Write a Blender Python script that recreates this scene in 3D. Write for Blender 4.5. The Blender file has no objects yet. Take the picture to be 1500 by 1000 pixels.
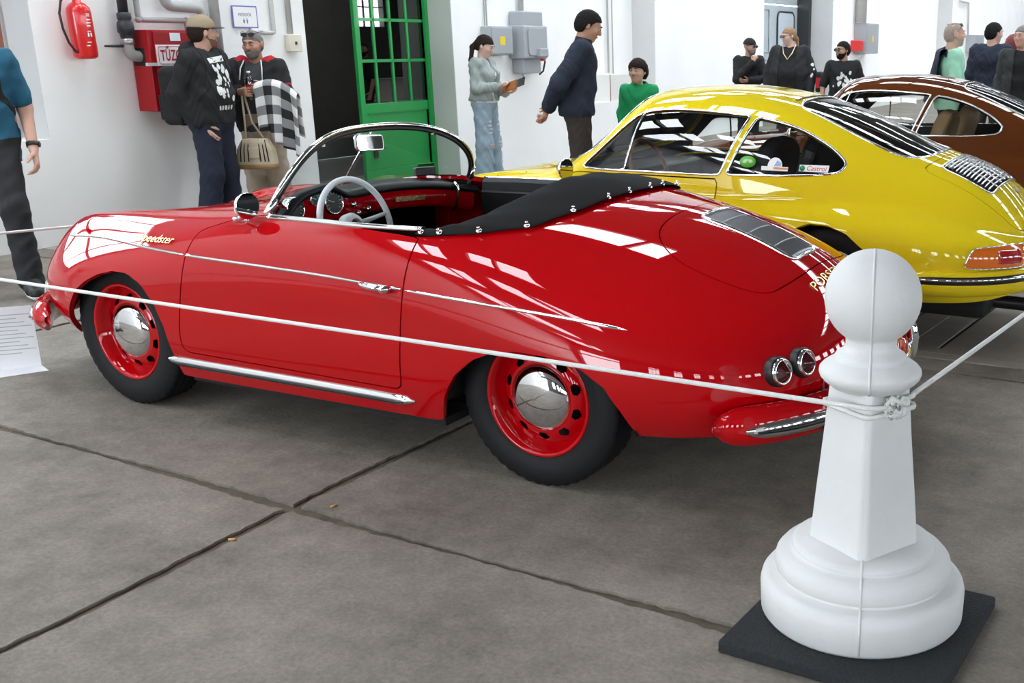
import bpy, bmesh, math, random
import numpy as np
from mathutils import Vector, Matrix, Euler, geometry
random.seed(7); np.random.seed(7)
SC = bpy.context.scene
COL = SC.collection
R = math.radians

# ---------------------------------------------------------------- camera
cam_d = bpy.data.cameras.new('camera'); cam = bpy.data.objects.new('camera', cam_d); COL.objects.link(cam)
cam.location = (-3.11, 3.63, 1.505)
YAW, PIT = R(-64.5), R(15.5)
cam.rotation_euler = (R(90) - PIT, 0, YAW - R(90))
cam_d.sensor_fit = 'HORIZONTAL'; cam_d.sensor_width = 36.0
cam_d.lens = 36.0 * 1567 / 1500
cam_d.shift_x = -(1043 - 750) / 1500; cam_d.shift_y = (500 - 500) / 1500
cam_d.clip_start = .05; cam_d.clip_end = 300
SC.camera = cam

# ---------------------------------------------------------------- world: bright overcast sky
w = bpy.data.worlds.new('sky'); SC.world = w; w.use_nodes = True
nt = w.node_tree; nt.nodes.clear()
out = nt.nodes.new('ShaderNodeOutputWorld'); bg = nt.nodes.new('ShaderNodeBackground')
bg.inputs[0].default_value = (.86, .93, 1.0, 1); bg.inputs[1].default_value = SKY = 16.5
nt.links.new(bg.outputs[0], out.inputs[0])

SC.view_settings.view_transform = 'Standard'; SC.view_settings.look = 'None'
SC.view_settings.gamma = 1.0; SC.view_settings.use_curve_mapping = False
SC.view_settings.exposure = 0.0
SC.cycles.max_bounces = 10; SC.cycles.diffuse_bounces = 5; SC.cycles.glossy_bounces = 6
SC.cycles.transmission_bounces = 8; SC.cycles.transparent_max_bounces = 12
SC.cycles.use_denoising = True
SC.cycles.sample_clamp_indirect = 6.0
SC.cycles.caustics_reflective = False; SC.cycles.caustics_refractive = False

# ---------------------------------------------------------------- helpers
MATS = {}
def mat(name, color=(.8, .8, .8), rough=.5, metal=0.0, coat=0.0, noise=None, bump=None, emit=None, spec=.5, alpha=None, trans=0.0, ior=1.45, sheen=0.0, coat_rough=.03):
    """noise = (scale, amount[, detail]) varies the colour; bump = (scale, strength, distance)"""
    if name in MATS: return MATS[name]
    m = bpy.data.materials.new(name); m.use_nodes = True
    t = m.node_tree; b = t.nodes['Principled BSDF']
    c = (*color, 1)
    b.inputs['Base Color'].default_value = c; b.inputs['Roughness'].default_value = rough
    b.inputs['Metallic'].default_value = metal; b.inputs['Coat Weight'].default_value = coat
    b.inputs['Coat Roughness'].default_value = coat_rough
    b.inputs['Specular IOR Level'].default_value = spec
    b.inputs['Transmission Weight'].default_value = trans; b.inputs['IOR'].default_value = ior
    b.inputs['Sheen Weight'].default_value = sheen
    if alpha is not None: b.inputs['Alpha'].default_value = alpha
    if emit: b.inputs['Emission Color'].default_value = (*emit[0], 1); b.inputs['Emission Strength'].default_value = emit[1]
    co = t.nodes.new('ShaderNodeTexCoord')
    if noise:
        n = t.nodes.new('ShaderNodeTexNoise'); n.inputs['Scale'].default_value = noise[0]
        n.inputs['Detail'].default_value = noise[2] if len(noise) > 2 else 5
        t.links.new(co.outputs['Object'], n.inputs['Vector'])
        mx = t.nodes.new('ShaderNodeMix'); mx.data_type = 'RGBA'
        a = noise[1]
        mx.inputs[6].default_value = (*[max(0, v * (1 - a)) for v in color], 1)
        mx.inputs[7].default_value = (*[min(1, v * (1 + a)) for v in color], 1)
        t.links.new(n.outputs['Fac'], mx.inputs[0]); t.links.new(mx.outputs[2], b.inputs['Base Color'])
    if bump:
        n2 = t.nodes.new('ShaderNodeTexNoise'); n2.inputs['Scale'].default_value = bump[0]; n2.inputs['Detail'].default_value = 6
        t.links.new(co.outputs['Object'], n2.inputs['Vector'])
        bn = t.nodes.new('ShaderNodeBump'); bn.inputs['Strength'].default_value = bump[1]; bn.inputs['Distance'].default_value = bump[2]
        t.links.new(n2.outputs['Fac'], bn.inputs['Height']); t.links.new(bn.outputs[0], b.inputs['Normal'])
    MATS[name] = m
    return m

def link(name, me, m=None, parent=None, loc=None, rot=None):
    o = bpy.data.objects.new(name, me); COL.objects.link(o)
    if m is not None and me is not None:
        for q in (m if isinstance(m, (list, tuple)) else [m]): me.materials.append(q)
    if parent is not None: o.parent = parent
    if loc is not None: o.location = loc
    if rot is not None: o.rotation_euler = rot
    return o

def empty(name, loc=(0, 0, 0), rz=0, label=None, cat=None, group=None):
    o = bpy.data.objects.new(name, None); COL.objects.link(o)
    o.empty_display_size = .1; o.location = loc; o.rotation_euler = (0, 0, rz)
    tag(o, label, cat, group)
    return o

def tag(o, label=None, cat=None, group=None, kind=None):
    if label: o['label'] = label
    if cat: o['category'] = cat
    if group: o['group'] = group
    if kind: o['kind'] = kind
    return o

def mesh(name, v, f, m=None, parent=None, smooth=False, **k):
    me = bpy.data.meshes.new(name)
    me.from_pydata([tuple(map(float, p)) for p in v], [], [tuple(map(int, q)) for q in f]); me.update()
    if smooth: me.shade_smooth()
    return link(name, me, m, parent, **k)

class MB:
    """collects simple solids into one mesh"""
    def __init__(s): s.v = []; s.f = []; s.mi = []; s.sm = []
    def add(s, v, f, mi=0, smooth=False):
        o = len(s.v); s.v += [tuple(map(float, p)) for p in v]
        s.f += [tuple(int(i) + o for i in q) for q in f]; s.mi += [mi] * len(f); s.sm += [smooth] * len(f)
        return s
    def box(s, a, b, mi=0, rot=None, at=None):
        x0, y0, z0 = a; x1, y1, z1 = b
        v = [(x0,y0,z0),(x1,y0,z0),(x1,y1,z0),(x0,y1,z0),(x0,y0,z1),(x1,y0,z1),(x1,y1,z1),(x0,y1,z1)]
        if rot is not None:
            M = rot if isinstance(rot, Matrix) else Euler(rot).to_matrix()
            v = [tuple(M @ Vector(p) + Vector(at or (0,0,0))) for p in v]
        elif at: v = [(p[0]+at[0], p[1]+at[1], p[2]+at[2]) for p in v]
        return s.add(v, [(0,3,2,1),(4,5,6,7),(0,1,5,4),(1,2,6,5),(2,3,7,6),(3,0,4,7)], mi)
    def tube(s, pts, r, n=10, mi=0, closed=False, cap=True, flat=None):
        P = [Vector(p) for p in pts]; k = len(P); rs = r if isinstance(r, (list, tuple, np.ndarray)) else [r] * k
        T = []
        for i in range(k):
            a = P[i-1] if (i > 0 or closed) else P[i]; b = P[(i+1) % k] if (i < k-1 or closed) else P[i]
            t = (b - a); T.append(t.normalized() if t.length > 1e-9 else Vector((0, 0, 1)))
        up = Vector((0, 0, 1)) if abs(T[0].z) < .9 else Vector((1, 0, 0))
        nrm = (up - T[0] * up.dot(T[0])).normalized()
        v = []; f = []
        for i in range(k):
            nrm = (nrm - T[i] * nrm.dot(T[i])).normalized(); bi = T[i].cross(nrm)
            for j in range(n):
                a = 2 * math.pi * j / n
                v.append(P[i] + (nrm * math.cos(a) + bi * math.sin(a)) * rs[i])
        m = k if closed else k - 1
        for i in range(m):
            for j in range(n):
                a = i * n + j; b = i * n + (j+1) % n; c = ((i+1) % k) * n + (j+1) % n; d = ((i+1) % k) * n + j
                f.append((a, b, c, d))
        if not closed and cap:
            f.append(tuple(range(n-1, -1, -1))); f.append(tuple((k-1)*n + j for j in range(n)))
        return s.add(v, f, mi, True)
    def lathe(s, prof, n=32, mi=0, M=None, smooth=True, cap=True):
        """prof: list of (r, h); axis = local z of M"""
        v = []; f = []
        for r_, h in prof:
            for j in range(n):
                a = 2 * math.pi * j / n; p = Vector((r_ * math.cos(a), r_ * math.sin(a), h))
                v.append(M @ p if M is not None else p)
        for i in range(len(prof) - 1):
            for j in range(n):
                f.append((i*n + j, i*n + (j+1) % n, (i+1)*n + (j+1) % n, (i+1)*n + j))
        if cap:
            f.append(tuple(range(n-1, -1, -1))); f.append(tuple((len(prof)-1)*n + j for j in range(n)))
        return s.add(v, f, mi, smooth)
    def ball(s, c, r, n=16, k=10, mi=0, M=None):
        r = r if isinstance(r, (tuple, list)) else (r, r, r)
        v = []; f = []
        for i in range(1, k):
            t = math.pi * i / k
            for j in range(n):
                a = 2*math.pi*j/n; p = Vector((r[0]*math.sin(t)*math.cos(a), r[1]*math.sin(t)*math.sin(a), r[2]*math.cos(t)))
                v.append((M @ p if M is not None else p) + Vector(c))
        top = len(v); p = Vector((0,0,r[2])); v.append((M @ p if M is not None else p) + Vector(c))
        p = Vector((0,0,-r[2])); v.append((M @ p if M is not None else p) + Vector(c))
        for i in range(k-2):
            for j in range(n): f.append((i*n+j, (i+1)*n+j, (i+1)*n+(j+1)%n, i*n+(j+1)%n))
        for j in range(n):
            f.append((top, j, (j+1) % n)); f.append((top+1, (k-2)*n+(j+1)%n, (k-2)*n+j))
        return s.add(v, f, mi, True)
    def prism(s, poly, h0, h1, M=None, mi=0):
        """polygon (x,y) extruded from h0 to h1 along local z of M"""
        n = len(poly); v = [Vector((x, y, h0)) for x, y in poly] + [Vector((x, y, h1)) for x, y in poly]
        if M is not None: v = [M @ p for p in v]
        f = [tuple(range(n-1, -1, -1)), tuple(range(n, 2*n))] + [(i, (i+1) % n, n + (i+1) % n, n + i) for i in range(n)]
        return s.add(v, f, mi)
    def build(s, name, m=None, parent=None, bevel=0, seg=2, **k):
        me = bpy.data.meshes.new(name); me.from_pydata(s.v, [], s.f)
        me.polygons.foreach_set('material_index', s.mi); me.polygons.foreach_set('use_smooth', s.sm); me.update()
        o = link(name, me, m, parent, **k)
        if bevel:
            b = o.modifiers.new('b', 'BEVEL'); b.width = bevel; b.segments = seg; b.limit_method = 'ANGLE'; b.angle_limit = R(40)
        return o

def rrect(w, h, r, n=5, cx=0, cy=0):
    p = []
    for (sx, sy, a0) in ((1, 1, 0), (-1, 1, 90), (-1, -1, 180), (1, -1, 270)):
        for i in range(n + 1):
            a = R(a0 + 90 * i / n); p.append((cx + sx*(w/2 - r) + r*math.cos(a), cy + sy*(h/2 - r) + r*math.sin(a)))
    return p

def copy_tree(o, parent=None):
    c = o.copy(); COL.objects.link(c); c.parent = parent
    for ch in o.children: copy_tree(ch, c)
    return c

def text(name, s, size, M, m, parent=None, extrude=.0006, font_shear=0.0, sx=1.0, align='LEFT', bold=0.0):
    cu = bpy.data.curves.new(name, 'FONT'); cu.body = s; cu.size = size; cu.extrude = extrude; cu.shear = font_shear
    cu.align_x = align; cu.align_y = 'CENTER'; cu.space_character = 1.0 + bold * 4; cu.offset = bold * size
    o = bpy.data.objects.new(name, cu)
    COL.objects.link(o)
    dg = bpy.context.evaluated_depsgraph_get()
    me = bpy.data.meshes.new_from_object(o.evaluated_get(dg))
    bpy.data.objects.remove(o); bpy.data.curves.remove(cu)
    me.materials.clear()
    me.transform(M @ Matrix.Diagonal((sx, 1, 1, 1)))
    return link(name, me, m, parent)

def frame(o, x, y):
    """matrix with origin o, local x along x, local y along y, z = x cross y"""
    x = Vector(x).normalized(); y = Vector(y); y = (y - x * y.dot(x)).normalized(); z = x.cross(y)
    return Matrix(((x.x, y.x, z.x, o[0]), (x.y, y.y, z.y, o[1]), (x.z, y.z, z.z, o[2]), (0, 0, 0, 1)))
# ---------------------------------------------------------------- wheels
def glass_mat(name, tint=(.9, .95, .93), gloss=.06, rough=.0):
    if name in MATS: return MATS[name]
    m = bpy.data.materials.new(name); m.use_nodes = True; t = m.node_tree; t.nodes.clear()
    o = t.nodes.new('ShaderNodeOutputMaterial'); mx = t.nodes.new('ShaderNodeMixShader')
    tr = t.nodes.new('ShaderNodeBsdfTransparent'); gl = t.nodes.new('ShaderNodeBsdfGlossy'); fr = t.nodes.new('ShaderNodeFresnel')
    tr.inputs[0].default_value = (*tint, 1); gl.inputs['Roughness'].default_value = rough; fr.inputs['IOR'].default_value = 1.5
    ad = t.nodes.new('ShaderNodeMath'); ad.operation = 'ADD'; ad.inputs[1].default_value = gloss; ad.use_clamp = True
    t.links.new(fr.outputs[0], ad.inputs[0]); t.links.new(ad.outputs[0], mx.inputs[0])
    t.links.new(tr.outputs[0], mx.inputs[1]); t.links.new(gl.outputs[0], mx.inputs[2]); t.links.new(mx.outputs[0], o.inputs[0])
    MATS[name] = m; return m

CHROME = mat('chrome', (.86, .86, .87), .06, metal=1.0)
ALU = mat('polished aluminium', (.78, .78, .78), .18, metal=1.0)
STEEL = mat('dull steel', (.45, .45, .45), .35, metal=1.0)
RUBBER = mat('tyre rubber', (.010, .010, .011), .62, spec=.25, noise=(60, .3), bump=(180, .25, .002))
BLACK = mat('black plastic', (.012, .012, .013), .4)
BLACKV = mat('black vinyl', (.006, .006, .007), .42, spec=.3, bump=(400, .15, .001))
CARPET = mat('black carpet', (.008, .008, .008), .95, spec=.1, bump=(300, .8, .004))
DARK = mat('dark underside', (.012, .012, .012), .9)
GLASS = glass_mat('clear glass')

def tyre_mesh(r, w, rim, n=144, rr=.0):
    """lathe around local y; outward face at +y"""
    hw = w / 2
    prof = [(rim - .004, -hw*.80), (rim + .004, -hw*.92), (rim + (r-rim)*.45, -hw), (r - .035, -hw*.97), (r - .012, -hw*.86), (r, -hw*.74)]
    tread = []
    for i, y in enumerate(np.linspace(-.72, .72, 13)):
        tread.append((r - (.006 if i % 3 == 1 else 0), y * hw))
    prof = prof + tread + [(p[0], -p[1]) for p in prof[::-1]]
    P = np.array(prof); k = len(P); v = []; f = []
    for j in range(n):
        a = 2*math.pi*j/n
        for i in range(k):
            q = P[i, 0]
            if abs(P[i, 1]) > hw*.5 and q > r - .03 and j % 3 == 0: q -= .0045
            v.append((q*math.cos(a), P[i, 1], q*math.sin(a)))
    for j in range(n):
        for i in range(k - 1):
            a, b = j*k + i, ((j+1) % n)*k + i
            f.append((a, b, b+1, a+1))
    return v, f

def wheel(parent, loc, paint, r=.322, rim=.210, w=.165, slots=10, cap_r=.118, rz=0.0, out=1, kind='steel'):
    """outer face towards local +y * out"""
    o = MB()
    n = 80
    Rm = Matrix.Rotation(R(-90), 4, 'X')       # local z -> +y
    rw = w * .42
    if kind == 'steel':
        prof = [(rim - .012, -rw), (rim + .002, -rw*.95), (rim - .012, -rw*.7), (rim - .035, 0.0), (rim - .020, rw*.55), (rim - .014, rw*.80),
                (rim - .004, rw*.92), (rim + .001, rw*1.0), (rim - .004, rw*1.08), (rim - .014, rw*1.02), (rim - .020, rw*.72), (rim - .034, rw*.42), (rim - .040, rw*.25)]
        o.lathe(prof, n, M=Rm, cap=False)
        # disc with slots
        r0, r1 = cap_r - .015, rim - .040; h0, h1 = rw*.62, rw*.25
        rows = 17; per = 24; cols = slots * per; vv = []
        for i in range(rows):
            t = i / (rows - 1); rr_ = r0 + (r1 - r0) * t; h = h0 + (h1 - h0) * t**1.3 + .010 * math.sin(math.pi * t)
            for j in range(cols):
                a = 2*math.pi*j/cols; vv.append(Rm @ Vector((rr_*math.cos(a), rr_*math.sin(a), h)))
        ff = []
        for i in range(rows - 1):
            for j in range(cols):
                if ((j % per + .5 - per/2) / 5.6)**2 + ((i + .5 - 9.2) / 3.6)**2 < 1: continue
                ff.append((i*cols + j, i*cols + (j+1) % cols, (i+1)*cols + (j+1) % cols, (i+1)*cols + j))
        o.add(vv, ff, 0, True)
    else:
        prof = [(rim - .012, -rw), (rim, -rw*.95), (rim - .03, 0), (rim - .018, rw*.8), (rim, rw), (rim - .006, rw*1.05), (rim - .022, rw*.7), (rim - .035, rw*.3), (.07, rw*.55), (.05, rw*.6), (.001, rw*.6)]
        o.lathe(prof, n, M=Rm, cap=False)
    rim_o = o.build('wheel', paint, parent)
    b = MB(); b.lathe([(rim - .03, -rw*.5), (.001, -rw*.5)], 40, M=Rm, cap=False); b.build('brake_drum', DARK, rim_o)
    v, f = tyre_mesh(r, w, rim)
    mesh('tyre', v, f, RUBBER, rim_o, smooth=True)
    c = MB()
    pr_ = [(cap_r + .001, rw*.55)]
    for i in range(11):
        a = math.pi/2 * i / 10; pr_.append((max(.0005, cap_r * math.cos(a)**.9), rw*.60 + .045 * math.sin(a)))
    c.lathe(pr_, 48, M=Rm, cap=False); c.build('hub_cap', CHROME, rim_o)
    rim_o.location = loc; rim_o.rotation_euler = (0, 0, rz + (0 if out > 0 else math.pi))
    return rim_o
# ---------------------------------------------------------------- materials of the hall
def plaster(name, color, wear=.06, scale=1.2):
    if name in MATS: return MATS[name]
    m = bpy.data.materials.new(name); m.use_nodes = True; t = m.node_tree; b = t.nodes['Principled BSDF']; b.inputs['Roughness'].default_value = .75
    co = t.nodes.new('ShaderNodeTexCoord'); n = t.nodes.new('ShaderNodeTexNoise'); n.inputs['Scale'].default_value = scale; n.inputs['Detail'].default_value = 8
    n2 = t.nodes.new('ShaderNodeTexNoise'); n2.inputs['Scale'].default_value = 14; n2.inputs['Detail'].default_value = 8
    t.links.new(co.outputs['Object'], n.inputs[0]); t.links.new(co.outputs['Object'], n2.inputs[0])
    r = t.nodes.new('ShaderNodeValToRGB'); r.color_ramp.elements[0].position = .35; r.color_ramp.elements[1].position = .62
    r.color_ramp.elements[0].color = (*[c * (1 - wear) for c in color], 1); r.color_ramp.elements[1].color = (*color, 1)
    t.links.new(n.outputs['Fac'], r.inputs[0]); t.links.new(r.outputs[0], b.inputs['Base Color'])
    bp = t.nodes.new('ShaderNodeBump'); bp.inputs['Strength'].default_value = .12; bp.inputs['Distance'].default_value = .01
    t.links.new(n2.outputs['Fac'], bp.inputs['Height']); t.links.new(bp.outputs[0], b.inputs['Normal'])
    MATS[name] = m; return m

def concrete(name, c0, c1, c2, scale=1.0):
    m = bpy.data.materials.new(name); m.use_nodes = True; t = m.node_tree; b = t.nodes['Principled BSDF']
    L = t.links.new; co = t.nodes.new('ShaderNodeTexCoord')
    def noise(s, d=8, r=.6):
        n = t.nodes.new('ShaderNodeTexNoise'); n.inputs['Scale'].default_value = s; n.inputs['Detail'].default_value = d; n.inputs['Roughness'].default_value = r
        L(co.outputs['Object'], n.inputs[0]); return n
    big, mid, fine, pits = noise(1.3 * scale), noise(9 * scale, 10, .7), noise(70 * scale, 5, .7), noise(28 * scale, 2)
    r = t.nodes.new('ShaderNodeValToRGB'); e = r.color_ramp.elements; e[0].position = .38; e[0].color = (*c0, 1); e[1].position = .62; e[1].color = (*c2, 1)
    x = r.color_ramp.elements.new(.5); x.color = (*c1, 1)
    ad = t.nodes.new('ShaderNodeMix'); ad.inputs[0].default_value = .45; L(big.outputs['Fac'], ad.inputs[2]); L(mid.outputs['Fac'], ad.inputs[3]); L(ad.outputs[0], r.inputs[0])
    mx = t.nodes.new('ShaderNodeMix'); mx.data_type = 'RGBA'; mx.blend_type = 'OVERLAY'; mx.inputs[0].default_value = .55
    L(r.outputs[0], mx.inputs[6]); L(fine.outputs['Fac'], mx.inputs[7])
    hs = t.nodes.new('ShaderNodeHueSaturation'); hs.inputs['Saturation'].default_value = 1.0; L(mx.outputs[2], hs.inputs['Color'])
    # pale scuffs
    sc = t.nodes.new('ShaderNodeValToRGB'); sc.color_ramp.elements[0].position = .70; sc.color_ramp.elements[1].position = .74
    wv = noise(9 * scale, 10, .75); L(wv.outputs['Fac'], sc.inputs[0])
    m2 = t.nodes.new('ShaderNodeMix'); m2.data_type = 'RGBA'; L(sc.outputs[0], m2.inputs[0]); L(hs.outputs[0], m2.inputs[6]); m2.inputs[7].default_value = (*[min(1, v * 1.9) for v in c2], 1)
    L(m2.outputs[2], b.inputs['Base Color'])
    rr = t.nodes.new('ShaderNodeMapRange'); rr.inputs[3].default_value = .70; rr.inputs[4].default_value = .92; L(mid.outputs['Fac'], rr.inputs[0]); L(rr.outputs[0], b.inputs['Roughness'])
    hh = t.nodes.new('ShaderNodeMath'); hh.operation = 'MULTIPLY_ADD'; hh.inputs[1].default_value = .5; L(fine.outputs['Fac'], hh.inputs[0]); L(pits.outputs['Fac'], hh.inputs[2])
    bp = t.nodes.new('ShaderNodeBump'); bp.inputs['Strength'].default_value = .35; bp.inputs['Distance'].default_value = .006; L(hh.outputs[0], bp.inputs['Height']); L(bp.outputs[0], b.inputs['Normal'])
    MATS[name] = m; return m

WALL = plaster('white limewash', (.91, .91, .90), .04)
OLDW = plaster('old grey wall', (.15, .145, .135), .25)
REVEAL = plaster('grey-green plaster', (.50, .53, .49), .10)
NICHE = plaster('grey plaster', (.62, .62, .61), .08)
FLOORM = concrete('worn concrete', (.128, .111, .091), (.198, .172, .142), (.258, .224, .185))
DIRT = mat('joint dirt', (.115, .092, .066), .9, noise=(14, .5), bump=(40, .7, .01))
PLANK = mat('weathered plank', (.31, .275, .235), .8, noise=(5, .35, 8), bump=(30, .4, .004))
CEIL = mat('grey roof boards', (.13, .125, .12), .8)
IRON = mat('dark iron', (.05, .05, .05), .5, metal=.4)

def structure(o): o['kind'] = 'structure'; return o

# floor: dirt bed with concrete slabs on it
b = MB(); b.box((-22, -46, -.20), (6.2, 14, -.012)); floor = structure(b.build('floor', DIRT))
def wob(p, q, n, amp, seed):
    rg = random.Random(seed); out = []
    for i in range(n):
        t = i / n; d = amp * (rg.random() - .5) + amp * .8 * math.sin(t * 9 + seed)
        dx, dy = q[0] - p[0], q[1] - p[1]; L_ = math.hypot(dx, dy)
        if i == 0: d = 0
        out.append((p[0] + dx * t - dy / L_ * d, p[1] + dy * t + dx / L_ * d))
    return out
YJ = lambda x, k: 1.235 - .043 * (x + .4) + k * 2.55        # joints along the cars, slightly askew
xj = [-9.4, -6.4, -3.4, -.4, 2.65, 6.2]
si = 0
for k, (y0, y1) in enumerate(((5, 9), (2.5, 5), (0, 2.5), (-2.5, 0), ) ):
    pass
rows = [(-1.27, None, None), ]
for i in range(len(xj) - 1):
    x0, x1 = xj[i] + .019, xj[i+1] - .019
    for r_ in range(4):
        def yl(x, r=r_): return [-1.25, YJ(x, 0), YJ(x, 1), YJ(x, 2)][r] + .020
        def yh(x, r=r_): return [YJ(x, 0), YJ(x, 1), YJ(x, 2), 14.0][r] - .020
        P = [(x0, yl(x0)), (x1, yl(x1)), (x1, yh(x1)), (x0, yh(x0))]
        pts = []
        for a in range(4):
            p, q = P[a], P[(a+1) % 4]; pts += wob(p, q, max(4, int(math.hypot(q[0]-p[0], q[1]-p[1]) / .03)), .011, si * 4 + a)
        si += 1
        b = MB(); b.prism(pts, -.05, 0.0); b.build('floor_slab', FLOORM, floor)
# strip between the slabs and the timber edge, the boarded pit, and the far floor
b = MB(); b.box((-9.4, -1.455, -.05), (6.2, -1.262, -.001)); b.build('kerb_strip', FLOORM, floor)
for y0, y1 in ((-1.545, -1.460), (-1.640, -1.550)):
    b = MB(); b.box((-6.0, y0, -.06), (6.0, y1, .004)); b.build('timber_edge', PLANK, floor)
b = MB(); b.box((-6, -2.96, -.0125), (6, -1.63, -.0105)); b.build('pit_shade_sheet', mat('painted pit shade', (.012, .011, .010), .95), floor)  # near-black sheet paints the shade in the gaps between the boards
pm = []
for i in range(4):
    b = MB(); rg = random.Random(i); b.box((-.0750, -2.90, -.05), (.0750, -1.645, .002 * rg.random())); pm.append(b)
bm_ = [None] * 4
for i in range(66):
    x = -5.2 + i * .1595; k = (i * 7) % 4
    if bm_[k] is None: o = pm[k].build('floor_board', PLANK, floor); bm_[k] = o.data
    else: o = link('floor_board', bm_[k], None, floor)
    o.location = (x + .166, 0, .001 * ((i * 5) % 4)); o.rotation_euler = (0, 0, .0025 * (((i * 13) % 5) - 2) - .073)
b = MB(); b.box((-9.4, -46, -.05), (6.2, -2.99, -.001)); b.build('floor_slab', FLOORM, floor)
for x0, x1 in ((-22, -9.42),):
    b = MB(); b.box((x0, -46, -.05), (x1, 14, -.001)); b.build('floor_slab', FLOORM, floor)

# front wall (the cars' noses point at it), built between its openings
HW = 6.6; XW = 5.0
OPEN = [(1.3, -1.66, .81, 4.3, .40, 'n'), (-4.32, -6.52, 0, 4.3, .40, 'd'), (-9.0, -11.35, .715, 4.3, .40, 'n'), (-15.63, -19.5, 0, 4.3, .80, 'd'), (-23.3, -30.5, .72, 4.3, .45, 'n')]
b = MB(); ycur = 14.0
for (ya, yb, z0, z1, d, k) in OPEN:
    b.box((XW, ya, 0), (XW + (.60 if ya > 0 else 1.0), ycur, HW))
    b.box((XW, yb, z1), (XW + 1.0, ya, HW))
    if z0: b.box((XW, yb, 0), (XW + 1.0, ya, z0))
    ycur = yb
b.box((XW, -46, 0), (XW + 1.0, ycur, HW))
wall = structure(b.build('wall_front', WALL))
for (ya, yb, z0, z1, d, k) in OPEN:
    if k == 'n' and ya < 0:
        b = MB(); b.box((XW + d, yb - .02, z0 - .02), (XW + d + .05, ya + .02, z1 + .02)); b.build('niche_back', WALL if ya < 0 else NICHE, wall)
    c = REVEAL if k == 'd' and ya > -10 else NICHE
    b = MB(); b.box((XW + .004, yb, z0 + .003), (XW + 1.0, yb + .004, z1)); b.build('reveal_plaster', c, wall)
# blue-grey window frame in the first niche
BGP = mat('blue grey paint', (.35, .40, .44), .5)
w1 = empty('window_80', (5.38, -.18, 0)); w1['kind'] = 'structure'
b = MB(); b.box((-.02, -1.46, .82), (.02, -1.12, 4.3)); b.build('window_frame', BGP, w1)
b = MB(); b.box((-.02, 1.30, .82), (.02, 1.48, 4.3)); b.build('window_frame', BGP, w1)
for z in (1.15, 2.0, 2.85): b = MB(); b.box((-.02, -1.12, z), (.02, 1.30, z + .07)); b.build('glazing_bar', BGP, w1)
for z0, z1 in ((.82, 1.15), (2.92, 4.3)): b = MB(); b.box((-.02, -1.12, z0), (.02, 1.30, z1)); b.build('window_panel', BGP, w1)
for y in (-.5, .1, .7): b = MB(); b.box((-.02, y - .03, 1.15), (.02, y + .03, 2.92)); b.build('glazing_bar', BGP, w1)
for ya_, yb_ in ((-1.12, -.53), (-.47, .07), (.13, .67), (.73, 1.30)):
    for za_, zb_ in ((1.22, 2.0), (2.07, 2.85)): b = MB(); b.box((-.003, ya_, za_), (.003, yb_, zb_)); b.build('pane', GLASS, w1)
b = MB(); b.box((5.30, -1.62, .82), (5.37, -1.56, 4.25)); b.build('niche_frame', mat('red brown paint', (.33, .12, .07), .5), wall)
# white strip beside the far niche, baseboard shade, recess panel lines
b = MB(); b.box((4.97, -30.62, 0), (5.0, -30.5, HW)); b.build('corner_strip', WALL, wall)

# corridor behind the first opening (left leaf open), with pipe and inner door
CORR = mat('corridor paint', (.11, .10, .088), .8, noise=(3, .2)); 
b = MB(); b.box((5.98, -6.5, 0), (6.0, -4.3, 4.3)); corr_b = MB()
corr_b.box((8.0, -8.5, 0), (8.1, -3.6, 4.3)); corr_b.box((6.0, -3.7, 0), (8.1, -3.6, 4.3)); corr_b.box((6.0, -8.6, 0), (8.1, -8.5, 4.3)); corr_b.box((5.9, -8.6, 4.3), (8.1, -6.3, 4.4)); corr_b.box((5.9, -5.3, 4.3), (8.1, -3.6, 4.4)); corr_b.box((5.9, -6.3, 4.3), (6.9, -5.3, 4.4)); corr_b.box((5.9, -8.6, -.1), (8.1, -3.6, -.012))
structure(corr_b.build('wall_corridor', CORR))  # its ceiling has an added gap that lets the sky in
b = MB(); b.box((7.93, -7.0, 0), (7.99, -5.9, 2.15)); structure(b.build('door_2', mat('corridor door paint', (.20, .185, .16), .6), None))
GREYP = mat('grey pipe paint', (.23, .24, .25), .45)
b = MB(); b.tube([(5.55, -4.47, 0), (5.55, -4.47, 4.2)], .055, 14); b.lathe([(.075, 1.42), (.075, 1.58)], 14, M=Matrix.Translation((5.55, -4.47, 0))); o = b.build('corridor_pipe', GREYP); tag(o, 'grey vertical pipe just inside the dark doorway', 'pipe')

# green half-glazed door leaf, closed in the right half of the opening
GREEN = mat('green door paint', (.020, .33, .075), .4, noise=(2, .12), coat=.2)
dr = empty('door_1', (5.385, -6.46, 0)); dr['kind'] = 'structure'
def dbox(nm, y0, y1, z0, z1, x0=-.022, x1=.022, m=GREEN, p=None): b = MB(); b.box((x0, y0, z0), (x1, y1, z1)); return b.build(nm, m, p or dr, bevel=.004)
DW = 1.19; ZT = 2.75
dbox('door_stile', -.06, 0.0, .03, ZT + .1); dbox('door_stile', DW - .17, DW - .10, .03, ZT + .1)
cols = [.05, .255, .31, .525, .58, .79, .845, 1.03]       # pane edges from the hinge side
y0_, y1_ = 0.0, 1.03
dbox('door_rail', y0_, y1_, .03, .17); dbox('door_rail', y0_, y1_, .78, .885); dbox('door_rail', y0_, y1_, ZT, ZT + .1)
pn = dbox('door_panel', y0_ + .02, y1_ - .02, .17, .79, -.008, .008); dbox('door_moulding', y0_ + .05, y1_ - .05, .765, .78, -.016, -.008)
zr = [.885, 1.335, 1.765, 2.20, 2.75]
for i in range(1, 4): dbox('glazing_bar', y0_, y1_, zr[i] - .016, zr[i] + .016, -.018, .018)
for c in (.27, .54, .805): dbox('glazing_bar', c - .016, c + .016, .885, ZT, -.018, .018)
ce = [y0_, .254, .286, .524, .556, .789, .821, y1_]
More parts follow.
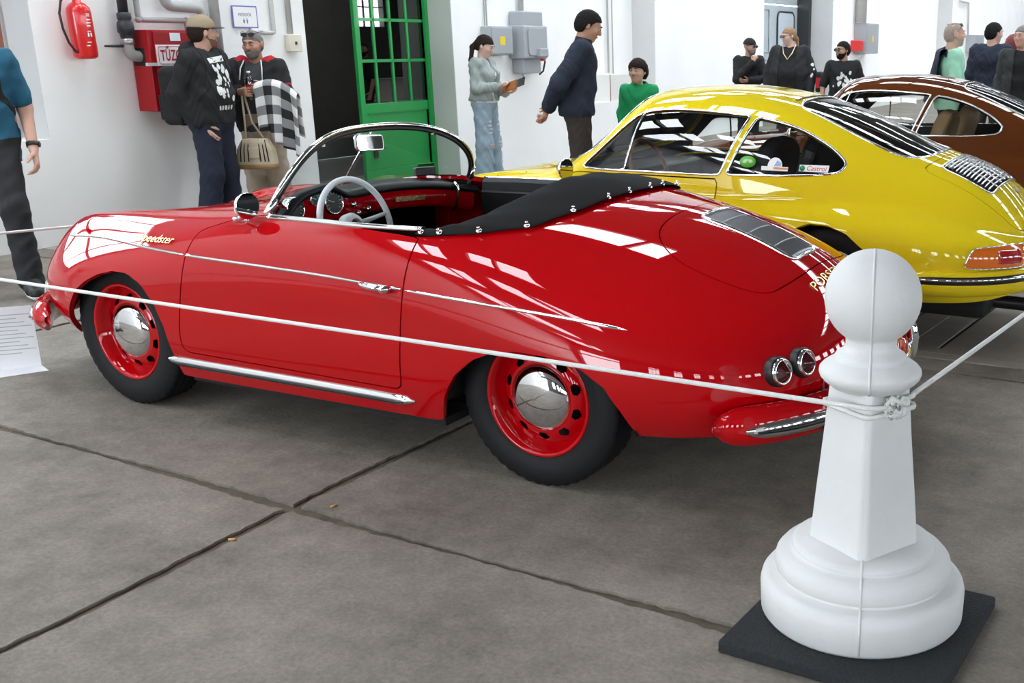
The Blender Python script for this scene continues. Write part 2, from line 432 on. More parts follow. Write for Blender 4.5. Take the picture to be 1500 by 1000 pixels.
pane_m = None
for i in range(4):
    for j in range(4):
        b = MB(); b.box((-.002, ce[2*i] + .004, zr[j] + .012), (.002, ce[2*i+1] - .004, zr[j+1] - .012)); b.build('pane', glass_mat('door glass', (.55, .53, .50), .10), dr)
b = MB(); b.box((-.035, .90, .30), (-.02, .955, .42)); b.build('lock_plate', IRON, dr)
b = MB(); b.tube([(-.03, .925, .40), (-.07, .925, .40), (-.07, .83, .405)], .009, 8); b.build('door_handle', IRON, dr)
b = MB(); b.box((5.33, -6.52, .0), (5.44, -6.46, 4.3)); structure(b.build('trim_1', GREEN))
b = MB(); b.box((5.30, -6.5, 2.86), (5.50, -4.33, 2.98)); b.box((5.36, -6.5, 2.98), (5.42, -4.33, 4.3)); structure(b.build('trim_2', GREEN))
# grey doors in the far opening
GD = mat('blue grey door paint', (.42, .47, .50), .5)
d2 = empty('door_3', (5.80, -19.45, 0)); d2['kind'] = 'structure'
for nm, y0, y1, z0, z1, x0, m in (('door_leaf', .10, 1.55, .02, 2.30, -.03, GD), ('door_leaf', 1.57, 3.75, .02, 2.30, -.03, GD), ('door_head', .0, 3.8, 2.32, 4.2, -.02, GD), ('door_window', .38, 1.28, 1.0, 2.12, -.04, mat('frosted pane', (.50, .56, .62), .25))):
    b = MB()
    if nm == 'door_window': b.prism(rrect(.9, 1.15, .12, 5, .83, 1.58), -.012, .012, frame((x0, 0, 0), (0, 1, 0), (0, 0, 1)))
    else: b.box((x0, y0, z0), (0.02, y1, z1))
    b.build(nm, m, d2, bevel=.01 if nm != 'door_window' else 0)
b = MB(); P_ = rrect(.94, 1.19, .14, 5, .83, 1.58); b.tube([(-.05, x, y) for x, y in P_], .02, 6, closed=True); b.build('window_gasket', IRON, d2)
for y0, y1, z0, z1 in ((1.75, 2.9, 1.35, 2.2), (1.75, 2.9, .2, 1.2)):
    b = MB(); b.tube([(-.035, y0, z0), (-.035, y1, z0), (-.035, y1, z1), (-.035, y0, z1)], .015, 4, closed=True); b.build('door_moulding', GD, d2)
b = MB(); b.box((5.5, -19.5, 0), (5.78, -19.35, 4.3)); structure(b.build('trim_3', IRON))

# the other walls, the roof with glazed bands, window bands
XB = -22.0
wy_ = list(np.arange(-44.5, 13.5, 3.0))
b = MB(); b.box((XB - .3, -46, 0), (XB, 14, 2.3)); b.box((XB - .3, -46, 4.9), (XB, 14, HW)); yc_ = -46
for y in wy_: b.box((XB - .3, yc_, 2.3), (XB, y - .9, 4.9)); yc_ = y + .9
b.box((XB - .3, yc_, 2.3), (XB, 14, 4.9))
structure(b.build('wall_back', OLDW))
gx = [(-20.5, -19.1), (-17, -15.6), (-13.5, -12.1), (-10, -8.6), (-6.5, -5.1), (-3.0, -1.6)]
b = MB(); b.box((XB, 14, 0), (1.6, 14.3, 1.8)); b.box((XB, 14, 5.0), (6, 14.3, HW)); xc_ = XB
for a_, c_ in gx: b.box((xc_, 14, 1.8), (a_, 14.3, 5.0)); xc_ = c_
b.box((xc_, 14, 1.8), (1.6, 14.3, 5.0)); b.box((4.7, 14, 0), (6, 14.3, 5.0))
structure(b.build('wall_left', OLDW))
b = MB(); b.box((XB, -46.3, 0), (6, -46, HW)); structure(b.build('wall_right', OLDW))
# roof openings: (x0, x1, y0, y1): cross bands over the cars, short ones over the aisle, a broken row near the front wall, added to brighten it
sky_ = [(-.2, 1.9, -3.7, -2.5)] + [(-12.0, 1.9, yb - .55, yb + .55) for yb in (-9.2, -15.5, -21.8, -28.1, -34.4, -40.7)]
sky_ += [(.6, 1.9, yb - .5, yb + .5) for yb in (2.6, 5.2)]
sky_ += [(2.7, 4.3, y, y + 1.7) for y in np.arange(-44.2, 12, 3.1)]
xs2 = sorted({XB - .3, 6.0} | {v for q in sky_ for v in q[:2]}); ys2 = sorted({-46.3, 14.3} | {v for q in sky_ for v in q[2:]})
b = MB()
for xa, xb_ in zip(xs2[:-1], xs2[1:]):
    run = None
    for ya, yb in zip(ys2[:-1], ys2[1:]):
        cx, cy = (xa + xb_) / 2, (ya + yb) / 2
        if any(q[0] < cx < q[1] and q[2] < cy < q[3] for q in sky_):
            if run is not None: b.box((xa, run, HW), (xb_, ya, HW + .2)); run = None
        elif run is None: run = ya
    if run is not None: b.box((xa, run, HW), (xb_, ys2[-1], HW + .2))
roof = structure(b.build('ceiling', CEIL))
for i, (xa, xb_, ya, yb) in enumerate(sky_):
    w_ = empty('window_%d' % (i + 1), ((xa + xb_) / 2, (ya + yb) / 2, HW)); w_['kind'] = 'structure'; hx_, hy_ = (xb_ - xa) / 2, (yb - ya) / 2
    if hx_ > hy_ or hy_ < 2:
        for x in np.arange(-hx_ + .6, hx_, 1.2): b = MB(); b.box((x - .04, -hy_, -.02), (x + .04, hy_, .12)); b.build('glazing_bar', IRON, w_)
    else:
        for y in np.arange(-hy_ + .6, hy_, 1.2): b = MB(); b.box((-hx_, y - .04, -.02), (hx_, y + .04, .12)); b.build('glazing_bar', IRON, w_)
def portal(nm, loc, rot, sx, sy):
    l = bpy.data.lights.new(nm, 'AREA'); l.shape = 'RECTANGLE'; l.size = sx; l.size_y = sy; l.energy = 1; l.cycles.is_portal = True
    o = bpy.data.objects.new(nm, l); COL.objects.link(o); o.location = loc; o.rotation_euler = rot
portal('niche_portal', (5.42, -.09, 2.03), (0, R(90), 0), 1.75, 2.42)
portal('corridor_portal', (7.5, -5.8, 4.35), (0, 0, 0), 1.2, 1.0)  # for the unseen ceiling gap added to brighten the dark doorway
for (xa, xb_, ya, yb) in sky_: portal('skylight_portal', ((xa + xb_) / 2, (ya + yb) / 2, HW + .1), (0, 0, 0), xb_ - xa, yb - ya)
for i, (a_, c_) in enumerate(gx):
    x = (a_ + c_) / 2; wd = c_ - a_; portal('window_portal', (x, 14.15, 3.4), (R(-90), 0, 0), wd, 3.2)
    w_ = empty('window_%d' % (40 + i), (x, 14.1, 0)); w_['kind'] = 'structure'
    for xx in (-.23, .23): b = MB(); b.box((xx - .025, -.04, 1.8), (xx + .025, .04, 5.0)); b.build('glazing_bar', IRON, w_)
    for z in (2.6, 3.4, 4.2): b = MB(); b.box((-wd/2, -.04, z - .025), (wd/2, .04, z + .025)); b.build('glazing_bar', IRON, w_)
portal('gate_portal', (3.15, 14.15, 2.5), (R(-90), 0, 0), 3.1, 5.0)
portal('window_portal', (XB - .15, -15.75, 3.6), (0, R(-90), 0), 2.6, 60)
for i, y in enumerate(wy_):
    w_ = empty('window_%d' % (60 + i), (XB - .1, y, 0)); w_['kind'] = 'structure'
    for yy in (-.3, .3): b = MB(); b.box((-.04, yy - .025, 2.3), (.04, yy + .025, 4.9)); b.build('glazing_bar', IRON, w_)
    for z in (3.15, 4.0): b = MB(); b.box((-.04, -.9, z - .025), (.04, .9, z + .025)); b.build('glazing_bar', IRON, w_)
# ---------------------------------------------------------------- car surface
def pchip(xs, ys):
    xs = np.asarray(xs, float); ys = np.asarray(ys, float)
    h = np.diff(xs); d = np.diff(ys) / h
    m = np.zeros(len(xs))
    for i in range(1, len(xs) - 1):
        if d[i-1] * d[i] > 0:
            w1 = 2 * h[i] + h[i-1]; w2 = h[i] + 2 * h[i-1]
            m[i] = (w1 + w2) / (w1 / d[i-1] + w2 / d[i])
    m[0], m[-1] = d[0], d[-1]
    def f(x):
        x = np.clip(np.asarray(x, float), xs[0], xs[-1])
        i = np.clip(np.searchsorted(xs, x) - 1, 0, len(xs) - 2)
        t = (x - xs[i]) / h[i]
        return ((1 + 2*t) * (1-t)**2 * ys[i] + t * (1-t)**2 * h[i] * m[i]
                + t*t * (3 - 2*t) * ys[i+1] + t*t * (t-1) * h[i] * m[i+1])
    return f

def spl(xs, ys):
    """natural cubic spline (C2), linear outside"""
    xs = np.asarray(xs, float); ys = np.asarray(ys, float); n = len(xs)
    h = np.diff(xs); A = np.eye(n); r = np.zeros(n)
    for i in range(1, n - 1):
        A[i, i-1] = h[i-1]; A[i, i] = 2 * (h[i-1] + h[i]); A[i, i+1] = h[i]
        r[i] = 6 * ((ys[i+1] - ys[i]) / h[i] - (ys[i] - ys[i-1]) / h[i-1])
    M = np.linalg.solve(A, r)
    def f(x):
        x = np.clip(np.asarray(x, float), xs[0], xs[-1])
        i = np.clip(np.searchsorted(xs, x) - 1, 0, n - 2)
        a = (xs[i+1] - x) / h[i]; b = (x - xs[i]) / h[i]
        return a*ys[i] + b*ys[i+1] + ((a**3 - a) * M[i] + (b**3 - b) * M[i+1]) * h[i]**2 / 6
    return f

def endcurve(x, x0, L, p, q):
    t = np.clip((x - x0) / L, 0, 1)
    return np.clip(1 - t**p, 0, 1) ** (1 / q)

class Surf:
    """Car skin S(A,B): A runs tail to nose (about metres), B from -1 (right sill) over 0 (top centre) to 1 (left sill)."""
    LA = 4.4; LB = 1.35
    BU = 0.68                      # share of B used above the widest line
    def __init__(s, xr, xf):
        s.xr, s.xf = xr, xf
    def x_of(s, A):
        a = np.clip(np.asarray(A, float) / s.LA, 0, 1)
        return s.xr + (s.xf - s.xr) * (1 - np.cos(np.pi * a)) / 2
    def A_of(s, x):
        c = np.clip(1 - 2 * (np.asarray(x, float) - s.xr) / (s.xf - s.xr), -1, 1)
        return s.LA * np.arccos(c) / np.pi
    def pt(s, A, B):
        A = np.asarray(A, float); B = np.asarray(B, float)
        x = s.x_of(A); b = np.abs(B) / s.LB; sg = np.where(B < 0, -1.0, 1.0)
        up = b <= s.BU
        t = np.where(up, b / s.BU, 1.0)
        phi = (1 - t) * np.pi / 2
        yu, zu, ym, zm = s.upper(x, phi)
        sl = np.clip((b - s.BU) / (1 - s.BU), 0, 1.2)
        zb = s.zbot(x); tk = s.tuck(x)
        yl = ym * (1 - tk * sl**2.4); zl = zm - (zm - zb) * sl
        y = np.where(up, yu, yl); z = np.where(up, zu, zl)
        return np.stack([x, y * sg, z], -1)
    def nrm(s, A, B, e=2e-3):
        A = np.asarray(A, float); B = np.asarray(B, float)
        A0 = np.clip(A - e, 1e-4, s.LA - 1e-4); A1 = np.clip(A + e, 1e-4, s.LA - 1e-4)
        pa = s.pt(A1, B) - s.pt(A0, B)
        pb = s.pt(A, B + e) - s.pt(A, B - e)
        n = np.cross(pa, pb)
        n /= np.linalg.norm(n, axis=-1, keepdims=True) + 1e-12
        return n
    def side(s, x, z, sgn=1, lo=0.12):
        """param of the point on the left (right) flank with given x, z"""
        A = s.A_of(x); x = np.asarray(x, float); z = np.asarray(z, float)
        b0 = np.full(np.broadcast(x, z).shape, lo * s.LB); b1 = np.full_like(b0, s.LB * 1.15)
        A = A + 0 * b0
        for _ in range(40):
            m = (b0 + b1) / 2
            zz = s.pt(A, m)[..., 2]
            hi = zz > z
            b0 = np.where(hi, m, b0); b1 = np.where(hi, b1, m)
        return np.stack([A, sgn * (b0 + b1) / 2], -1)
    def top(s, x, y):
        """param of the point seen from above at x, y"""
        x = np.asarray(x, float); y = np.asarray(y, float); A = s.A_of(x)
        ay = np.abs(y); b0 = np.zeros(np.broadcast(x, y).shape); b1 = np.full_like(b0, s.LB * s.BU)
        A = A + 0 * b0
        for _ in range(40):
            m = (b0 + b1) / 2
            yy = np.abs(s.pt(A, m)[..., 1])
            lo = yy < ay
            b0 = np.where(lo, m, b0); b1 = np.where(lo, b1, m)
        return np.stack([A, np.where(y < 0, -1, 1) * (b0 + b1) / 2], -1)

def smax(a, b, k):
    h = np.clip(0.5 + 0.5 * (a - b) / k, 0, 1)
    return b + (a - b) * h + k * h * (1 - h)

class Roadster(Surf):
    def __init__(s):
        super().__init__(-2.02, 1.90)
        s.nexp = spl([-2.0, -1.5, -1.1, -.6, -.1, .45, .9, 1.3, 1.9], [1.75, 1.85, 2.2, 3.3, 3.9, 3.8, 3.0, 2.6, 2.2])
        s.bump = pchip([-2, .05, .5, .95, 1.3, 1.55, 1.75, 1.9], [0, 0, .012, .048, .092, .13, .11, 0])
        s.yc = pchip([-2, .5, 1.1, 1.5, 1.8, 1.9], [.62, .62, .57, .52, .44, .40])
        s.W = spl([-2, -1.5, -1.05, -.4, .2, .8, 1.05, 1.9], [.80, .825, .835, .825, .825, .825, .82, .80])
        s.zt = pchip([-2.0, -.6, -.2, .3, .6, 1.0, 1.9], [.975, .975, .965, .915, .88, .845, .80])
        s.zbc = pchip([-2, -1.5, -.75, -.62, .62, .72, 1.35, 1.9], [.27, .262, .22, .20, .195, .205, .262, .29])
        s.zmc = spl([-2, -1.4, 0, 1.2, 1.9], [.47, .49, .50, .49, .46])
        s.tk = pchip([-2, -1.5, -.6, .6, 1.3, 1.9], [.10, .10, .075, .07, .11, .12])
    def tuck(s, x): return s.tk(x)
    def zbot(s, x):
        zb = s.zbc(x); ze = .46
        e = endcurve(-x, 1.0, 1.02, 7, 2.2) * endcurve(x, .9, 1.0, 7, 2.2)
        return ze - (ze - zb) * e
    def upper(s, x, phi):
        e = endcurve(-x, .6, 1.42, 2.2, 2.0) * endcurve(x, .3, 1.6, 2.5, 2.0)
        zend = .46
        ztop = zend + (s.zt(x) - zend) * e
        w = endcurve(-x, 1.2, .82, 3.2, 2.4) * endcurve(x, .9, 1.0, 2.8, 2.6)
        ym = s.W(x) * w
        zm = zend + (s.zmc(x) - zend) * e
        n = s.nexp(x)
        c = np.cos(phi); sn = np.sin(phi)
        r = (np.abs(c)**n + np.abs(sn)**n) ** (-1 / n)
        y = ym * r * c; z = zm + (ztop - zm) * r * sn
        z = z + s.bump(x) * np.exp(-((y - s.yc(x)) / .15)**2) * sn
        z = z - .35 * s.bump(x) * np.exp(-(y / .30)**2) * sn
        return y, z, ym, zm

class Coupe(Surf):
    def __init__(s):
        super().__init__(-2.08, 1.98)
        # longitudinal profile of the cabin / fastback centre line
        s.zg = spl([-2.08, -1.95, -1.75, -1.45, -1.05, -.72, -.35, 0.0, .14, .30, .48, .62, .80, 1.98],
                   [.66, .76, .865, .965, 1.128, 1.23, 1.282, 1.27, 1.235, 1.105, .955, .845, .70, .2])
        s.wg = spl([-2.08, -1.7, -1.3, -.9, -.4, .1, .5, .8, 1.98], [.52, .60, .665, .70, .715, .715, .71, .66, .5])
        s.ng = spl([-2.08, -1.7, -1.2, -.7, -.2, .2, .6, 1.98], [2.3, 2.4, 2.75, 3.0, 3.1, 3.1, 3.2, 2.6])
        s.zb_ = pchip([-2.08, -1.9, -1.5, -1.0, -.3, .5, .9, 1.3, 1.98], [.60, .66, .755, .80, .815, .83, .80, .745, .55])
        s.W = spl([-2.08, -1.5, -1.1, -.5, .3, 1.1, 1.98], [.77, .80, .81, .795, .79, .80, .76])
        s.bump = pchip([-2.08, .3, .7, 1.1, 1.5, 1.75, 1.98], [0, 0, .02, .055, .085, .06, 0])
        s.nb = spl([-2.08, -1.5, -.5, .6, 1.3, 1.98], [2.6, 3.0, 3.6, 3.4, 3.0, 2.4])
        s.zbc = pchip([-2.08, -1.5, -.75, -.62, .68, .75, 1.5, 1.98], [.30, .29, .22, .20, .20, .21, .27, .30])
    def tuck(s, x): return 0.09 + 0 * x
    def zbot(s, x):
        ze = .47
        e = endcurve(-x, 1.2, .88, 7, 2.2) * endcurve(x, 1.0, .98, 7, 2.2)
        return ze - (ze - s.zbc(x)) * e
    def upper(s, x, phi):
        zend = .50
        e = endcurve(-x, 1.5, .58, 2.6, 2.0) * endcurve(x, .9, 1.08, 2.6, 2.0)
        w = endcurve(-x, 1.35, .73, 3.2, 2.5) * endcurve(x, 1.0, .98, 2.6, 2.3)
        ym = s.W(x) * w; zm = zend + 0 * x
        c = np.cos(phi); sn = np.sin(phi)
        hb = np.maximum((s.zb_(x) - zend) * e, 1e-4)
        n = s.nb(x)
        rb = ((c / np.maximum(ym, 1e-4))**n + (sn / hb)**n) ** (-1 / n)
        hg = np.maximum((s.zg(x) - zend) * endcurve(-x, 1.6, .48, 2.4, 2.0), 1e-4)
        wg = s.wg(x) * w * 1.0
        n = s.ng(x)
        rg = ((c / np.maximum(wg, 1e-4))**n + (sn / hg)**n) ** (-1 / n)
        r = smax(rb, rg, .05 * np.clip(w, .02, 1))
        y = r * c; z = zm + r * sn
        z = z + s.bump(x) * np.exp(-((y - .56) / .13)**2) * sn
        ymr = ym * 1.0 + 0 * phi
        return y, z, smax(ym, wg, .05 * np.clip(w, .02, 1)), zm
# ---------------------------------------------------------------- skin panels: cut a car surface along loops
def resample(pts, step, closed=True):
    P = np.asarray(pts, float)
    if closed: P = np.vstack([P, P[:1]])
    d = np.r_[0, np.cumsum(np.linalg.norm(np.diff(P, axis=0), axis=1))]
    n = max(6, int(round(d[-1] / step)))
    t = np.linspace(0, d[-1], n + 1)
    Q = np.stack([np.interp(t, d, P[:, k]) for k in range(P.shape[1])], 1)
    return Q[:-1] if closed else Q

def rounded(pts, r=.06, n=5, closed=True):
    """round the corners of a polyline; a point may carry its own radius as a third value"""
    out = []; k = len(pts)
    for i in range(k):
        p = np.array(pts[i][:2], float); rr = pts[i][2] if len(pts[i]) > 2 else r
        if not closed and i in (0, k - 1): out.append(p); continue
        a = np.array(pts[i-1][:2], float) - p; b = np.array(pts[(i+1) % k][:2], float) - p
        la, lb = np.linalg.norm(a), np.linalg.norm(b)
        q = min(rr, la * .49, lb * .49)
        if q < 1e-4: out.append(p); continue
        p0 = p + a / la * q; p1 = p + b / lb * q
        for t in np.linspace(0, 1, n + 1): out.append((1-t)**2 * p0 + 2*t*(1-t) * p + t*t * p1)
    return np.array(out)

def inside(poly, q):
    x, y = q[:, 0], q[:, 1]; c = np.zeros(len(q), bool); n = len(poly)
    for i in range(n):
        x0, y0 = poly[i]; x1, y1 = poly[(i+1) % n]
        if y0 == y1: continue
        cr = ((y0 > y) != (y1 > y)) & (x < (x1 - x0) * (y - y0) / (y1 - y0) + x0)
        c ^= cr
    return c

def offset_param(S, loop, d):
    """move a closed param loop outward by d metres on the surface"""
    L = np.asarray(loop, float); e = 1e-3
    p = S.pt(L[:, 0], L[:, 1])
    t = np.roll(p, -1, 0) - np.roll(p, 1, 0); t /= np.linalg.norm(t, axis=1, keepdims=True) + 1e-12
    n = S.nrm(L[:, 0], L[:, 1]); o = np.cross(n, t)
    area = .5 * np.sum(L[:, 0] * np.roll(L[:, 1], -1) - np.roll(L[:, 0], -1) * L[:, 1])
    pa = (S.pt(L[:, 0] + e, L[:, 1]) - S.pt(L[:, 0] - e, L[:, 1])) / (2*e)
    pb = (S.pt(L[:, 0], L[:, 1] + e) - S.pt(L[:, 0], L[:, 1] - e)) / (2*e)
    # sign: moving along +o must leave the loop
    out = []
    for i in range(len(L)):
        J = np.stack([pa[i], pb[i]], 1); s, *_ = np.linalg.lstsq(J, o[i], rcond=None); out.append(s)
    out = np.array(out)
    tl = np.roll(L, -1, 0) - np.roll(L, 1, 0); nl = np.stack([tl[:, 1], -tl[:, 0]], 1) * np.sign(area)
    sg = np.sign(np.sum(np.sum(out * nl, 1)))
    return L + out * sg * d

def cut_skin(S, loops, na=150, nb=116, gap=.0045, keep_b=1.0):
    """loops: list of (key, closed param loop, gap or 0). Later loops lie inside / over earlier ones.
    returns {key: (param verts, tris)} with 'body' for the remainder."""
    LA, LB = S.LA, S.LB * keep_b
    a = np.linspace(.004 * LA, .996 * LA, na); b = np.linspace(-LB, LB, nb)
    G = np.stack(np.meshgrid(a, b, indexing='ij'), -1).reshape(-1, 2)
    polys = []
    for key, lp, g in loops:
        lp = np.asarray(lp, float)
        if g: polys.append((key + '__gap', offset_param(S, lp, g / 2))); polys.append((key, offset_param(S, lp, -g / 2)))
        else: polys.append((key, lp))
    da, db = a[1] - a[0], b[1] - b[0]
    keep = np.ones(len(G), bool)
    cons = [np.array([[a[0], -LB], [a[-1], -LB], [a[-1], LB], [a[0], LB]])]
    for _, lp in polys:
        cons.append(lp)
        lo = lp.min(0) - .1; hi = lp.max(0) + .1
        m = np.where(np.all((G > lo) & (G < hi), 1) & keep)[0]
        if len(m):
            D = np.full(len(m), 9.0)
            q = G[m] / [da, db]
            l2 = lp / [da, db]
            l2n = np.roll(l2, -1, 0)
            for i in range(len(l2)):
                e = l2n[i] - l2[i]; t = np.clip(((q - l2[i]) @ e) / (e @ e + 1e-12), 0, 1)
                D = np.minimum(D, np.linalg.norm(q - l2[i] - t[:, None] * e, axis=1))
            keep[m[D < .33]] = False
    edge = (np.abs(G[:, 0] - a[0]) < 1e-9) | (np.abs(G[:, 0] - a[-1]) < 1e-9) | (np.abs(np.abs(G[:, 1]) - LB) < 1e-9)
    pts = list(map(tuple, G[keep | edge])); edges = []
    for lp in cons:
        o = len(pts); n = len(lp); pts += list(map(tuple, lp)); edges += [(o + i, o + (i+1) % n) for i in range(n)]
    r = geometry.delaunay_2d_cdt([Vector(p) for p in pts], edges, [], 0, 1e-6)
    V = np.array([(p.x, p.y) for p in r[0]]); T = np.array([t for t in r[2] if len(t) == 3])
    c = V[T].mean(1)
    lab = np.full(len(T), -1)
    for i, (_, lp) in enumerate(polys): lab[inside(lp, c)] = i
    res = {}
    for i in range(-1, len(polys)):
        key = 'body' if i < 0 else polys[i][0]
        t = T[lab == i]
        if len(t) == 0: continue
        u, inv = np.unique(t, return_inverse=True)
        p, q = V[u], inv.reshape(-1, 3)
        if key in res:
            p0, q0 = res[key]; res[key] = (np.vstack([p0, p]), np.vstack([q0, q + len(p0)]))
        else: res[key] = (p, q)
    return res

def skin_mesh(S, name, PV, T, m, parent=None, lip=.012, off=0.0, inner=None, flat_edge=False):
    """panel with exact surface normals and an inward lip along its borders"""
    P = S.pt(PV[:, 0], PV[:, 1]); N = S.nrm(PV[:, 0], PV[:, 1])
    P = P + N * off
    # orient triangles along the surface normal
    fn = np.cross(P[T[:, 1]] - P[T[:, 0]], P[T[:, 2]] - P[T[:, 0]])
    flip = np.sum(fn * N[T].mean(1), 1) < 0
    T = T.copy(); T[flip] = T[flip][:, ::-1]
    faces = [tuple(t) for t in T.tolist()]
    nv = len(P); verts = P.tolist(); norms = N.tolist()
    if lip:
        cnt = {}
        for t in T.tolist():
            for i in range(3):
                e = (t[i], t[(i+1) % 3]); k = (min(e), max(e)); cnt[k] = None if k in cnt else e
        be = [e for e in cnt.values() if e is not None]
        idx = {}
        for e in be:
            pa, pb = P[e[0]], P[e[1]]
            en = np.cross(pb - pa, N[e[0]]); en /= np.linalg.norm(en) + 1e-12
            o = len(verts)
            verts += [pa.tolist(), pb.tolist(), (pb - N[e[1]] * lip).tolist(), (pa - N[e[0]] * lip).tolist()]
            norms += [en.tolist()] * 4
            faces.append((o + 1, o, o + 3, o + 2))
    me = bpy.data.meshes.new(name); me.from_pydata(verts, [], faces); me.update()
    me.shade_smooth()
    me.normals_split_custom_set_from_vertices(norms)
    return link(name, me, m, parent)

def on_surf(S, pr, off=0.0):
    pr = np.asarray(pr, float)
    p = S.pt(pr[:, 0], pr[:, 1])
    return p + S.nrm(pr[:, 0], pr[:, 1]) * off if off else p

def strip_on(S, pr, width, height, name, m, parent, closed=False, prof=None, taper=False):
    """a raised moulding that follows a param path on the surface"""
    pr = np.asarray(pr, float); p = S.pt(pr[:, 0], pr[:, 1]); n = S.nrm(pr[:, 0], pr[:, 1])
    if closed: t = np.roll(p, -1, 0) - np.roll(p, 1, 0)
    else: t = np.gradient(p, axis=0)
    t /= np.linalg.norm(t, axis=1, keepdims=True); s = np.cross(n, t)
    if prof is None:
        prof = [(-.5, -.3), (-.5, .35), (-.3, .8), (0, 1), (.3, .8), (.5, .35), (.5, -.3)]
    k = len(prof); v = []; f = []; N = len(p)
    for i in range(N):
        sc = 1.0
        if taper: sc = max(.05, min(1.0, math.sqrt(min(i, N-1-i) / 2.0 + .03)))
        for a, b in prof: v.append(p[i] + s[i] * a * width * sc + n[i] * b * height * (sc if b > 0 else 1))
    M = N if closed else N - 1
    for i in range(M):
        for j in range(k - 1):
            a = i*k + j; b = ((i+1) % N)*k + j
            f.append((a, a+1, b+1, b))
    if not closed: f.append(tuple(range(k))); f.append(tuple((N-1)*k + j for j in range(k-1, -1, -1)))
    return mesh(name, v, f, m, parent, smooth=True)
# ---------------------------------------------------------------- the red open roadster
RED = mat('red car paint', (.45, .001, .004), .35, coat=1.0, spec=0.0, coat_rough=.015)
GOLD = mat('gilt lettering', (.85, .62, .30), .25, metal=1.0)
GRM = mat('grey grille metal', (.30, .30, .31), .3, metal=1.0)
S1 = Roadster()
car = empty('roadster_car', (0, 0, 0), 0, 'red open-top classic roadster with chrome side trim and folded black soft top', 'car')

def text_on(S, name, body, size, x0, y0, m, parent, sx=1.0, th=.003):
    """raised letters laid on the skin, reading across the car from y0 towards -y"""
    o = text(name, body, size, Matrix(), m, parent, extrude=.001, sx=sx)
    n = len(o.data.vertices); c = np.zeros(n * 3); o.data.vertices.foreach_get('co', c); c = c.reshape(-1, 3)
    q = S.top(x0 + c[:, 1] * .85, y0 - c[:, 0])
    p = S.pt(q[:, 0], q[:, 1]) + S.nrm(q[:, 0], q[:, 1]) * (th * (c[:, 2] > 0) + .001)[:, None]
    o.data.vertices.foreach_set('co', p.ravel()); o.data.update()
    return o

def sp(S, pts, sg=1): p = np.array([q[:2] for q in pts], float); return S.side(p[:, 0], p[:, 1], sg)
def tp(S, pts): p = np.array([q[:2] for q in pts], float); return S.top(p[:, 0], p[:, 1])
def clipB(S, q): q = q.copy(); q[:, 1] = np.clip(q[:, 1], -S.LB, S.LB); return q

arch_f = resample([(.662, .15), (.663, .30), (.672, .41), (.709, .503), (.777, .578), (.863, .613), (.96, .613), (1.05, .592), (1.14, .555), (1.225, .505), (1.305, .425), (1.375, .345), (1.425, .262), (1.43, .15)], .03, False)
arch_r = resample([(-.672, .10), (-.676, .21), (-.720, .314), (-.785, .403), (-.868, .470), (-.957, .508), (-1.06, .525), (-1.175, .521), (-1.30, .497), (-1.385, .442), (-1.435, .357), (-1.462, .262), (-1.465, .10)], .03, False)
door = rounded([(.505, .80, .05), (.512, .74, .05), (.521, .66, .1), (.550, .53, .1), (.585, .40, .1), (.592, .316, .07), (.3, .314, .0), (-.2, .310, .0), (-.53, .310, .035), (-.557, .50, .1), (-.579, .672, .1), (-.584, .79, .05), (-.584, .853, .0), (-.40, .868, 0), (-.2, .876, 0), (.0, .880, 0), (.18, .875, 0), (.33, .857, .08)], n=4)
# the cockpit opening, seen from above
cock = rounded([(.19, .668, .0), (.0, .700, .0), (-.2, .714, 0), (-.4, .722, 0), (-.58, .722, .05), (-.80, .66, .2), (-.93, .40, .2), (-.96, 0.0, .3), (-.93, -.40, .2), (-.80, -.66, .2), (-.58, -.722, .05), (-.4, -.722, 0), (-.2, -.714, 0), (0, -.700, 0), (.19, -.668, .05), (.30, -.52, .1), (.40, -.25, .2), (.425, 0, .2), (.40, .25, .2), (.30, .52, .1)], n=3)
hood = rounded([(.60, .36, .12), (1.2, .40, .2), (1.62, .30, .15), (1.74, 0, .3), (1.62, -.30, .15), (1.2, -.40, .2), (.60, -.36, .12), (.52, 0, .4)], n=6)
lid = rounded([(-1.315, .0, .1), (-1.31, .20, .1), (-1.33, .36, .12), (-1.45, .462, .12), (-1.62, .470, .15), (-1.775, .41, .14), (-1.812, .20, .1), (-1.815, 0, .1),
               (-1.812, -.20, .1), (-1.775, -.41, .14), (-1.62, -.470, .15), (-1.45, -.462, .12), (-1.33, -.36, .12), (-1.31, -.20, .1)], n=6)
loops = []
for sg in (1, -1):
    loops.append(('arch', clipB(S1, sp(S1, arch_f, sg)), 0)); loops.append(('arch', clipB(S1, sp(S1, arch_r, sg)), 0))
dl = sp(S1, resample(door, .025), 1); dr = dl * [1, -1]
loops.append(('door_left', dl, .006)); loops.append(('door_right', dr, .006))
loops.append(('hood', tp(S1, resample(hood, .03)), .005)); loops.append(('lid', tp(S1, resample(lid, .025)), .005))
gr_loop = tp(S1, resample([(x - 1.572, y) for x, y in rrect(.375, .23, .035, 4)], .02))
loops.append(('grille_hole', gr_loop, 0))
loops.append(('cockpit', tp(S1, resample(cock, .025)), 0))
sk = cut_skin(S1, loops, na=170, nb=130)
skin_mesh(S1, 'body_shell', *sk['body'], RED, car, lip=.022)
door_l = skin_mesh(S1, 'door', *sk['door_left'], RED, car, lip=.02)
door_r = skin_mesh(S1, 'door', *sk['door_right'], RED, car, lip=.02)
skin_mesh(S1, 'front_hood', *sk['hood'], RED, car)
lid_o = skin_mesh(S1, 'engine_lid', *sk['lid'], RED, car)

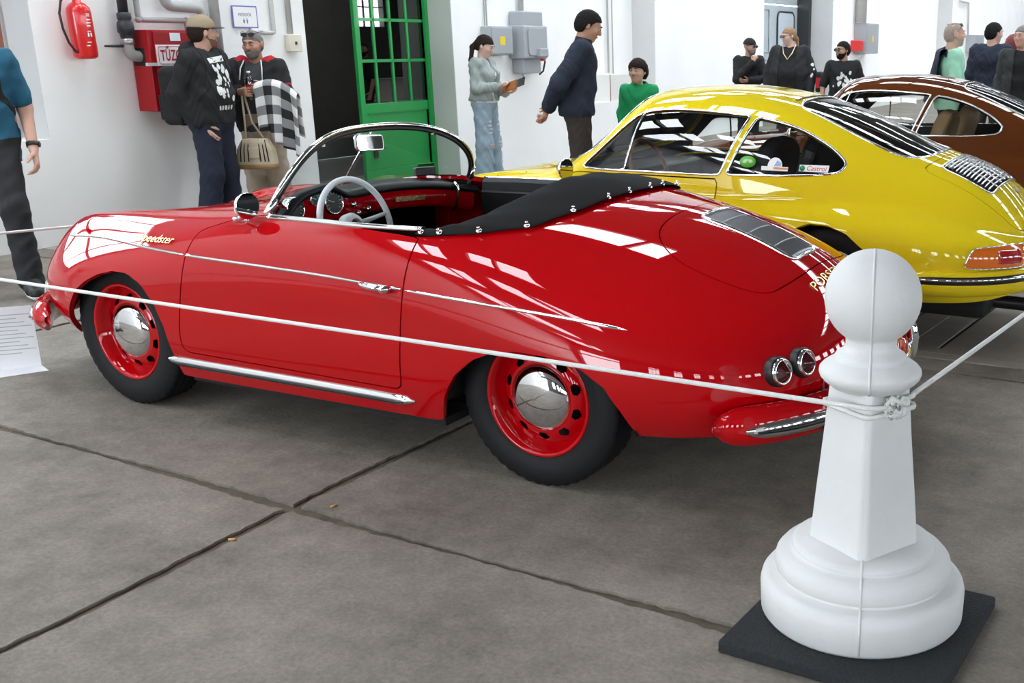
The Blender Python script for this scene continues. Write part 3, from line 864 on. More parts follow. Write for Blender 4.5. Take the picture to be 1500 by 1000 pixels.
# engine lid grille: frame, lengthwise bars, cross bars
g = resample([(x - 1.572, y) for x, y in rrect(.375, .23, .035, 4)], .012)
strip_on(S1, tp(S1, g), .014, .008, 'grille_frame', CHROME, lid_o, closed=True)
xs_ = np.linspace(-1.752, -1.392, 22)
for i, y in enumerate(np.linspace(-.102, .102, 16)):
    strip_on(S1, tp(S1, [(x, y) for x in xs_]), .0045, .0045, 'grille_bar', GRM, lid_o)
for x in (-1.47, -1.572, -1.675):
    strip_on(S1, tp(S1, [(x, y) for y in np.linspace(-.108, .108, 12)]), .008, .007, 'grille_crossbar', GRM, lid_o)
skin_mesh(S1, 'grille_backing', sk['grille_hole'][0], sk['grille_hole'][1], DARK, lid_o, lip=0, off=-.02)

# wheel wells, floor pan
for x, (r_, x0) in ((1.045, (.40, 0)), (-1.065, (.40, 0))):
    for sg in (1, -1):
        b = MB(); n = 20; v = []; f = []
        for i in range(n + 1):
            a = math.pi * (.02 + .96 * i / n)
            for y in ((.76, .70, .38) if x < 0 else (.62, .60, .38)): v.append((x + r_ * math.cos(a), sg * y, .24 + (.36 if y > .72 else r_) * math.sin(a)))
        for i in range(n):
            for j in range(2): f.append((i*3 + j, i*3 + j + 1, (i+1)*3 + j + 1, (i+1)*3 + j))
        v2 = [(x, sg*.38, .24)]; o_ = len(v)
        v += v2
        for i in range(n): f.append((i*3 + 2, (i+1)*3 + 2, o_))
        mesh('wheel_well', v, f, DARK, car, smooth=True)
b = MB(); b.box((-.66, -.74, .17), (.64, .74, .20)); b.box((-1.75, -.45, .26), (-.66, .45, .30)); b.box((.64, -.45, .26), (1.5, .45, .30)); b.build('floor_pan', DARK, car)

# wheels
for x, rz in ((1.05, -.028), (-1.05, 0)):
    for sg in (1, -1):
        wheel(car, (x, sg * (.645 if x > 0 else .645), .322), RED, r=.322, rim=.212, w=.172, cap_r=.122, out=sg, rz=rz * 1)

# side trim, rocker moulding, door top strip (left and right)
trim = [(1.49, .690), (1.2, .716), (.85, .719), (.524, .714), (.037, .707), (-.361, .695), (-.578, .684), (-1.052, .658), (-1.25, .643), (-1.44, .624)]
tf = spl([p[0] for p in trim[::-1]], [p[1] for p in trim[::-1]])
def seg(x0, x1, n): return [(x, float(tf(x))) for x in np.linspace(x0, x1, n)]
rock = [(x, .268 + .000 * x) for x in np.linspace(.705, -.575, 40)]
for sg, d in ((1, door_l), (-1, door_r)):
    strip_on(S1, sp(S1, seg(1.49, .530, 34), sg), .012, .007, 'side_trim', CHROME, car, taper=True)
    strip_on(S1, sp(S1, seg(.512, -.572, 34), sg), .012, .007, 'side_trim', CHROME, d)
    strip_on(S1, sp(S1, seg(-.588, -1.44, 34), sg), .012, .007, 'side_trim', CHROME, car, taper=True)
    rk = strip_on(S1, sp(S1, rock, sg), .042, .022, 'rocker_moulding', CHROME, car, taper=True)
    strip_on(S1, sp(S1, [(x, .268) for x in np.linspace(.69, -.56, 40)], sg), .020, .0285, 'rubber_insert', BLACK, rk, taper=True)
    ts = tp(S1, [(x, sg * (.672 + .030 * (1 - ((x + .2) / .4)**2) * 1.0 + .018 * (.18 - x))) for x in np.linspace(.185, -.575, 26)])
    strip_on(S1, ts, .022, .010, 'sill_strip', CHROME, d)
    # door handle: lever on two posts with push button and escutcheon
    h0 = S1.pt(*sp(S1, [(-.395, .690)], sg)[0]); h1 = S1.pt(*sp(S1, [(-.535, .680)], sg)[0]); n0 = Vector((0, sg, .12)).normalized()
    b = MB(); p0, p1 = Vector(h0), Vector(h1)
    pts = [p0 + (p1 - p0) * t + n0 * (.012 + .020 * math.sin(math.pi * min(1, t * 1.15))**.7) for t in np.linspace(0, .84, 12)]
    b.tube(pts, [.006 + .005 * math.sin(math.pi * t) for t in np.linspace(.1, .95, 12)], 10)
    b.tube([p0 + (p1 - p0) * .06 - n0 * .005, p0 + (p1 - p0) * .06 + n0 * .02], .008, 10)
    b.tube([p0 + (p1 - p0) * .86 - n0 * .005, p0 + (p1 - p0) * .86 + n0 * .034], [.017, .013], 14)
    ho = b.build('door_handle', CHROME, d)
    b = MB(); b.tube([p0 + (p1 - p0) * .86 + n0 * .033, p0 + (p1 - p0) * .86 + n0 * .042], .009, 12); b.build('push_button', CHROME, ho)
    # door lining
    v = []; f = []
    xs = np.linspace(.17, -.57, 14)
    for x in xs:
        yt = float(S1.pt(*S1.top(np.array([x]), np.array([sg * .70]))[0])[1]) if False else .672 + .018 * (.18 - x) + .03 * (1 - ((x + .2) / .4)**2)
        zt = float(S1.pt(*S1.top(x, sg * yt))[2])
        for (y, z) in ((yt + .002, zt + .004), (yt - .022, zt + .006), (yt - .045, zt - .012), (yt - .050, zt - .05), (.62, zt - .06), (.615, .30)): v.append((x, sg * y, z))
    for i in range(len(xs) - 1):
        for j in range(5): f.append((i*6 + j, i*6 + j + 1, (i+1)*6 + j + 1, (i+1)*6 + j))
    dlining = mesh('door_lining', v, f, BLACKV, d, smooth=False)
    b = MB(); b.tube([(x, sg * .628, .80 - .02 * abs(x + .2)) for x in np.linspace(.16, -.55, 10)], .004, 6); b.build('lining_bead', CHROME, dlining)
    b = MB(); b.tube([(-.28, sg*.625, .70), (-.28, sg*.59, .70)], .008, 8); b.build('lining_knob', CHROME, dlining)

# bumpers: follow the body outline at bumper height
def plan_path(x0, x1, z, off, n, S1=S1):
    """left side x0 -> end -> right side, offset outwards"""
    end = S1.xr + .012 if x1 < 0 else S1.xf - .012
    half = []
    for t in np.linspace(0, 1, n):
        x = x0 + (end - x0) * math.sin(t * math.pi / 2)
        q = S1.side(x, z, 1); p = S1.pt(*q); half.append(p)
    P = np.array(half); P[:, 2] = z
    full = np.vstack([P, P[::-1] * [1, -1, 1]])
    full = resample(full, .03, False)
    t = np.gradient(full, axis=0); t /= np.linalg.norm(t, axis=1, keepdims=True)
    nr = np.cross(t, [0, 0, 1.0]) * (1 if x1 < 0 else -1)
    if nr[0, 1] < 0: nr = -nr
    # smooth the path
    full = full + nr * off
    for _ in range(6): full[1:-1] = .5 * full[1:-1] + .25 * (full[:-2] + full[2:])
    t = np.gradient(full, axis=0); t /= np.linalg.norm(t, axis=1, keepdims=True)
    nr = np.cross(t, [0, 0, 1.0])
    if nr[0, 1] < 0: nr = -nr
    return full, nr
def sweep(path, nr, prof, name, m, parent, ends=.5):
    k = len(prof); v = []; f = []; N = len(path)
    for i in range(N):
        e = min(i, N - 1 - i); s = 1.0 if e > 3 else (.30, .68, .88, .97)[e] if ends else 1.0
        for a, h in prof: v.append(path[i] + nr[i] * a * s + np.array([0, 0, h * (s if ends else 1)]))
    for i in range(N - 1):
        for j in range(k): f.append((i*k + j, i*k + (j+1) % k, (i+1)*k + (j+1) % k, (i+1)*k + j))
    f.append(tuple(range(k))); f.append(tuple((N-1)*k + j for j in range(k-1, -1, -1)))
    return mesh(name, v, f, m, parent, smooth=True)
bprof = [(.055 * math.cos(a) * (1 if math.cos(a) > 0 else .45), .068 * math.sin(a)) for a in np.linspace(0, 2*math.pi, 21)[:-1]]
tprof = [(.018 * math.cos(a), .029 * math.sin(a)) for a in np.linspace(0, 2*math.pi, 13)[:-1]]
rprof = [(.006 * math.cos(a), .008 * math.sin(a)) for a in np.linspace(0, 2*math.pi, 9)[:-1]]
for nm, x0, x1, z in (('rear_bumper', -1.72, -2, .335), ('front_bumper', 1.50, 2, .330)):
    P_, N_ = plan_path(x0, x1, .40, .035, 24); P_[:, 2] = z
    bo = sweep(P_, N_, bprof, nm, RED, car)
    P2 = P_[3:-3] + N_[3:-3] * .050; P2[:, 2] = z - .004
    so = sweep(P2, N_[3:-3], tprof, 'bumper_trim', CHROME, bo)
    sweep(P2[1:-1] + N_[4:-4] * .0155, N_[4:-4], rprof, 'bumper_rubber', BLACK, bo)
    for k_ in (len(P_) // 2 - 15, len(P_) // 2 + 15):
        c = P_[k_]; nn = N_[k_]; b = MB()
        pts = [Vector(c + nn * a) + Vector((0, 0, h)) for a, h in ((.04, -.085), (.062, -.06), (.074, -.02), (.076, .03), (.066, .075), (.045, .10), (.02, .115))]
        b.tube(pts, [.012, .02, .024, .025, .023, .018, .010], 12); b.build('overrider', CHROME, bo)
# tail lamps: rubber base, chrome ring, ribbed dark lens
LENS = mat('dark red lens', (.05, .002, .004), .08, coat=1.0)
for sg in (1, -1):
    for (x, z) in ((-1.884, .491), (-1.931, .503)):
        q = S1.side(x, z, sg); p = Vector(S1.pt(*q)); n_ = Vector(S1.nrm(*q)); n_ = (n_ + Vector((-.8, 0, 0))).normalized()
        M = frame(p, n_.orthogonal(), n_.cross(n_.orthogonal()))
        b = MB(); b.lathe([(.050, -.02), (.050, .010), (.046, .016), (.0, .016)], 28, M=M, cap=False); lo = b.build('tail_lamp', BLACK, car)
        b = MB(); b.lathe([(.046, .012), (.044, .022), (.040, .027), (.036, .024)], 28, M=M, cap=False); b.build('lamp_ring', CHROME, lo)
        b = MB(); pr_ = [(.038, .020)]
        for i in range(1, 9):
            t = i / 8; pr_ += [(.038 * (1 - t)**.75 + .002, .020 + .030 * t), (.038 * (1 - t)**.75 - .0005, .0225 + .030 * t)]
        b.lathe([(max(.0005, a), h) for a, h in pr_], 24, M=M, cap=False); b.build('lamp_lens', LENS, lo)
# head lamps
for sg in (1, -1):
    p = Vector((1.69, sg * .435, .59)); n_ = Vector((1, sg * .02, .16)).normalized()
    M = frame(p, n_.orthogonal(), n_.cross(n_.orthogonal()))
    b = MB(); b.lathe([(.098, -.10), (.100, .0), (.096, .015), (.086, .020), (.082, .010)], 36, M=M, cap=False); ho = b.build('head_lamp', CHROME, car)
    b = MB(); b.lathe([(.084, .008), (.07, .026), (.04, .038), (.0005, .042)], 32, M=M, cap=False); b.build('lamp_glass', mat('lamp glass', (.75, .78, .80), .12, coat=1.0), ho)
# exhaust tips, number plate lamp housing
for y in (.25, -.25):
    b = MB(); b.tube([(-1.7, y, .23), (-2.04, y, .225)], .022, 14, cap=False); b.build('exhaust_tip', STEEL, car)
b = MB(); b.box((-1.80, -.15, .205), (-1.55, .46, .24)); b.build('silencer', STEEL, car, bevel=.02)

# windshield: frame, glass, mirror on its rod
def ws_curve(n=90, grow=0.0):
    t = np.linspace(0, np.pi, n); c = np.cos(t); s = np.sin(t)
    Y = (.623 + grow) * np.sign(c) * np.abs(c)**.661; h = (.346 + grow) * np.abs(s)**1.013
    return np.stack([.464 - .557 * Y**2 - h * math.cos(.911), Y, .889 - .071 * Y**2 + h * math.sin(.911)], 1), Y, h
wc, wy, wh = ws_curve()
ws = empty('windshield'); ws.parent = car
fwd = np.array([math.sin(.911), 0, math.cos(.911)])
b = MB(); b.tube([tuple(p + fwd * .006) for p in wc], .0105, 12); wf = b.build('windshield_frame', CHROME, ws)
wi, _, _ = ws_curve(90, -.013)
b = MB(); b.tube([tuple(p - fwd * .004) for p in wi], .0085, 10); b.build('frame_gasket', BLACK, ws)
v = []; f = []; nn = 41
for i, Y in enumerate(np.linspace(-.618, .618, nn)):
    c = (abs(Y) / .62)**(1 / .661); hh = .34 * max(0.0, 1 - c * c)**.5065
    for t in np.linspace(0, 1, 9): v.append((.464 - .557*Y*Y - hh*t*math.cos(.911), Y, .889 - .071*Y*Y + hh*t*math.sin(.911) - .01 * (1 - t)))
for i in range(nn - 1):
    for j in range(8): f.append((i*9 + j, i*9 + j + 1, (i+1)*9 + j + 1, (i+1)*9 + j))
mesh('windshield_glass', v, f, GLASS, ws, smooth=True)
b = MB(); b.tube([(.464 - .557*Y*Y + .006, Y, .889 - .071*Y*Y) for Y in np.linspace(-.625, .625, 40)], .010, 8); b.build('base_gasket', BLACK, ws)
for sg in (1, -1):
    b = MB(); b.tube([(.265, sg*.632, .835), (.235, sg*.626, .875), (.205, sg*.615, .93)], [.022, .018, .012], 10); b.build('frame_foot', CHROME, ws)
    for yy in (.36,):
        b = MB(); i_ = int(np.argmin(np.abs(wy - sg * yy))); p = wi[i_]; b.box((p[0]-.012, p[1]-.014, p[2]-.014), (p[0]+.006, p[1]+.014, p[2]-.001)); b.build('top_catch', CHROME, ws, bevel=.003)
b = MB(); b.tube([(.445, .015, .90), (.255, .0, 1.155)], .0045, 8); ro = b.build('mirror_rod', CHROME, ws)
b = MB(); Mm = frame((.262, .02, 1.095), (0, 1, .06), (.10, 0, 1)); b.prism(rrect(.165, .072, .018), -.008, .010, Mm)
mo = b.build('rear_view_mirror', CHROME, ws, bevel=.004)
b = MB(); b.prism(rrect(.148, .056, .012), -.0085, -.0095, Mm); b.prism(rrect(.148, .056, .012), .0105, .0115, Mm); b.build('mirror_glass', mat('mirror glass', (.55, .56, .57), .02, metal=1.0), ws)
# camera and sticker at the right end of the glass
b = MB(); b.box((-.02, -.05, -.02), (.02, .05, .02), rot=(0, 0, -.5), at=(.335, -.41, .925)); b.build('dash_camera', BLACK, ws, bevel=.006)
b = MB(); b.box((-.001, -.04, -.008), (.001, .04, .008), rot=(0, -.6, -.5), at=(.315, -.40, .957)); b.build('sticker', mat('green sticker', (.10, .55, .06), .5), ws)

# dashboard: padded top, red face, gauges
def hump(y): return .060 * math.exp(-((y - .36) / .145)**4)
ys = np.linspace(-.63, .63, 90); v = []; f = []; k = 9
for y in ys:
    zb = .889 - .071*y*y; xb = .464 - .557*y*y
    zt = .873 - .172*y*y; hp = hump(y); xf_ = .255 + .02 * (1 - y*y)
    xf_ = min(xf_, xb - .02)
    sec = [(xb + .01, zb - .02), (xb - .01, zb + .006), (xb*.6 + xf_*.4, zb*.5 + zt*.5 + .032 + hp*.35), (xf_ + .01, zt + .038 + hp*.9), (xf_ - .018, zt + .034 + hp), (xf_ - .034, zt + .016 + hp), (xf_ - .028, zt + .001 + hp), (xf_ - .004, zt - .002 + hp), (xf_ + .02, zt + hp - .004)]
    v += [(x, y, z) for x, z in sec]
for i in range(len(ys) - 1):
    for j in range(k - 1): f.append((i*k + j, i*k + j + 1, (i+1)*k + j + 1, (i+1)*k + j))
dash = mesh('dashboard', v, f, BLACKV, car, smooth=True)
v = []; f = []; k = 5
for y in ys:
    zt = .873 - .172*y*y + hump(y); xf_ = min(.255 + .02 * (1 - y*y), .464 - .557*y*y - .02); zbm = .873 - .172*y*y - .088
    v += [(xf_ - .003, y, zt), (xf_ + .002, y, zt*.6 + zbm*.4), (xf_ + .006, y, zbm + .02), (xf_ + .016, y, zbm + .004), (xf_ + .05, y, zbm)]
for i in range(len(ys) - 1):
    for j in range(k - 1): f.append((i*k + j, i*k + j + 1, (i+1)*k + j + 1, (i+1)*k + j))
face = mesh('dash_face', v, f, RED, dash, smooth=True)
b = MB(); b.tube([(min(.255 + .02*(1 - y*y), .464 - .557*y*y - .02) - .006, y, .873 - .172*y*y - .001 + hump(y)) for y in ys[:60]], .003, 6); b.build('dash_bead', CHROME, dash)
GREEN_INK = mat('green gauge ink', (.12, .42, .28), .5)
for (y, z, r_) in ((.475, .868, .047), (.365, .893, .030), (.265, .868, .052)):
    p = (.262, y, z); M = frame(p, (0, 1, 0), (.10, 0, 1))
    M = M @ Matrix.Rotation(math.pi, 4, 'Y')
    b = MB(); b.lathe([(r_, -.02), (r_, .010), (r_*.93, .014), (r_*.88, .008)], 32, M=M, cap=False); go = b.build('gauge', CHROME, dash)
    b = MB(); b.lathe([(r_*.92, .006), (.0005, .006)], 28, M=M, cap=False); b.build('gauge_dial', BLACK, go)
    b = MB()
    for i in range(12):
        a = R(-130 + 260 * i / 11); c_, s_ = math.sin(a), math.cos(a)
        b.box((-.0016, -.006, 0), (.0016, .006, .0006), rot=(M.to_3x3() @ Matrix.Rotation(-a, 3, 'Z')), at=tuple(M @ Vector((c_*r_*.72, s_*r_*.72, .0066))))
    b.build('dial_marks', GREEN_INK, go)
    b = MB(); a = R(-70); b.box((-.001, -.004, 0), (.001, r_*.6, .0008), rot=(M.to_3x3() @ Matrix.Rotation(-a, 3, 'Z')), at=tuple(M @ Vector((0, 0, .0075)))); b.build('dial_needle', mat('needle', (.7, .7, .66), .5), go)
for (y, z) in ((.155, .845), (.13, .805), (.07, .815)):
    b = MB(); M = frame((.262, y, z), (0, 1, 0), (.05, 0, 1)) @ Matrix.Rotation(math.pi, 4, 'Y'); b.lathe([(.013, -.01), (.013, .012), (.009, .020), (.0005, .022)], 18, M=M, cap=False); b.build('dash_knob', CHROME, dash)
b = MB(); M = frame((.268, -.22, .823), (0, -1, -.06), (.06, 0, 1)); b.prism(rrect(.20, .022, .004), .0, .004, M); bd = b.build('dash_badge', GOLD, dash)
b = MB(); b.box((-.28, -.0015, 0), (.28, .0015, .003), rot=M.to_3x3(), at=tuple(M.translation)); b.build('badge_strip', CHROME, dash)
text('badge_lettering', 'PORSCHE', .020, frame((.2645, -.135, .829), (0, -1, -.06), (.06, 0, 1)), mat('dark red lettering', (.25, .03, .02), .4), dash, sx=1.9)
b = MB(); b.tube([(.24, -.505, .865), (.222, -.51, .845), (.228, -.51, .80), (.245, -.51, .745), (.26, -.51, .735)], .008, 10); b.build('grab_handle', CHROME, dash)
# steering wheel
M = frame((.045, .362, .800), (0, 1, 0), (.26, 0, 1)) @ Matrix.Rotation(math.pi, 4, 'Y')
IVORY = mat('light grey wheel rim', (.62, .64, .66), .3)
b = MB(); b.tube([tuple(M @ Vector((.188*math.cos(a), .188*math.sin(a), 0))) for a in np.linspace(0, 2*math.pi, 65)[:-1]], .0125, 12, closed=True)
sw = b.build('steering_wheel', IVORY, car)
b = MB()
for a in (R(8), R(172)):
    b.tube([tuple(M @ Vector((q*math.cos(a), q*math.sin(a), -.02 + .02*q/.19))) for q in (.03, .10, .185)], [.014, .010, .008], 8)
b.build('spoke', IVORY, sw)
b = MB(); b.lathe([(.052, -.05), (.055, -.02), (.045, -.004), (.03, .002), (.0005, .004)], 28, M=M, cap=False); hb = b.build('wheel_hub', IVORY, sw)
b = MB(); b.lathe([(.030, .001), (.024, .008), (.0005, .011)], 24, M=M, cap=False); b.build('horn_button', BLACK, sw)
b = MB(); p0 = M @ Vector((0, 0, -.04)); b.tube([tuple(p0), (.30, .362, .70)], .028, 12); b.build('steering_column', RED, car)

# cockpit tub, seats, gear lever
b = MB(); b.box((-.95, -.66, .21), (.62, .66, .235)); b.box((-.98, -.66, .21), (-.95, .66, .80)); b.box((.50, -.66, .21), (.53, .66, .76)); b.box((-.6, -.13, .235), (.52, .13, .36))
b.build('cockpit_lining', CARPET, car)
for y in (.36, -.36):
    b = MB(); b.box((-.52, y - .22, .30), (-.02, y + .22, .43)); so = b.build('seat', BLACKV, car, bevel=.05, seg=4)
    b = MB(); b.box((-.05, -.23, 0), (.05, .23, .42), rot=(0, -.35, 0), at=(-.52, y, .40)); b.build('seat_back', BLACKV, so, bevel=.045, seg=4)
b = MB(); b.tube([(-.05, 0, .36), (-.10, 0, .62)], .007, 8); b.ball((-.10, 0, .63), .022); b.build('gear_lever', BLACK, car)

# folded soft top under its black cover
sn = np.array([(-.560, .722, .862), (-.64, .716, .850), (-.795, .668, .862), (-.960, .565, .880), (-1.045, .368, .924), (-1.078, .10, .950), (-1.078, -.10, .950), (-1.045, -.368, .924), (-.960, -.565, .880), (-.795, -.668, .862), (-.64, -.716, .850), (-.560, -.722, .862)])
so_ = resample(sn, .04, False); N = len(so_); v = []; f = []; k = 13
for i, p in enumerate(so_):
    s = abs(2 * i / (N - 1) - 1)                   # 1 at the door ends, 0 at the centre line
    y = p[1]; pin = np.array([-.585 - .17 * (1 - s**1.6), y * .90, 0])
    top = (.010 + .030 * min(1, (1 - s) / .75)**1.2) * (1 + .22 * math.sin(y * 9 + .6))
    pout = S1.pt(*S1.top(p[0], y)); po2 = np.array(pout)
    zin = float(pout[2]) + .006 + .016 * (1 - s)
    fold = .008 * math.sin(i * 1.1) * min(1, (1 - s) * 4)
    for j in range(k):
        t = j / (k - 1)
        if t < .8:
            u = t / .8; q = po2 * (1 - u) + pin * u; z = po2[2] * (1 - u) + zin * u
            z += top * (math.sin(math.pi * min(1, u * 1.02 + .03))**.6) * (.55 + .75 * u) + .006 + fold * math.sin(u * 7) * u
            v.append((q[0], q[1], z))
        else:
            u = (t - .8) / .2; q = pin; v.append((q[0] + .03 * u, q[1], zin + .012 + top * .30 - .16 * u))
    # hem turned onto the skin
    if i % 1 == 0: pass
for i in range(N - 1):
    for j in range(k - 1): f.append((i*k + j, (i+1)*k + j, (i+1)*k + j + 1, i*k + j + 1))
cover = mesh('soft_top_cover', v, f, mat('black canvas', (.007, .007, .0075), .85, spec=.15, bump=(500, .4, .0015)), car, smooth=True)
md = cover.modifiers.new('s', 'SOLIDIFY'); md.thickness = .005; md.offset = 1
md = cover.modifiers.new('u', 'SUBSURF'); md.levels = 1; md.render_levels = 1
snap_mesh = None
cum = np.r_[0, np.cumsum(np.linalg.norm(np.diff(sn, axis=0), axis=1))]
for t in (.02, .055, .125, .205, .30, .395, .46, .54, .605, .70, .795, .875, .945, .98):
    q = np.array([np.interp(t * cum[-1], cum, sn[:, j]) for j in range(3)])
    pr0 = S1.top(q[0] + .012, q[1] * .985); p = Vector(S1.pt(*pr0)); n_ = Vector(S1.nrm(*pr0))
    if snap_mesh is None:
        b = MB(); b.lathe([(.011, .0), (.011, .004), (.008, .006), (.0045, .007), (.0045, .014), (.006, .018), (.0005, .021)], 14, cap=False)
        so2 = b.build('snap_fastener', CHROME, cover); snap_mesh = so2.data
    else: so2 = link('snap_fastener', snap_mesh, None, cover)
    so2.matrix_world = frame(p + n_ * .012, n_.orthogonal(), n_.cross(n_.orthogonal()))

# door mirror: round head on a stalk
b = MB(); b.tube([(.335, .690, .845), (.30, .70, .862), (.255, .725, .878), (.225, .735, .905)], [.020, .014, .010, .008], 10); b.ball((.315, .692, .853), (.045, .018, .012))
mr = b.build('door_mirror', CHROME, car)
nm = Vector((-1, .10, -.02)).normalized(); M = frame((.225, .735, .915), nm.orthogonal(), nm.cross(nm.orthogonal()))
b = MB(); b.lathe([(.0005, -.035), (.03, -.030), (.048, -.014), (.052, .0), (.050, .004)], 30, M=M, cap=False); b.build('mirror_head', CHROME, mr)
b = MB(); b.lathe([(.050, .003), (.0005, .003)], 30, M=M, cap=False); b.build('mirror_glass', MATS['mirror glass'], mr)
# lettering on the front wing and the tail
q = S1.side(.86, .742, 1); q2 = S1.side(.60, .754, 1); a_, b_ = Vector(S1.pt(*q)), Vector(S1.pt(*q2)); n_ = Vector(S1.nrm(*q2))
text('model_script', 'Speedster', .052, frame(a_ + n_ * .002 + Vector((0, .002, .004)), b_ - a_, n_.cross(b_ - a_)), GOLD, car, font_shear=.3, sx=1.15, extrude=.0015)
text_on(S1, 'maker_lettering', 'PORSCHE', .050, -1.862, .20, GOLD, car, sx=1.55)
# ring pull / tow eye seen above the rear bumper
b = MB(); b.tube([(-2.0 + .03 * math.cos(a), .36 + .03 * math.cos(a) * .4, .40 + .035 * math.sin(a)) for a in np.linspace(-1.4, 1.4, 9)], .007, 8); b.build('tow_eye', STEEL, car)
# ---------------------------------------------------------------- two fastback coupes sharing one shape
S2 = Coupe()
c_arch_f = resample([(.745, .10), (.75, .25), (.775, .38), (.84, .50), (.94, .585), (1.06, .62), (1.18, .605), (1.30, .54), (1.40, .44), (1.45, .32), (1.46, .10)], .03, False)
c_arch_r = resample([(-.752, .10), (-.76, .25), (-.785, .40), (-.83, .53), (-.90, .61), (-1.0, .65), (-1.10, .647), (-1.20, .615), (-1.30, .54), (-1.385, .43), (-1.43, .33), (-1.445, .10)], .03, False)
c_glass = rounded([(.405, .850, .04), (.075, 1.150, .06), (-.10, 1.172, .1), (-.35, 1.166, .1), (-.575, 1.148, .02), (-.468, .852, .02), (-.1, .849, 0), (.2, .847, 0)], n=4)
c_quart = rounded([(-.505, .856, .02), (-.612, 1.142, .02), (-.75, 1.118, .1), (-.88, 1.078, .1), (-1.04, .998, .08), (-1.125, .930, .05), (-1.10, .886, .05), (-1.0, .872, .05), (-.80, .862, 0)], n=4)
c_wind = rounded([(.635, 0, .2), (.60, .30, .2), (.50, .52, .12), (.36, .585, .08), (.215, .52, .06), (.145, .445, .07), (.135, .2, .1), (.135, 0, .1), (.135, -.2, .1), (.145, -.445, .07), (.215, -.52, .06), (.36, -.585, .08), (.50, -.52, .12), (.60, -.30, .2)], n=4)
c_rear = rounded([(-.755, 0, .1), (-.758, .22, .1), (-.775, .345, .06), (-1.09, .395, .1), (-1.36, .385, .08), (-1.455, .26, .12), (-1.475, 0, .1), (-1.455, -.26, .12), (-1.36, -.385, .08), (-1.09, -.395, .1), (-.775, -.345, .06), (-.758, -.22, .1)], n=5)
c_lid = rounded([(-1.515, 0, .1), (-1.50, .25, .1), (-1.462, .405, .05), (-1.78, .405, .1), (-1.95, .36, .06), (-2.005, .2, .06), (-2.012, 0, .06), (-2.005, -.2, .06), (-1.95, -.36, .06), (-1.78, -.405, .1), (-1.462, -.405, .05), (-1.50, -.25, .1)], n=5)
c_grille = rounded([(-1.555, 0, .1), (-1.55, .2, .1), (-1.535, .315, .03), (-1.72, .325, .1), (-1.80, .31, .03), (-1.815, 0, .1), (-1.80, -.31, .03), (-1.72, -.325, .1), (-1.535, -.315, .03), (-1.55, -.2, .1)], n=4)
c_door = rounded([(.585, .78, .05), (.60, .60, .1), (.60, .30, .05), (-.43, .29, .05), (-.452, .60, .1), (-.458, .832, .01), (.0, .832, 0), (.42, .826, .03)], n=4)
c_hood = rounded([(.70, 0, .2), (.72, .35, .08), (1.2, .38, .1), (1.75, .25, .1), (1.80, 0, .2), (1.75, -.25, .1), (1.2, -.38, .1), (.72, -.35, .08)], n=4)
c_lamp = rounded([(-1.765, .482, .02), (-1.80, .568, .02), (-1.93, .568, 0), (-1.99, .560, .01), (-2.0, .470, .01), (-1.9, .475, 0)], n=3)
ll = []
for sg in (1, -1):
    ll.append(('arch', clipB(S2, sp(S2, c_arch_f, sg)), 0)); ll.append(('arch', clipB(S2, sp(S2, c_arch_r, sg)), 0))
    k_ = 'l' if sg > 0 else 'r'
    ll.append(('door_' + k_, sp(S2, resample(c_door, .03), 1) * [1, sg], .007))
    ll.append(('glass_' + k_, sp(S2, resample(c_glass, .025), 1) * [1, sg], 0))
    ll.append(('quart_' + k_, sp(S2, resample(c_quart, .02), 1) * [1, sg], 0))
    ll.append(('lamp_' + k_, sp(S2, resample(c_lamp, .02), 1) * [1, sg], 0))
ll += [('wind', tp(S2, resample(c_wind, .03)), 0), ('rear', tp(S2, resample(c_rear, .03)), 0), ('hood', tp(S2, resample(c_hood, .03)), .005), ('lid', tp(S2, resample(c_lid, .03)), .006), ('grille', tp(S2, resample(c_grille, .03)), 0)]
fl = np.array([(.93 + .095 * math.cos(a), .565 + .06 * math.sin(a)) for a in np.linspace(0, 2*math.pi, 25)[:-1]])
ll.append(('flap', tp(S2, fl), .005))
sk2 = cut_skin(S2, ll, na=170, nb=130)
TINT = glass_mat('tinted car glass', (.93, .95, .94), .03)
AMBER = mat('amber lens', (.75, .16, .01), .1, coat=1.0); REDL = mat('red lens', (.40, .01, .01), .1, coat=1.0)
TAN = mat('tan leather', (.42, .27, .13), .5, bump=(200, .2, .002))
WOOD = mat('brown wheel rim', (.16, .06, .03), .35)

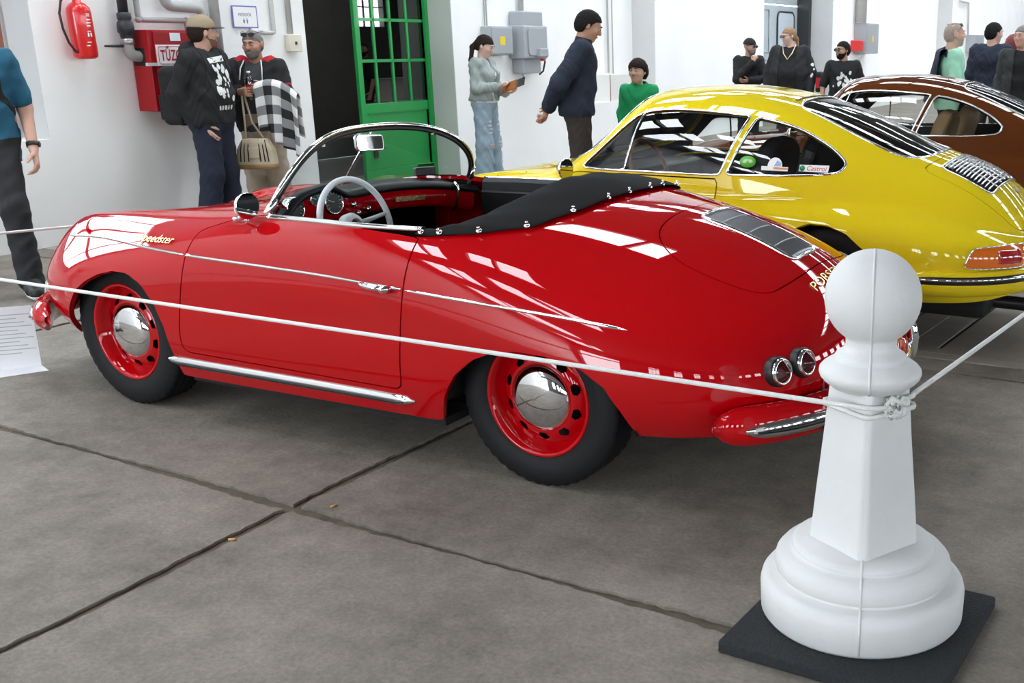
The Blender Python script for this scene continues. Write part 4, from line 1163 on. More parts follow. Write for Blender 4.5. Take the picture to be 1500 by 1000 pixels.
def coupe(name, label, paint, loc, trim_m, seat_m, rim_m):
    car = empty(name, loc, 0, label, 'car')
    skin_mesh(S2, 'body_shell', *sk2['body'], paint, car, lip=.018)
    skin_mesh(S2, 'cabin_lining', *sk2['body'], BLACKV, car, lip=0, off=-.022)
    for k_, sg in (('l', 1), ('r', -1)):
        d = skin_mesh(S2, 'door', *sk2['door_' + k_], paint, car)
        skin_mesh(S2, 'door_lining', *sk2['door_' + k_], BLACKV, d, lip=0, off=-.03)
        g = skin_mesh(S2, 'door_window', *sk2['glass_' + k_], TINT, d, lip=0, off=-.006)
        strip_on(S2, sp(S2, resample(c_glass, .02), 1) * [1, sg], .013, .006, 'window_trim', trim_m, d, closed=True)
        vb = [(.05 + .05 * t, 1.163 - .315 * t) for t in np.linspace(0, 1, 10)]
        strip_on(S2, sp(S2, vb, sg), .010, .006, 'vent_window_bar', trim_m, d)
        q = skin_mesh(S2, 'quarter_window', *sk2['quart_' + k_], TINT, car, lip=0, off=-.006)
        strip_on(S2, sp(S2, resample(c_quart, .02), 1) * [1, sg], .013, .006, 'window_trim', trim_m, q, closed=True)
        lm = skin_mesh(S2, 'tail_lamp', *sk2['lamp_' + k_], AMBER, car, lip=.02, off=.012)
        # red and clear halves of the lamp
        lp = [(x, z) for x, z in ((-1.90, .482), (-1.90, .560), (-1.985, .552), (-1.99, .478))]
        qq = sp(S2, resample(lp, .02), sg)
        strip_on(S2, sp(S2, resample(c_lamp, .02), 1) * [1, sg], .010, .016, 'lamp_bezel', CHROME, lm, closed=True)
        strip_on(S2, sp(S2, [(x, .522) for x in np.linspace(-1.905, -1.985, 10)], sg), .070, .016, 'red_lens', REDL, lm)
        strip_on(S2, sp(S2, [(x, .30) for x in np.linspace(.72, -.72, 30)], sg), .03, .010, 'sill_trim', ALU, car)
        # mirror
        b = MB(); b.tube([(.50, sg*.66, .785), (.47, sg*.70, .80), (.44, sg*.745, .825)], [.022, .012, .008], 10)
        mo = b.build('door_mirror', CHROME, d)
        n_ = Vector((-1, sg*.12, 0)).normalized(); M = frame((.43, sg*.755, .845), n_.orthogonal(), n_.cross(n_.orthogonal()))
        b = MB(); b.lathe([(.0005, -.045), (.04, -.035), (.057, -.012), (.060, .0), (.057, .004)], 28, M=M, cap=False); b.build('mirror_head', CHROME, d)
        b = MB(); b.lathe([(.057, .003), (.0005, .003)], 28, M=M, cap=False); b.build('mirror_glass', MATS['mirror glass'], d)
        p = Vector((1.60, sg*.565, .60)); n_ = Vector((1, sg*.08, .45)).normalized(); M = frame(p, n_.orthogonal(), n_.cross(n_.orthogonal()))
        b = MB(); b.lathe([(.095, -.08), (.098, .0), (.09, .014), (.082, .010), (.05, .025), (.0005, .03)], 32, M=M, cap=False); b.build('head_lamp', CHROME, car)
        for x in (1.105, -1.105):
            wheel(car, (x, sg * .665, .315), rim_m, r=.315, rim=.205, w=.165, cap_r=.085, out=sg)
            v = []; f = []; n = 18
            for i in range(n + 1):
                a = math.pi * (.02 + .96 * i / n)
                for y in (.755, .40): v.append((x + .39 * math.cos(a), sg * y, .24 + .41 * math.sin(a)))
            v.append((x, sg*.40, .24))
            for i in range(n): f.append((i*2, i*2 + 1, i*2 + 3, i*2 + 2)); f.append((i*2 + 1, i*2 + 3, len(v) - 1))
            mesh('wheel_well', v, f, DARK, car, smooth=True)
    skin_mesh(S2, 'windshield', *sk2['wind'], TINT, car, lip=0, off=-.004)
    strip_on(S2, tp(S2, resample(c_wind, .03)), .016, .006, 'windshield_trim', trim_m, car, closed=True)
    rw = skin_mesh(S2, 'rear_window', *sk2['rear'], TINT, car, lip=0, off=-.004)
    strip_on(S2, tp(S2, resample(c_rear, .025)), .014, .006, 'rear_window_trim', trim_m, car, closed=True)
    b = MB()
    for i, y in enumerate(np.linspace(-.26, .26, 18)):
        p = Vector(S2.pt(*S2.top(-.728, y))); n_ = Vector(S2.nrm(*S2.top(-.728, y))); b.box((-.008, -.008, -.001), (.008, .008, .003), at=tuple(p + n_ * .001))
    tag(b.build('roof_vent_slots', BLACK, car), kind='stuff')
    skin_mesh(S2, 'front_hood', *sk2['hood'], paint, car); skin_mesh(S2, 'fuel_flap', *sk2['flap'], paint, car)
    lo = skin_mesh(S2, 'engine_lid', *sk2['lid'], paint, car)
    skin_mesh(S2, 'grille_backing', *sk2['grille'], DARK, lo, lip=0, off=-.015)
    strip_on(S2, tp(S2, resample(c_grille, .02)), .010, .008, 'grille_frame', ALU, lo, closed=True)
    for i, t in enumerate(np.linspace(.06, .94, 13)):
        x = -1.55 - .255 * t
        strip_on(S2, tp(S2, [(x + .014 * (abs(y) / .3)**2, y) for y in np.linspace(-.31, .31, 26)]), .010, .008, 'grille_bar', ALU, lo)
    for y in (-.2, -.1, 0, .1, .2):
        strip_on(S2, tp(S2, [(x, y) for x in np.linspace(-1.56, -1.80, 10)]), .007, .007, 'grille_rib', ALU, lo)
    pb = S2.top(-1.578, .27); p = Vector(S2.pt(*pb)); n_ = Vector(S2.nrm(*pb)); M = frame(p + n_*.006, n_.cross(Vector((0, 1, 0))), (0, 1, 0))
    b = MB(); b.lathe([(.028, -.004), (.028, .004), (.022, .007), (.0005, .007)], 20, M=M @ Matrix.Diagonal((.8, 1.25, 1, 1)), cap=False); b.build('grille_badge', CHROME, lo)
    # rear bumper with rubber strip and chrome edge
    P_, N_ = plan_path(-1.50, -2, .42, .022, 24, S1=S2); P_[:, 2] = .405
    bo = sweep(P_, N_, [(.042 * math.cos(a) * (1 if math.cos(a) > 0 else .6), .062 * math.sin(a)) for a in np.linspace(0, 2*math.pi, 17)[:-1]], 'rear_bumper', paint, car)
    P2 = P_[1:-1] + N_[1:-1] * .036; P2[:, 2] = .425
    sweep(P2, N_[1:-1], [(.010 * math.cos(a), .022 * math.sin(a)) for a in np.linspace(0, 2*math.pi, 11)[:-1]], 'bumper_rubber', BLACK, bo)
    P3 = P2 + N_[1:-1] * .004; P3[:, 2] = .432
    sweep(P3, N_[1:-1], [(.010 * math.cos(a), .008 * math.sin(a)) for a in np.linspace(0, 2*math.pi, 9)[:-1]], 'bumper_trim', CHROME, bo)
    P_, N_ = plan_path(1.50, 2, .42, .022, 24, S1=S2); P_[:, 2] = .40
    sweep(P_, N_, [(.042 * math.cos(a), .062 * math.sin(a)) for a in np.linspace(0, 2*math.pi, 17)[:-1]], 'front_bumper', paint, car)
    b = MB(); b.tube([(-1.75, .30, .24), (-2.12, .30, .235)], [.036, .034], 16, cap=False); b.tube([(-2.12, .30, .235), (-1.9, .30, .235)], .026, 12); b.build('exhaust_pipe', mat('sooty steel', (.05, .05, .05), .35, metal=.8), car)
    b = MB(); b.box((-1.85, -.55, .19), (-1.25, .55, .30)); b.build('engine_underside', DARK, car, bevel=.04)
    # cabin
    b = MB(); b.box((-1.35, -.66, .24), (.75, .66, .28)); b.box((-.62, -.08, .28), (.6, .08, .40)); b.box((-1.30, -.60, .28), (-1.1, .60, .80)); b.build('cabin_floor', CARPET, car)
    b = MB(); b.box((.26, -.62, .66), (.60, .62, .80)); b.build('dashboard', BLACKV, car, bevel=.03, seg=3)
    for y in (.36, -.36):
        b = MB(); b.box((-.50, y - .23, .34), (.02, y + .23, .48)); so = b.build('seat', seat_m, car, bevel=.05, seg=3)
        b = MB(); b.prism(rrect(.46, .66, .16, 6, 0, .30), -.055, .055, frame((-.52, y, .42), (0, 1, 0), (-.28, 0, 1))); b.build('seat_back', seat_m, so, bevel=.035, seg=3)
        b = MB(); b.box((-1.05, y - .20, .52), (-.78, y + .20, .58)); b.build('rear_seat', seat_m, car, bevel=.03)
    M = frame((.12, .36, .80), (0, 1, 0), (.35, 0, 1)) @ Matrix.Rotation(math.pi, 4, 'Y')
    b = MB(); b.tube([tuple(M @ Vector((.195*math.cos(a), .195*math.sin(a), 0))) for a in np.linspace(0, 2*math.pi, 49)[:-1]], .012, 10, closed=True); sw = b.build('steering_wheel', WOOD, car)
    b = MB(); b.tube([tuple(M @ Vector((-.19, 0, 0))), tuple(M @ Vector((0, -.02, -.03))), tuple(M @ Vector((.19, 0, 0)))], .009, 8); b.tube([tuple(M @ Vector((0, 0, -.03))), (.4, .36, .66)], .025, 10); b.build('steering_spokes', BLACK, sw)
    b = MB(); b.lathe([(.060, -.04), (.060, .004), (.052, .008), (.05, .002), (.0005, .002)], 24, M=frame((.262, .36, .765), (0, 1, 0), (.05, 0, 1)) @ Matrix.Rotation(math.pi, 4, 'Y'), cap=False); b.build('gauge', CHROME, car)
    b = MB(); b.box((-.012, -.085, -.028), (.012, .085, .028), at=(.10, 0, 1.165)); b.tube([(.11, 0, 1.18), (.16, 0, 1.225)], .006, 6); b.build('rear_view_mirror', BLACK, car, bevel=.008)
    return car

YEL = mat('yellow car paint', (.78, .58, .012), .35, coat=1.0, spec=0.0, coat_rough=.02)
BRN = mat('brown car paint', (.100, .026, .006), .35, coat=1.0, spec=0.0, coat_rough=.02)
YRIM = mat('pale wheel paint', (.55, .50, .42), .4)
yc = coupe('coupe_car', 'bright yellow fastback coupe with chrome window trim and stickers on its quarter window', YEL, (-.27, -2.12, 0), CHROME, BLACKV, YRIM)
bc = coupe('coupe_car', 'dark brown fastback coupe with tan seats', BRN, (-.50, -4.95, 0), ALU, TAN, YRIM)
# stickers on the yellow car's quarter window
def on_q(x, z, off=.003):
    q = S2.side(x, z, 1); p = Vector(S2.pt(*q)); n_ = Vector(S2.nrm(*q)); return frame(p + n_ * off, Vector((-1, 0, 0)), Vector((0, -.3, 1)))
WHT = mat('white print', (.85, .85, .84), .5)
M = on_q(-.967, .902); b = MB(); b.prism([(-.080, -.017), (.078, -.017), (.082, .019), (-.076, .017)], 0, .001, M); st = b.build('oil_sticker', WHT, yc)
text('sticker_lettering', 'Castrol', .034, M @ Matrix.Translation((-.040, .0, .0012)), mat('red print', (.65, .01, .02), .5), st, font_shear=.25, extrude=.0004, sx=1.05)
b = MB(); b.lathe([(.014, 0), (.014, .0016)], 18, M=M @ Matrix.Translation((-.060, 0, 0))); b.build('sticker_roundel', mat('green print', (.01, .30, .10), .5), st)
M = on_q(-.62, .925); b = MB(); b.lathe([(.030, 0), (.030, .001)], 26, M=M @ Matrix.Diagonal((1.5, 1, 1, 1))); gs = b.build('green_sticker', mat('green sticker disc', (.10, .42, .05), .5), yc)
b = MB(); b.prism([(-.03, -.004), (-.012, -.008), (.0, .008), (.012, -.006), (.03, .0), (.02, .012), (-.02, .012)], .001, .0018, M); b.build('sticker_motif', mat('pale green print', (.45, .65, .35), .5), gs)
M = on_q(-.767, .912); b = MB(); b.prism([(-.072, -.027), (.072, -.027), (.074, -.006), (.040, -.006)] + [(.040 * math.cos(a), -.004 + .045 * math.sin(a)) for a in np.linspace(.1, math.pi - .1, 12)] + [(-.040, -.006), (-.074, -.006)], 0, .001, M); ws_ = b.build('white_sticker', WHT, yc)
b = MB(); b.prism([(-.005, -.004), (.034, -.004), (.032, .014), (.012, .028)], .001, .0016, M); b.build('sticker_picture', mat('blue print', (.25, .45, .65), .5), ws_)
b = MB(); b.prism([(-.006, -.020), (.072, -.020), (.072, -.010), (-.006, -.008)], .001, .0016, M); b.build('sticker_banner', mat('orange print', (.65, .25, .08), .5), ws_)
# parcel shelf things behind the rear window
b = MB(); b.ball((-1.18, .16, .887), (.10, .10, .09)); tag(b.build('shelf_cushion', mat('brown cushion', (.14, .05, .025), .7), None), 'small round brown cushion on the yellow coupe\'s parcel shelf', 'cushion').location = yc.location
b = MB(); b.box((-.04, -.03, -.001), (.04, .03, .001), rot=(.2, .5, .4), at=(-1.30, .17, .905)); o = b.build('paper_tag', mat('pink card', (.85, .10, .16), .6)); o.location = yc.location; tag(o, 'pink paper tag behind the yellow coupe\'s rear window', 'tag')
b = MB(); b.box((-1.45, -.55, .78), (-1.05, .55, .80)); b.build('parcel_shelf', BLACKV, yc)
text_on(S2, 'model_number', '911', .06, -1.87, .05, CHROME, yc)
# ---------------------------------------------------------------- bollard, mat, ropes
WHITEP = mat('white bollard paint', (.70, .70, .69), .6, noise=(7, .07, 8), bump=(35, .35, .006))
BX, BY, BZ = -2.35, 1.10, .034
bl = empty('bollard', (BX, BY, BZ), 0, 'white painted bollard with a ball top standing on a black rubber mat', 'bollard')
prof_base = [(.262, .001), (.270, .012), (.272, .080), (.268, .096), (.260, .106), (.248, .112), (.226, .114), (.221, .117), (.222, .121), (.231, .127), (.235, .141), (.231, .159), (.219, .173), (.203, .180), (.188, .182), (.185, .186), (.190, .192), (.187, .199), (.172, .206), (.10, .208)]
VA = math.atan2(3.63 - BY, -3.11 - BX)            # the seam faces the aisle
b = MB(); b.lathe(prof_base, 64, cap=True); b.build('bollard_base', WHITEP, bl)
b = MB(); v = []; f = []
for z, r_ in ((.165, .145), (.33, .130), (.50, .113), (.66, .099)):
    for k in range(4):
        a = VA + math.pi/2 * k
        for da in (-.09, .09): v.append((r_ * math.cos(a + da), r_ * math.sin(a + da), z))
for i in range(3):
    for k in range(8): f.append((i*8 + k, i*8 + (k+1) % 8, (i+1)*8 + (k+1) % 8, (i+1)*8 + k))
b.add(v, f); b.build('bollard_shaft', WHITEP, bl, bevel=.006)
pb = [(.098, .632), (.104, .637), (.118, .648), (.127, .658), (.1305, .668), (.1295, .677), (.122, .686), (.108, .696), (.098, .702), (.092, .705), (.091, .711), (.087, .717), (.077, .723), (.068, .731), (.064, .742), (.065, .754)]
zc, rb = .862, .1215
a0 = -math.acos(.066 / rb)
for t in np.linspace(a0, math.pi/2, 22): pb.append((max(.0005, rb * math.cos(t)), zc + rb * math.sin(t)))
b = MB(); b.lathe(pb, 56, cap=False); b.build('bollard_cap', WHITEP, bl)
sm = []
for r_, z in [(p[0], p[1]) for p in pb[::-1]]: sm.append((r_ * math.cos(VA), r_ * math.sin(VA), z))
b = MB(); b.tube(sm[:-1], .0035, 6); b.tube([((p[0]) * math.cos(VA), p[0] * math.sin(VA), p[1]) for p in prof_base[1:]], .0035, 6); tag(b.build('mould_seam', WHITEP, bl), kind='stuff')
# eye bolt and ring
ex = Vector((math.cos(VA + .75), math.sin(VA + .75), 0)); e0 = ex * .080 + Vector((0, 0, .602))
b = MB(); b.box((-.004, -.018, -.022), (.004, .018, .022), rot=(0, 0, VA + .75), at=tuple(e0)); b.tube([tuple(e0 + ex * (.012 + .016 * math.cos(a)) + Vector((0, 0, .016 * math.sin(a)))) for a in np.linspace(0, 2*math.pi, 13)[:-1]], .0035, 6, closed=True)
tag(b.build('eye_bolt', STEEL, bl), kind='stuff')
# rubber mat
RM = mat('black rubber crumb', (.022, .024, .026), .9, noise=(90, .6), bump=(120, .9, .006))
b = MB(); b.box((-.285, -.285, 0), (.285, .285, .034), rot=(0, 0, R(-3)), at=(-2.373, 1.155, 0)); o = b.build('rubber_mat', RM, bevel=.006); tag(o, 'black square rubber mat under the bollard that carries the rope knot', 'mat'); mat_o = o
# ropes
ROPE = mat('white rope', (.78, .78, .75), .7, bump=(260, .8, .004))
ROPE_R = .0068
def shaft_r(z): return float(np.interp(z, [.165, .33, .50, .66], [.145, .130, .113, .099]))     # corner radius of the tapering shaft
def shaft_pt(a, z, extra=.0083): r_ = shaft_r(z) + extra; return Vector((BX + r_ * math.cos(a), BY + r_ * math.sin(a), BZ + z))
et = Vector((-ex.y, ex.x, 0)); kn = Vector((BX, BY, BZ)) + e0 + ex * .021
def rope_path(nm, pts, label):
    b = MB(); P = [Vector(p) for p in pts]; out = []
    for a_, c_ in zip(P[:-1], P[1:]): n_ = max(2, int((c_ - a_).length / .25)); out += [a_.lerp(c_, i / n_) for i in range(n_)]
    b.tube(out + [P[-1]], ROPE_R, 8); o = b.build(nm, ROPE); tag(o, label, 'rope', 'white barrier ropes'); return o
rope_path('barrier_rope', [(2.612, 1.195, .647), shaft_pt(VA - .09, .606), shaft_pt(VA + .09, .606), kn + et * -.020], 'white rope stretched along the red roadster from the bollard knot')
rope_path('barrier_rope', [kn + et * .018 + Vector((0, 0, .012)), shaft_pt(VA + math.pi/2 - .09, .612), shaft_pt(VA + math.pi/2 + .02, .612), (-2.777, -1.866, .645)], 'white rope running from the bollard towards the yellow coupe\'s tail')
rope_path('barrier_rope', [(2.678, 1.127, .60), (1.99, -.927, .575)], 'white rope hanging in front of the red roadster\'s nose')
# knot tied to the eye bolt, and the loop that holds it round the shaft
b = MB(); pts = []
for i in range(46):
    a = i * .75; pts.append(tuple(kn + et * (.024 * math.cos(a) + .007 * math.sin(i * 1.9)) + ex * (.011 * math.sin(a * 1.13)) + Vector((0, 0, .020 * math.sin(a * .61) + .010 * math.cos(i * 2.3)))))
b.tube(pts, ROPE_R, 6); o = b.build('rope_knot', ROPE); tag(o, 'bulky white rope knot tied to the eye bolt on the bollard', 'knot')
b = MB(); pts = [shaft_pt(VA + math.pi/2 * k + da, .582) for k in range(4) for da in (-.10, 0, .10)]
b.tube(pts, ROPE_R, 8, closed=True); o = b.build('rope_loop', ROPE); tag(o, 'loop of white rope wrapped round the bollard shaft', 'rope')
# posts that carry the far ends of the ropes
for (x, y), lb in (((2.70, 1.20), 'white ball-topped bollard beyond the red roadster\'s nose'), ((-2.78, -1.95), 'white ball-topped bollard beyond the yellow coupe\'s tail')):
    o = copy_tree(bl); o.location = (x, y, BZ); o['label'] = lb
    o = mat_o.copy(); COL.objects.link(o); o.location = (x - BX, y - BY, 0); o['label'] = 'black square rubber mat under the ' + lb.replace('white ball-topped ', '')
b = MB(); b.lathe([(.11, 0), (.11, .015), (.02, .025), (.012, .03), (.012, .57), (.018, .575), (.018, .60), (.0005, .605)], 20); o = b.build('rope_post', WHITEP, loc=(1.99, -.94, 0)); tag(o, 'slim white rope post beside the red roadster\'s far front wing', 'post')


# info sheet: folded white card on the floor
PAP = mat('white paper', (.80, .80, .82), .6); INK = mat('grey ink', (.45, .45, .48), .6)
b = MB(); M = frame((1.985, .60, .012), (-.68, -.73, 0), (.06, .10, 1))
b.prism([(-.16, 0), (.06, 0), (.06, .30), (-.16, .30)], -.001, .001, M)
b.add([tuple(M @ Vector(p)) for p in ((-.16, .001, 0), (.06, .001, 0), (.10, -.008, .07), (-.12, -.008, .12))], [(0, 1, 2, 3)])
o = b.build('info_sheet', PAP); tag(o, 'folded white sheet of printed information standing on the floor by the rope', 'sign')
for i in range(11):
    b2 = MB(); b2.prism([(-.12, .26 - i*.019), (.05 - .03 * ((i * 5) % 3), .26 - i*.019), (.05 - .03 * ((i * 5) % 3), .264 - i*.019), (-.12, .264 - i*.019)], .0011, .0016, M); b2.build('text_line', INK, o)
    b2 = None

# ---------------------------------------------------------------- things on the wall
FRED = mat('fire red paint', (.30, .008, .012), .4, spec=.3, noise=(3, .15)); FREDB = mat('glossy extinguisher red', (.62, .012, .014), .3, coat=.5)
ext = empty('fire_extinguisher', (4.90, -1.985, 1.40), 0, 'red fire extinguisher with white label and black hose on the white wall', 'extinguisher')
TL = Matrix.Rotation(R(-2), 4, 'X')
b = MB(); b.lathe([(.06, .0), (.080, .012), (.085, .03), (.085, .34), (.080, .375), (.055, .405), (.030, .418), (.030, .44)], 36, M=TL); b.build('cylinder', FREDB, ext)
b = MB(); b.lathe([(.022, .44), (.022, .47), (.03, .475), (.03, .49)], 16, M=TL); b.build('valve', mat('brass', (.6, .42, .15), .3, metal=1.0), ext)
b = MB(); b.box((-.012, -.09, .49), (.012, .03, .505)); b.build('grip', BLACK, ext)
b = MB(); b.box((-.012, -.13, .52), (.012, .02, .53), rot=(R(-15), 0, 0), at=(0, 0, 0)); b.build('lever', BLACK, ext)
b = MB(); b.tube([(-.02, .02, .48), (-.02, .10, .475), (-.03, .16, .42), (-.03, .185, .33), (-.03, .175, .22), (-.03, .145, .12), (-.03, .115, .075), (-.03, .105, .06)], .0085, 10); b.build('hose', BLACK, ext)
b = MB(); b.tube([(-.03, .105, .06), (-.03, .085, .045)], [.012, .009], 10); b.build('nozzle', BLACK, ext)
CA = math.atan2(3.63 + 2.0, -3.11 - 4.9)
def wrapped(nm, a0, a1, z0, z1, m, r_=.0862):
    v = []; f = []; n = 8
    for i in range(n + 1):
        a = CA + a0 + (a1 - a0) * i / n
        for z in (z0, z1): v.append((r_ * math.cos(a), r_ * math.sin(a) + math.tan(R(2)) * z * .0, z))
    for i in range(n): f.append((i*2, i*2 + 2, i*2 + 3, i*2 + 1))
    return mesh(nm, v, f, m, ext)
for i in range(3): wrapped('side_label', -1.05, -.62, .145 + i*.075, .205 + i*.075, WHT if 'WHT' in globals() else mat('white print', (.85, .85, .84), .5))
WP = mat('white print', (.85, .85, .84), .5)
for i, (a0, a1, z) in enumerate(((-.25, .75, .325), (-.25, .75, .312), (-.1, .15, .27), (.3, .8, .285), (.3, .8, .262), (.3, .75, .24), (-.1, .7, .20), (.05, .2, .165), (.35, .5, .165), (.6, .75, .165), (-.1, .6, .12), (-.1, .45, .095))):
    wrapped('printed_line', a0, a1, z, z + (.007 if i not in (2, 7, 8, 9) else .028), WP)

# hydrant cabinet
cab = empty('hydrant_cabinet', (4.99, -2.44, .98), 0, 'red wall cabinet for a fire hose with a Hungarian sign on its door', 'cabinet')
b = MB(); b.box((-.215, -.66, 0), (0, 0, .64)); b.build('cabinet_body', FRED, cab, bevel=.006)
b = MB(); b.box((-.232, -.65, .012), (-.214, -.045, .625)); cd = b.build('cabinet_door', FRED, cab, bevel=.004)
b = MB(); b.box((-.222, -.06, .36), (-.195, .03, .385), at=(-.02, .02, 0)); b.build('door_latch', mat('grey latch', (.55, .55, .55), .4), cd)
b = MB(); b.box((-.236, -.56, .36), (-.233, -.045, .525)); sg_ = b.build('sign_plate', WP, cd)
RI = mat('dark red print', (.42, .015, .02), .5)
M = frame((-.2375, -.30, .442), (0, -1, 0), (0, 0, 1)); b = MB()
fr = rrect(.475, .135, .018, 4); b.tube([tuple(M @ Vector((x, y, 0))) for x, y in fr], .0022, 4, closed=True); b.build('sign_border', RI, cd)
text('sign_lettering', 'TŰZCSAP', .118, frame((-.2375, -.082, .438), (0, -1, 0), (0, 0, 1)), RI, cd, sx=.56, bold=.022)
b = MB(); b.box((-.236, -.285, .555), (-.233, -.19, .618)); b.build('paper_label', PAP, cd)
b = MB(); b.tube([(-.238, -.09, .325), (-.240, -.085, .29), (-.240, -.06, .265)], .003, 6); b.tube([(-.240, -.085, .29), (-.240, -.11, .26)], .003, 6); tag(b.build('seal_wire', mat('yellow wire', (.55, .42, .06), .5), cd), kind='stuff')
b = MB(); b.box((-.155, -.001, .36), (-.025, .003, .50)); b.build('pipe_slot_shade', DARK, cab)  # dark plate paints the shade inside the pipe's cut-out
# pipes
PIPE = mat('grey pipe', (.36, .36, .35), .4, noise=(8, .12)); BPIPE = mat('black valve', (.03, .035, .04), .4)
def arcpath(pts, r, n=6):
    P = [Vector(p) for p in pts]; out = [P[0]]
    for i in range(1, len(P) - 1):
        a = (P[i-1] - P[i]).normalized(); c = (P[i+1] - P[i]).normalized(); rr = min(r, (P[i-1]-P[i]).length*.49, (P[i+1]-P[i]).length*.49)
        p0, p1 = P[i] + a*rr, P[i] + c*rr
        for t in np.linspace(0, 1, n): out.append(p0*(1-t)**2 + P[i]*2*t*(1-t) + p1*t*t)
    return out + [P[-1]]
fh = empty('fire_hydrant_pipe', (4.90, -2.35, 1.3), 0, 'black and grey riser pipe with valve bending into the red hydrant cabinet', 'pipe')
b = MB(); b.tube([(0, 0, .36), (0, 0, 5.0)], .038, 16); b.build('riser', BPIPE, fh)
b = MB(); b.lathe([(.045, .45), (.052, .44), (.052, .40), (.045, .39), (.058, .375), (.062, .34), (.062, .30), (.050, .29), (.045, .26), (.045, .245)], 20, cap=False); b.build('valve_body', BPIPE, fh)
b = MB(); b.tube(arcpath([(0, 0, .26), (0, 0, .12), (0, -.14, .11)], .09, 8), .044, 16); b.build('elbow', PIPE, fh)
b = MB(); b.lathe([(.050, .205), (.054, .21), (.054, .245), (.050, .25)], 20, cap=False); b.build('clamp', STEEL, fh)
b = MB(); b.tube([(0, .02, .195), (0, .20, .195)], [.012, .008], 8); b.build('valve_lever', BPIPE, fh)
def pipe(label, pts, r, bend=.06, m=PIPE, nm='wall_pipe', clamps=()):
    root = empty(nm, pts[-1], 0, label, 'pipe'); o0 = Vector(pts[-1])
    b = MB(); b.tube([p - o0 for p in arcpath(pts, bend, 7)], r, 14); b.build('tube', m, root)
    for c in clamps: b = MB(); b.ball(Vector(c) - o0, r * 1.22, 12, 8); b.build('fitting', m, root)
    return root
pipe('slim grey pipe stepping down to the top of the red cabinet', [(4.94, -2.51, 5.0), (4.94, -2.505, 1.70), (4.94, -2.955, 1.70), (4.94, -2.96, 1.62)], .022, .05, clamps=[(4.94, -2.505, 1.70), (4.94, -2.955, 1.70)])
pipe('thick grey pipe bending twice above the man in the tan cap', [(4.92, -2.75, 5.0), (4.92, -2.755, 1.815), (4.92, -3.11, 1.80), (4.92, -3.12, 0.0)], .042, .07)
pipe('straight grey downpipe behind the two men by the wall', [(4.93, -3.235, 5.0), (4.93, -3.245, 0.0)], .042, .05)
# framed notice
nt_ = empty('wall_notice', (4.985, -3.61, 1.745), 0, 'white notice with a purple border and restroom pictogram on the wall', 'sign')
b = MB(); b.box((-.004, -.138, -.096), (.0, .138, .096)); b.build('notice_border', mat('purple print', (.20, .14, .50), .5), nt_)
b = MB(); b.box((-.0055, -.127, -.085), (-.004, .127, .085)); b.build('notice_paper', WP, nt_)
BI = mat('grey blue print', (.25, .24, .38), .6)
text('notice_lettering', 'MOSDÓK', .040, frame((-.0062, .0, .018), (0, -1, 0), (0, 0, 1)), BI, nt_, align='CENTER', sx=.85)
for s in (-.018, .018):
    b = MB(); Mx = frame((-.006, s, -.035), (0, -1, 0), (0, 0, 1)); b.lathe([(.005, 0), (.005, .001)], 10, M=Mx @ Matrix.Translation((0, .017, 0))); b.prism([(-.009, .010), (.009, .010), (.006 + .004 * (s > 0), -.008), (.003, -.022), (-.003, -.022), (-.006 - .004 * (s > 0), -.008)], 0, .001, Mx); tag(b.build('pictogram', BI, nt_), kind='stuff')
# conduits, switches, junction boxes
COND = mat('grey conduit', (.52, .52, .50), .5); IVP = mat('ivory plastic', (.72, .68, .56), .45)
def conduit(label, pts, r=.014, nm='cable_conduit'): b = MB(); b.tube(arcpath(pts, .02, 3), r, 8); o = b.build(nm, COND); tag(o, label, 'conduit'); return o
conduit('grey flat conduit dropping to the small light switches', [(4.975, -3.92, 5), (4.975, -3.915, 1.61), (4.975, -3.70, 1.615)], .020)
conduit('grey conduit dropping to the square ivory switch box', [(4.975, -4.12, 5), (4.975, -4.115, 1.58)], .024)
def sw_box(label, y, z, w_, h, d=.05, btn=None, m=IVP):
    r_ = empty('switch_box', (4.995, y, z), 0, label, 'switch'); b = MB(); b.prism(rrect(w_, h, .012, 3), 0, d, frame((0, 0, 0), (0, -1, 0), (0, 0, 1))); b.build('housing', m, r_, bevel=.006)
    if btn: b = MB(); b.box((-d - .004, -.012, -.014), (-d, .012, .014)); b.build('button', BLACK, r_)
sw_box('square ivory switch box with a dark button beside the doorway', -4.13, 1.52, .15, .16, .06, True)
sw_box('small white switch at the end of the conduit', -3.685, 1.61, .06, .075, .04, False, WP)
sw_box('small ivory socket below the white switch', -3.73, 1.535, .075, .085, .045, False)
ELG = mat('grey enamel', (.36, .38, .40), .45); YLAB = mat('yellow warning label', (.80, .58, .03), .5)
def ebox(label, y, z, w_, h, d, yl=True, lw=.10):
    r_ = empty('electrical_box', (4.995, y, z), 0, label, 'electrical box'); b = MB(); b.box((-d, -w_/2, -h/2), (0, w_/2, h/2)); b.build('housing', ELG, r_, bevel=.008)
    b = MB(); b.box((-d - .012, -w_/2 + .015, -h/2 + .015), (-d, w_/2 - .015, h/2 - .015)); cv = b.build('cover', ELG, r_, bevel=.006)
    if yl: b = MB(); b.box((-d - .0135, -lw/2, -lw/2), (-d - .012, lw/2, lw/2)); b.build('warning_label', YLAB, cv)
    return r_
ebox('grey electrical box with yellow label above the reading woman', -7.25, 1.55, .43, .33, .14)
conduit('thin cable rising from the grey labelled box', [(4.98, -7.10, 5), (4.98, -7.10, 1.72)], .008)
conduit('second thin cable rising beside the grey labelled box', [(4.98, -7.17, 5), (4.98, -7.14, 1.72)], .008)
sg2 = empty('switchgear', (4.995, -7.82, 1.16), 0, 'tall grey cast-iron switchgear with red socket on the wall', 'switchgear')
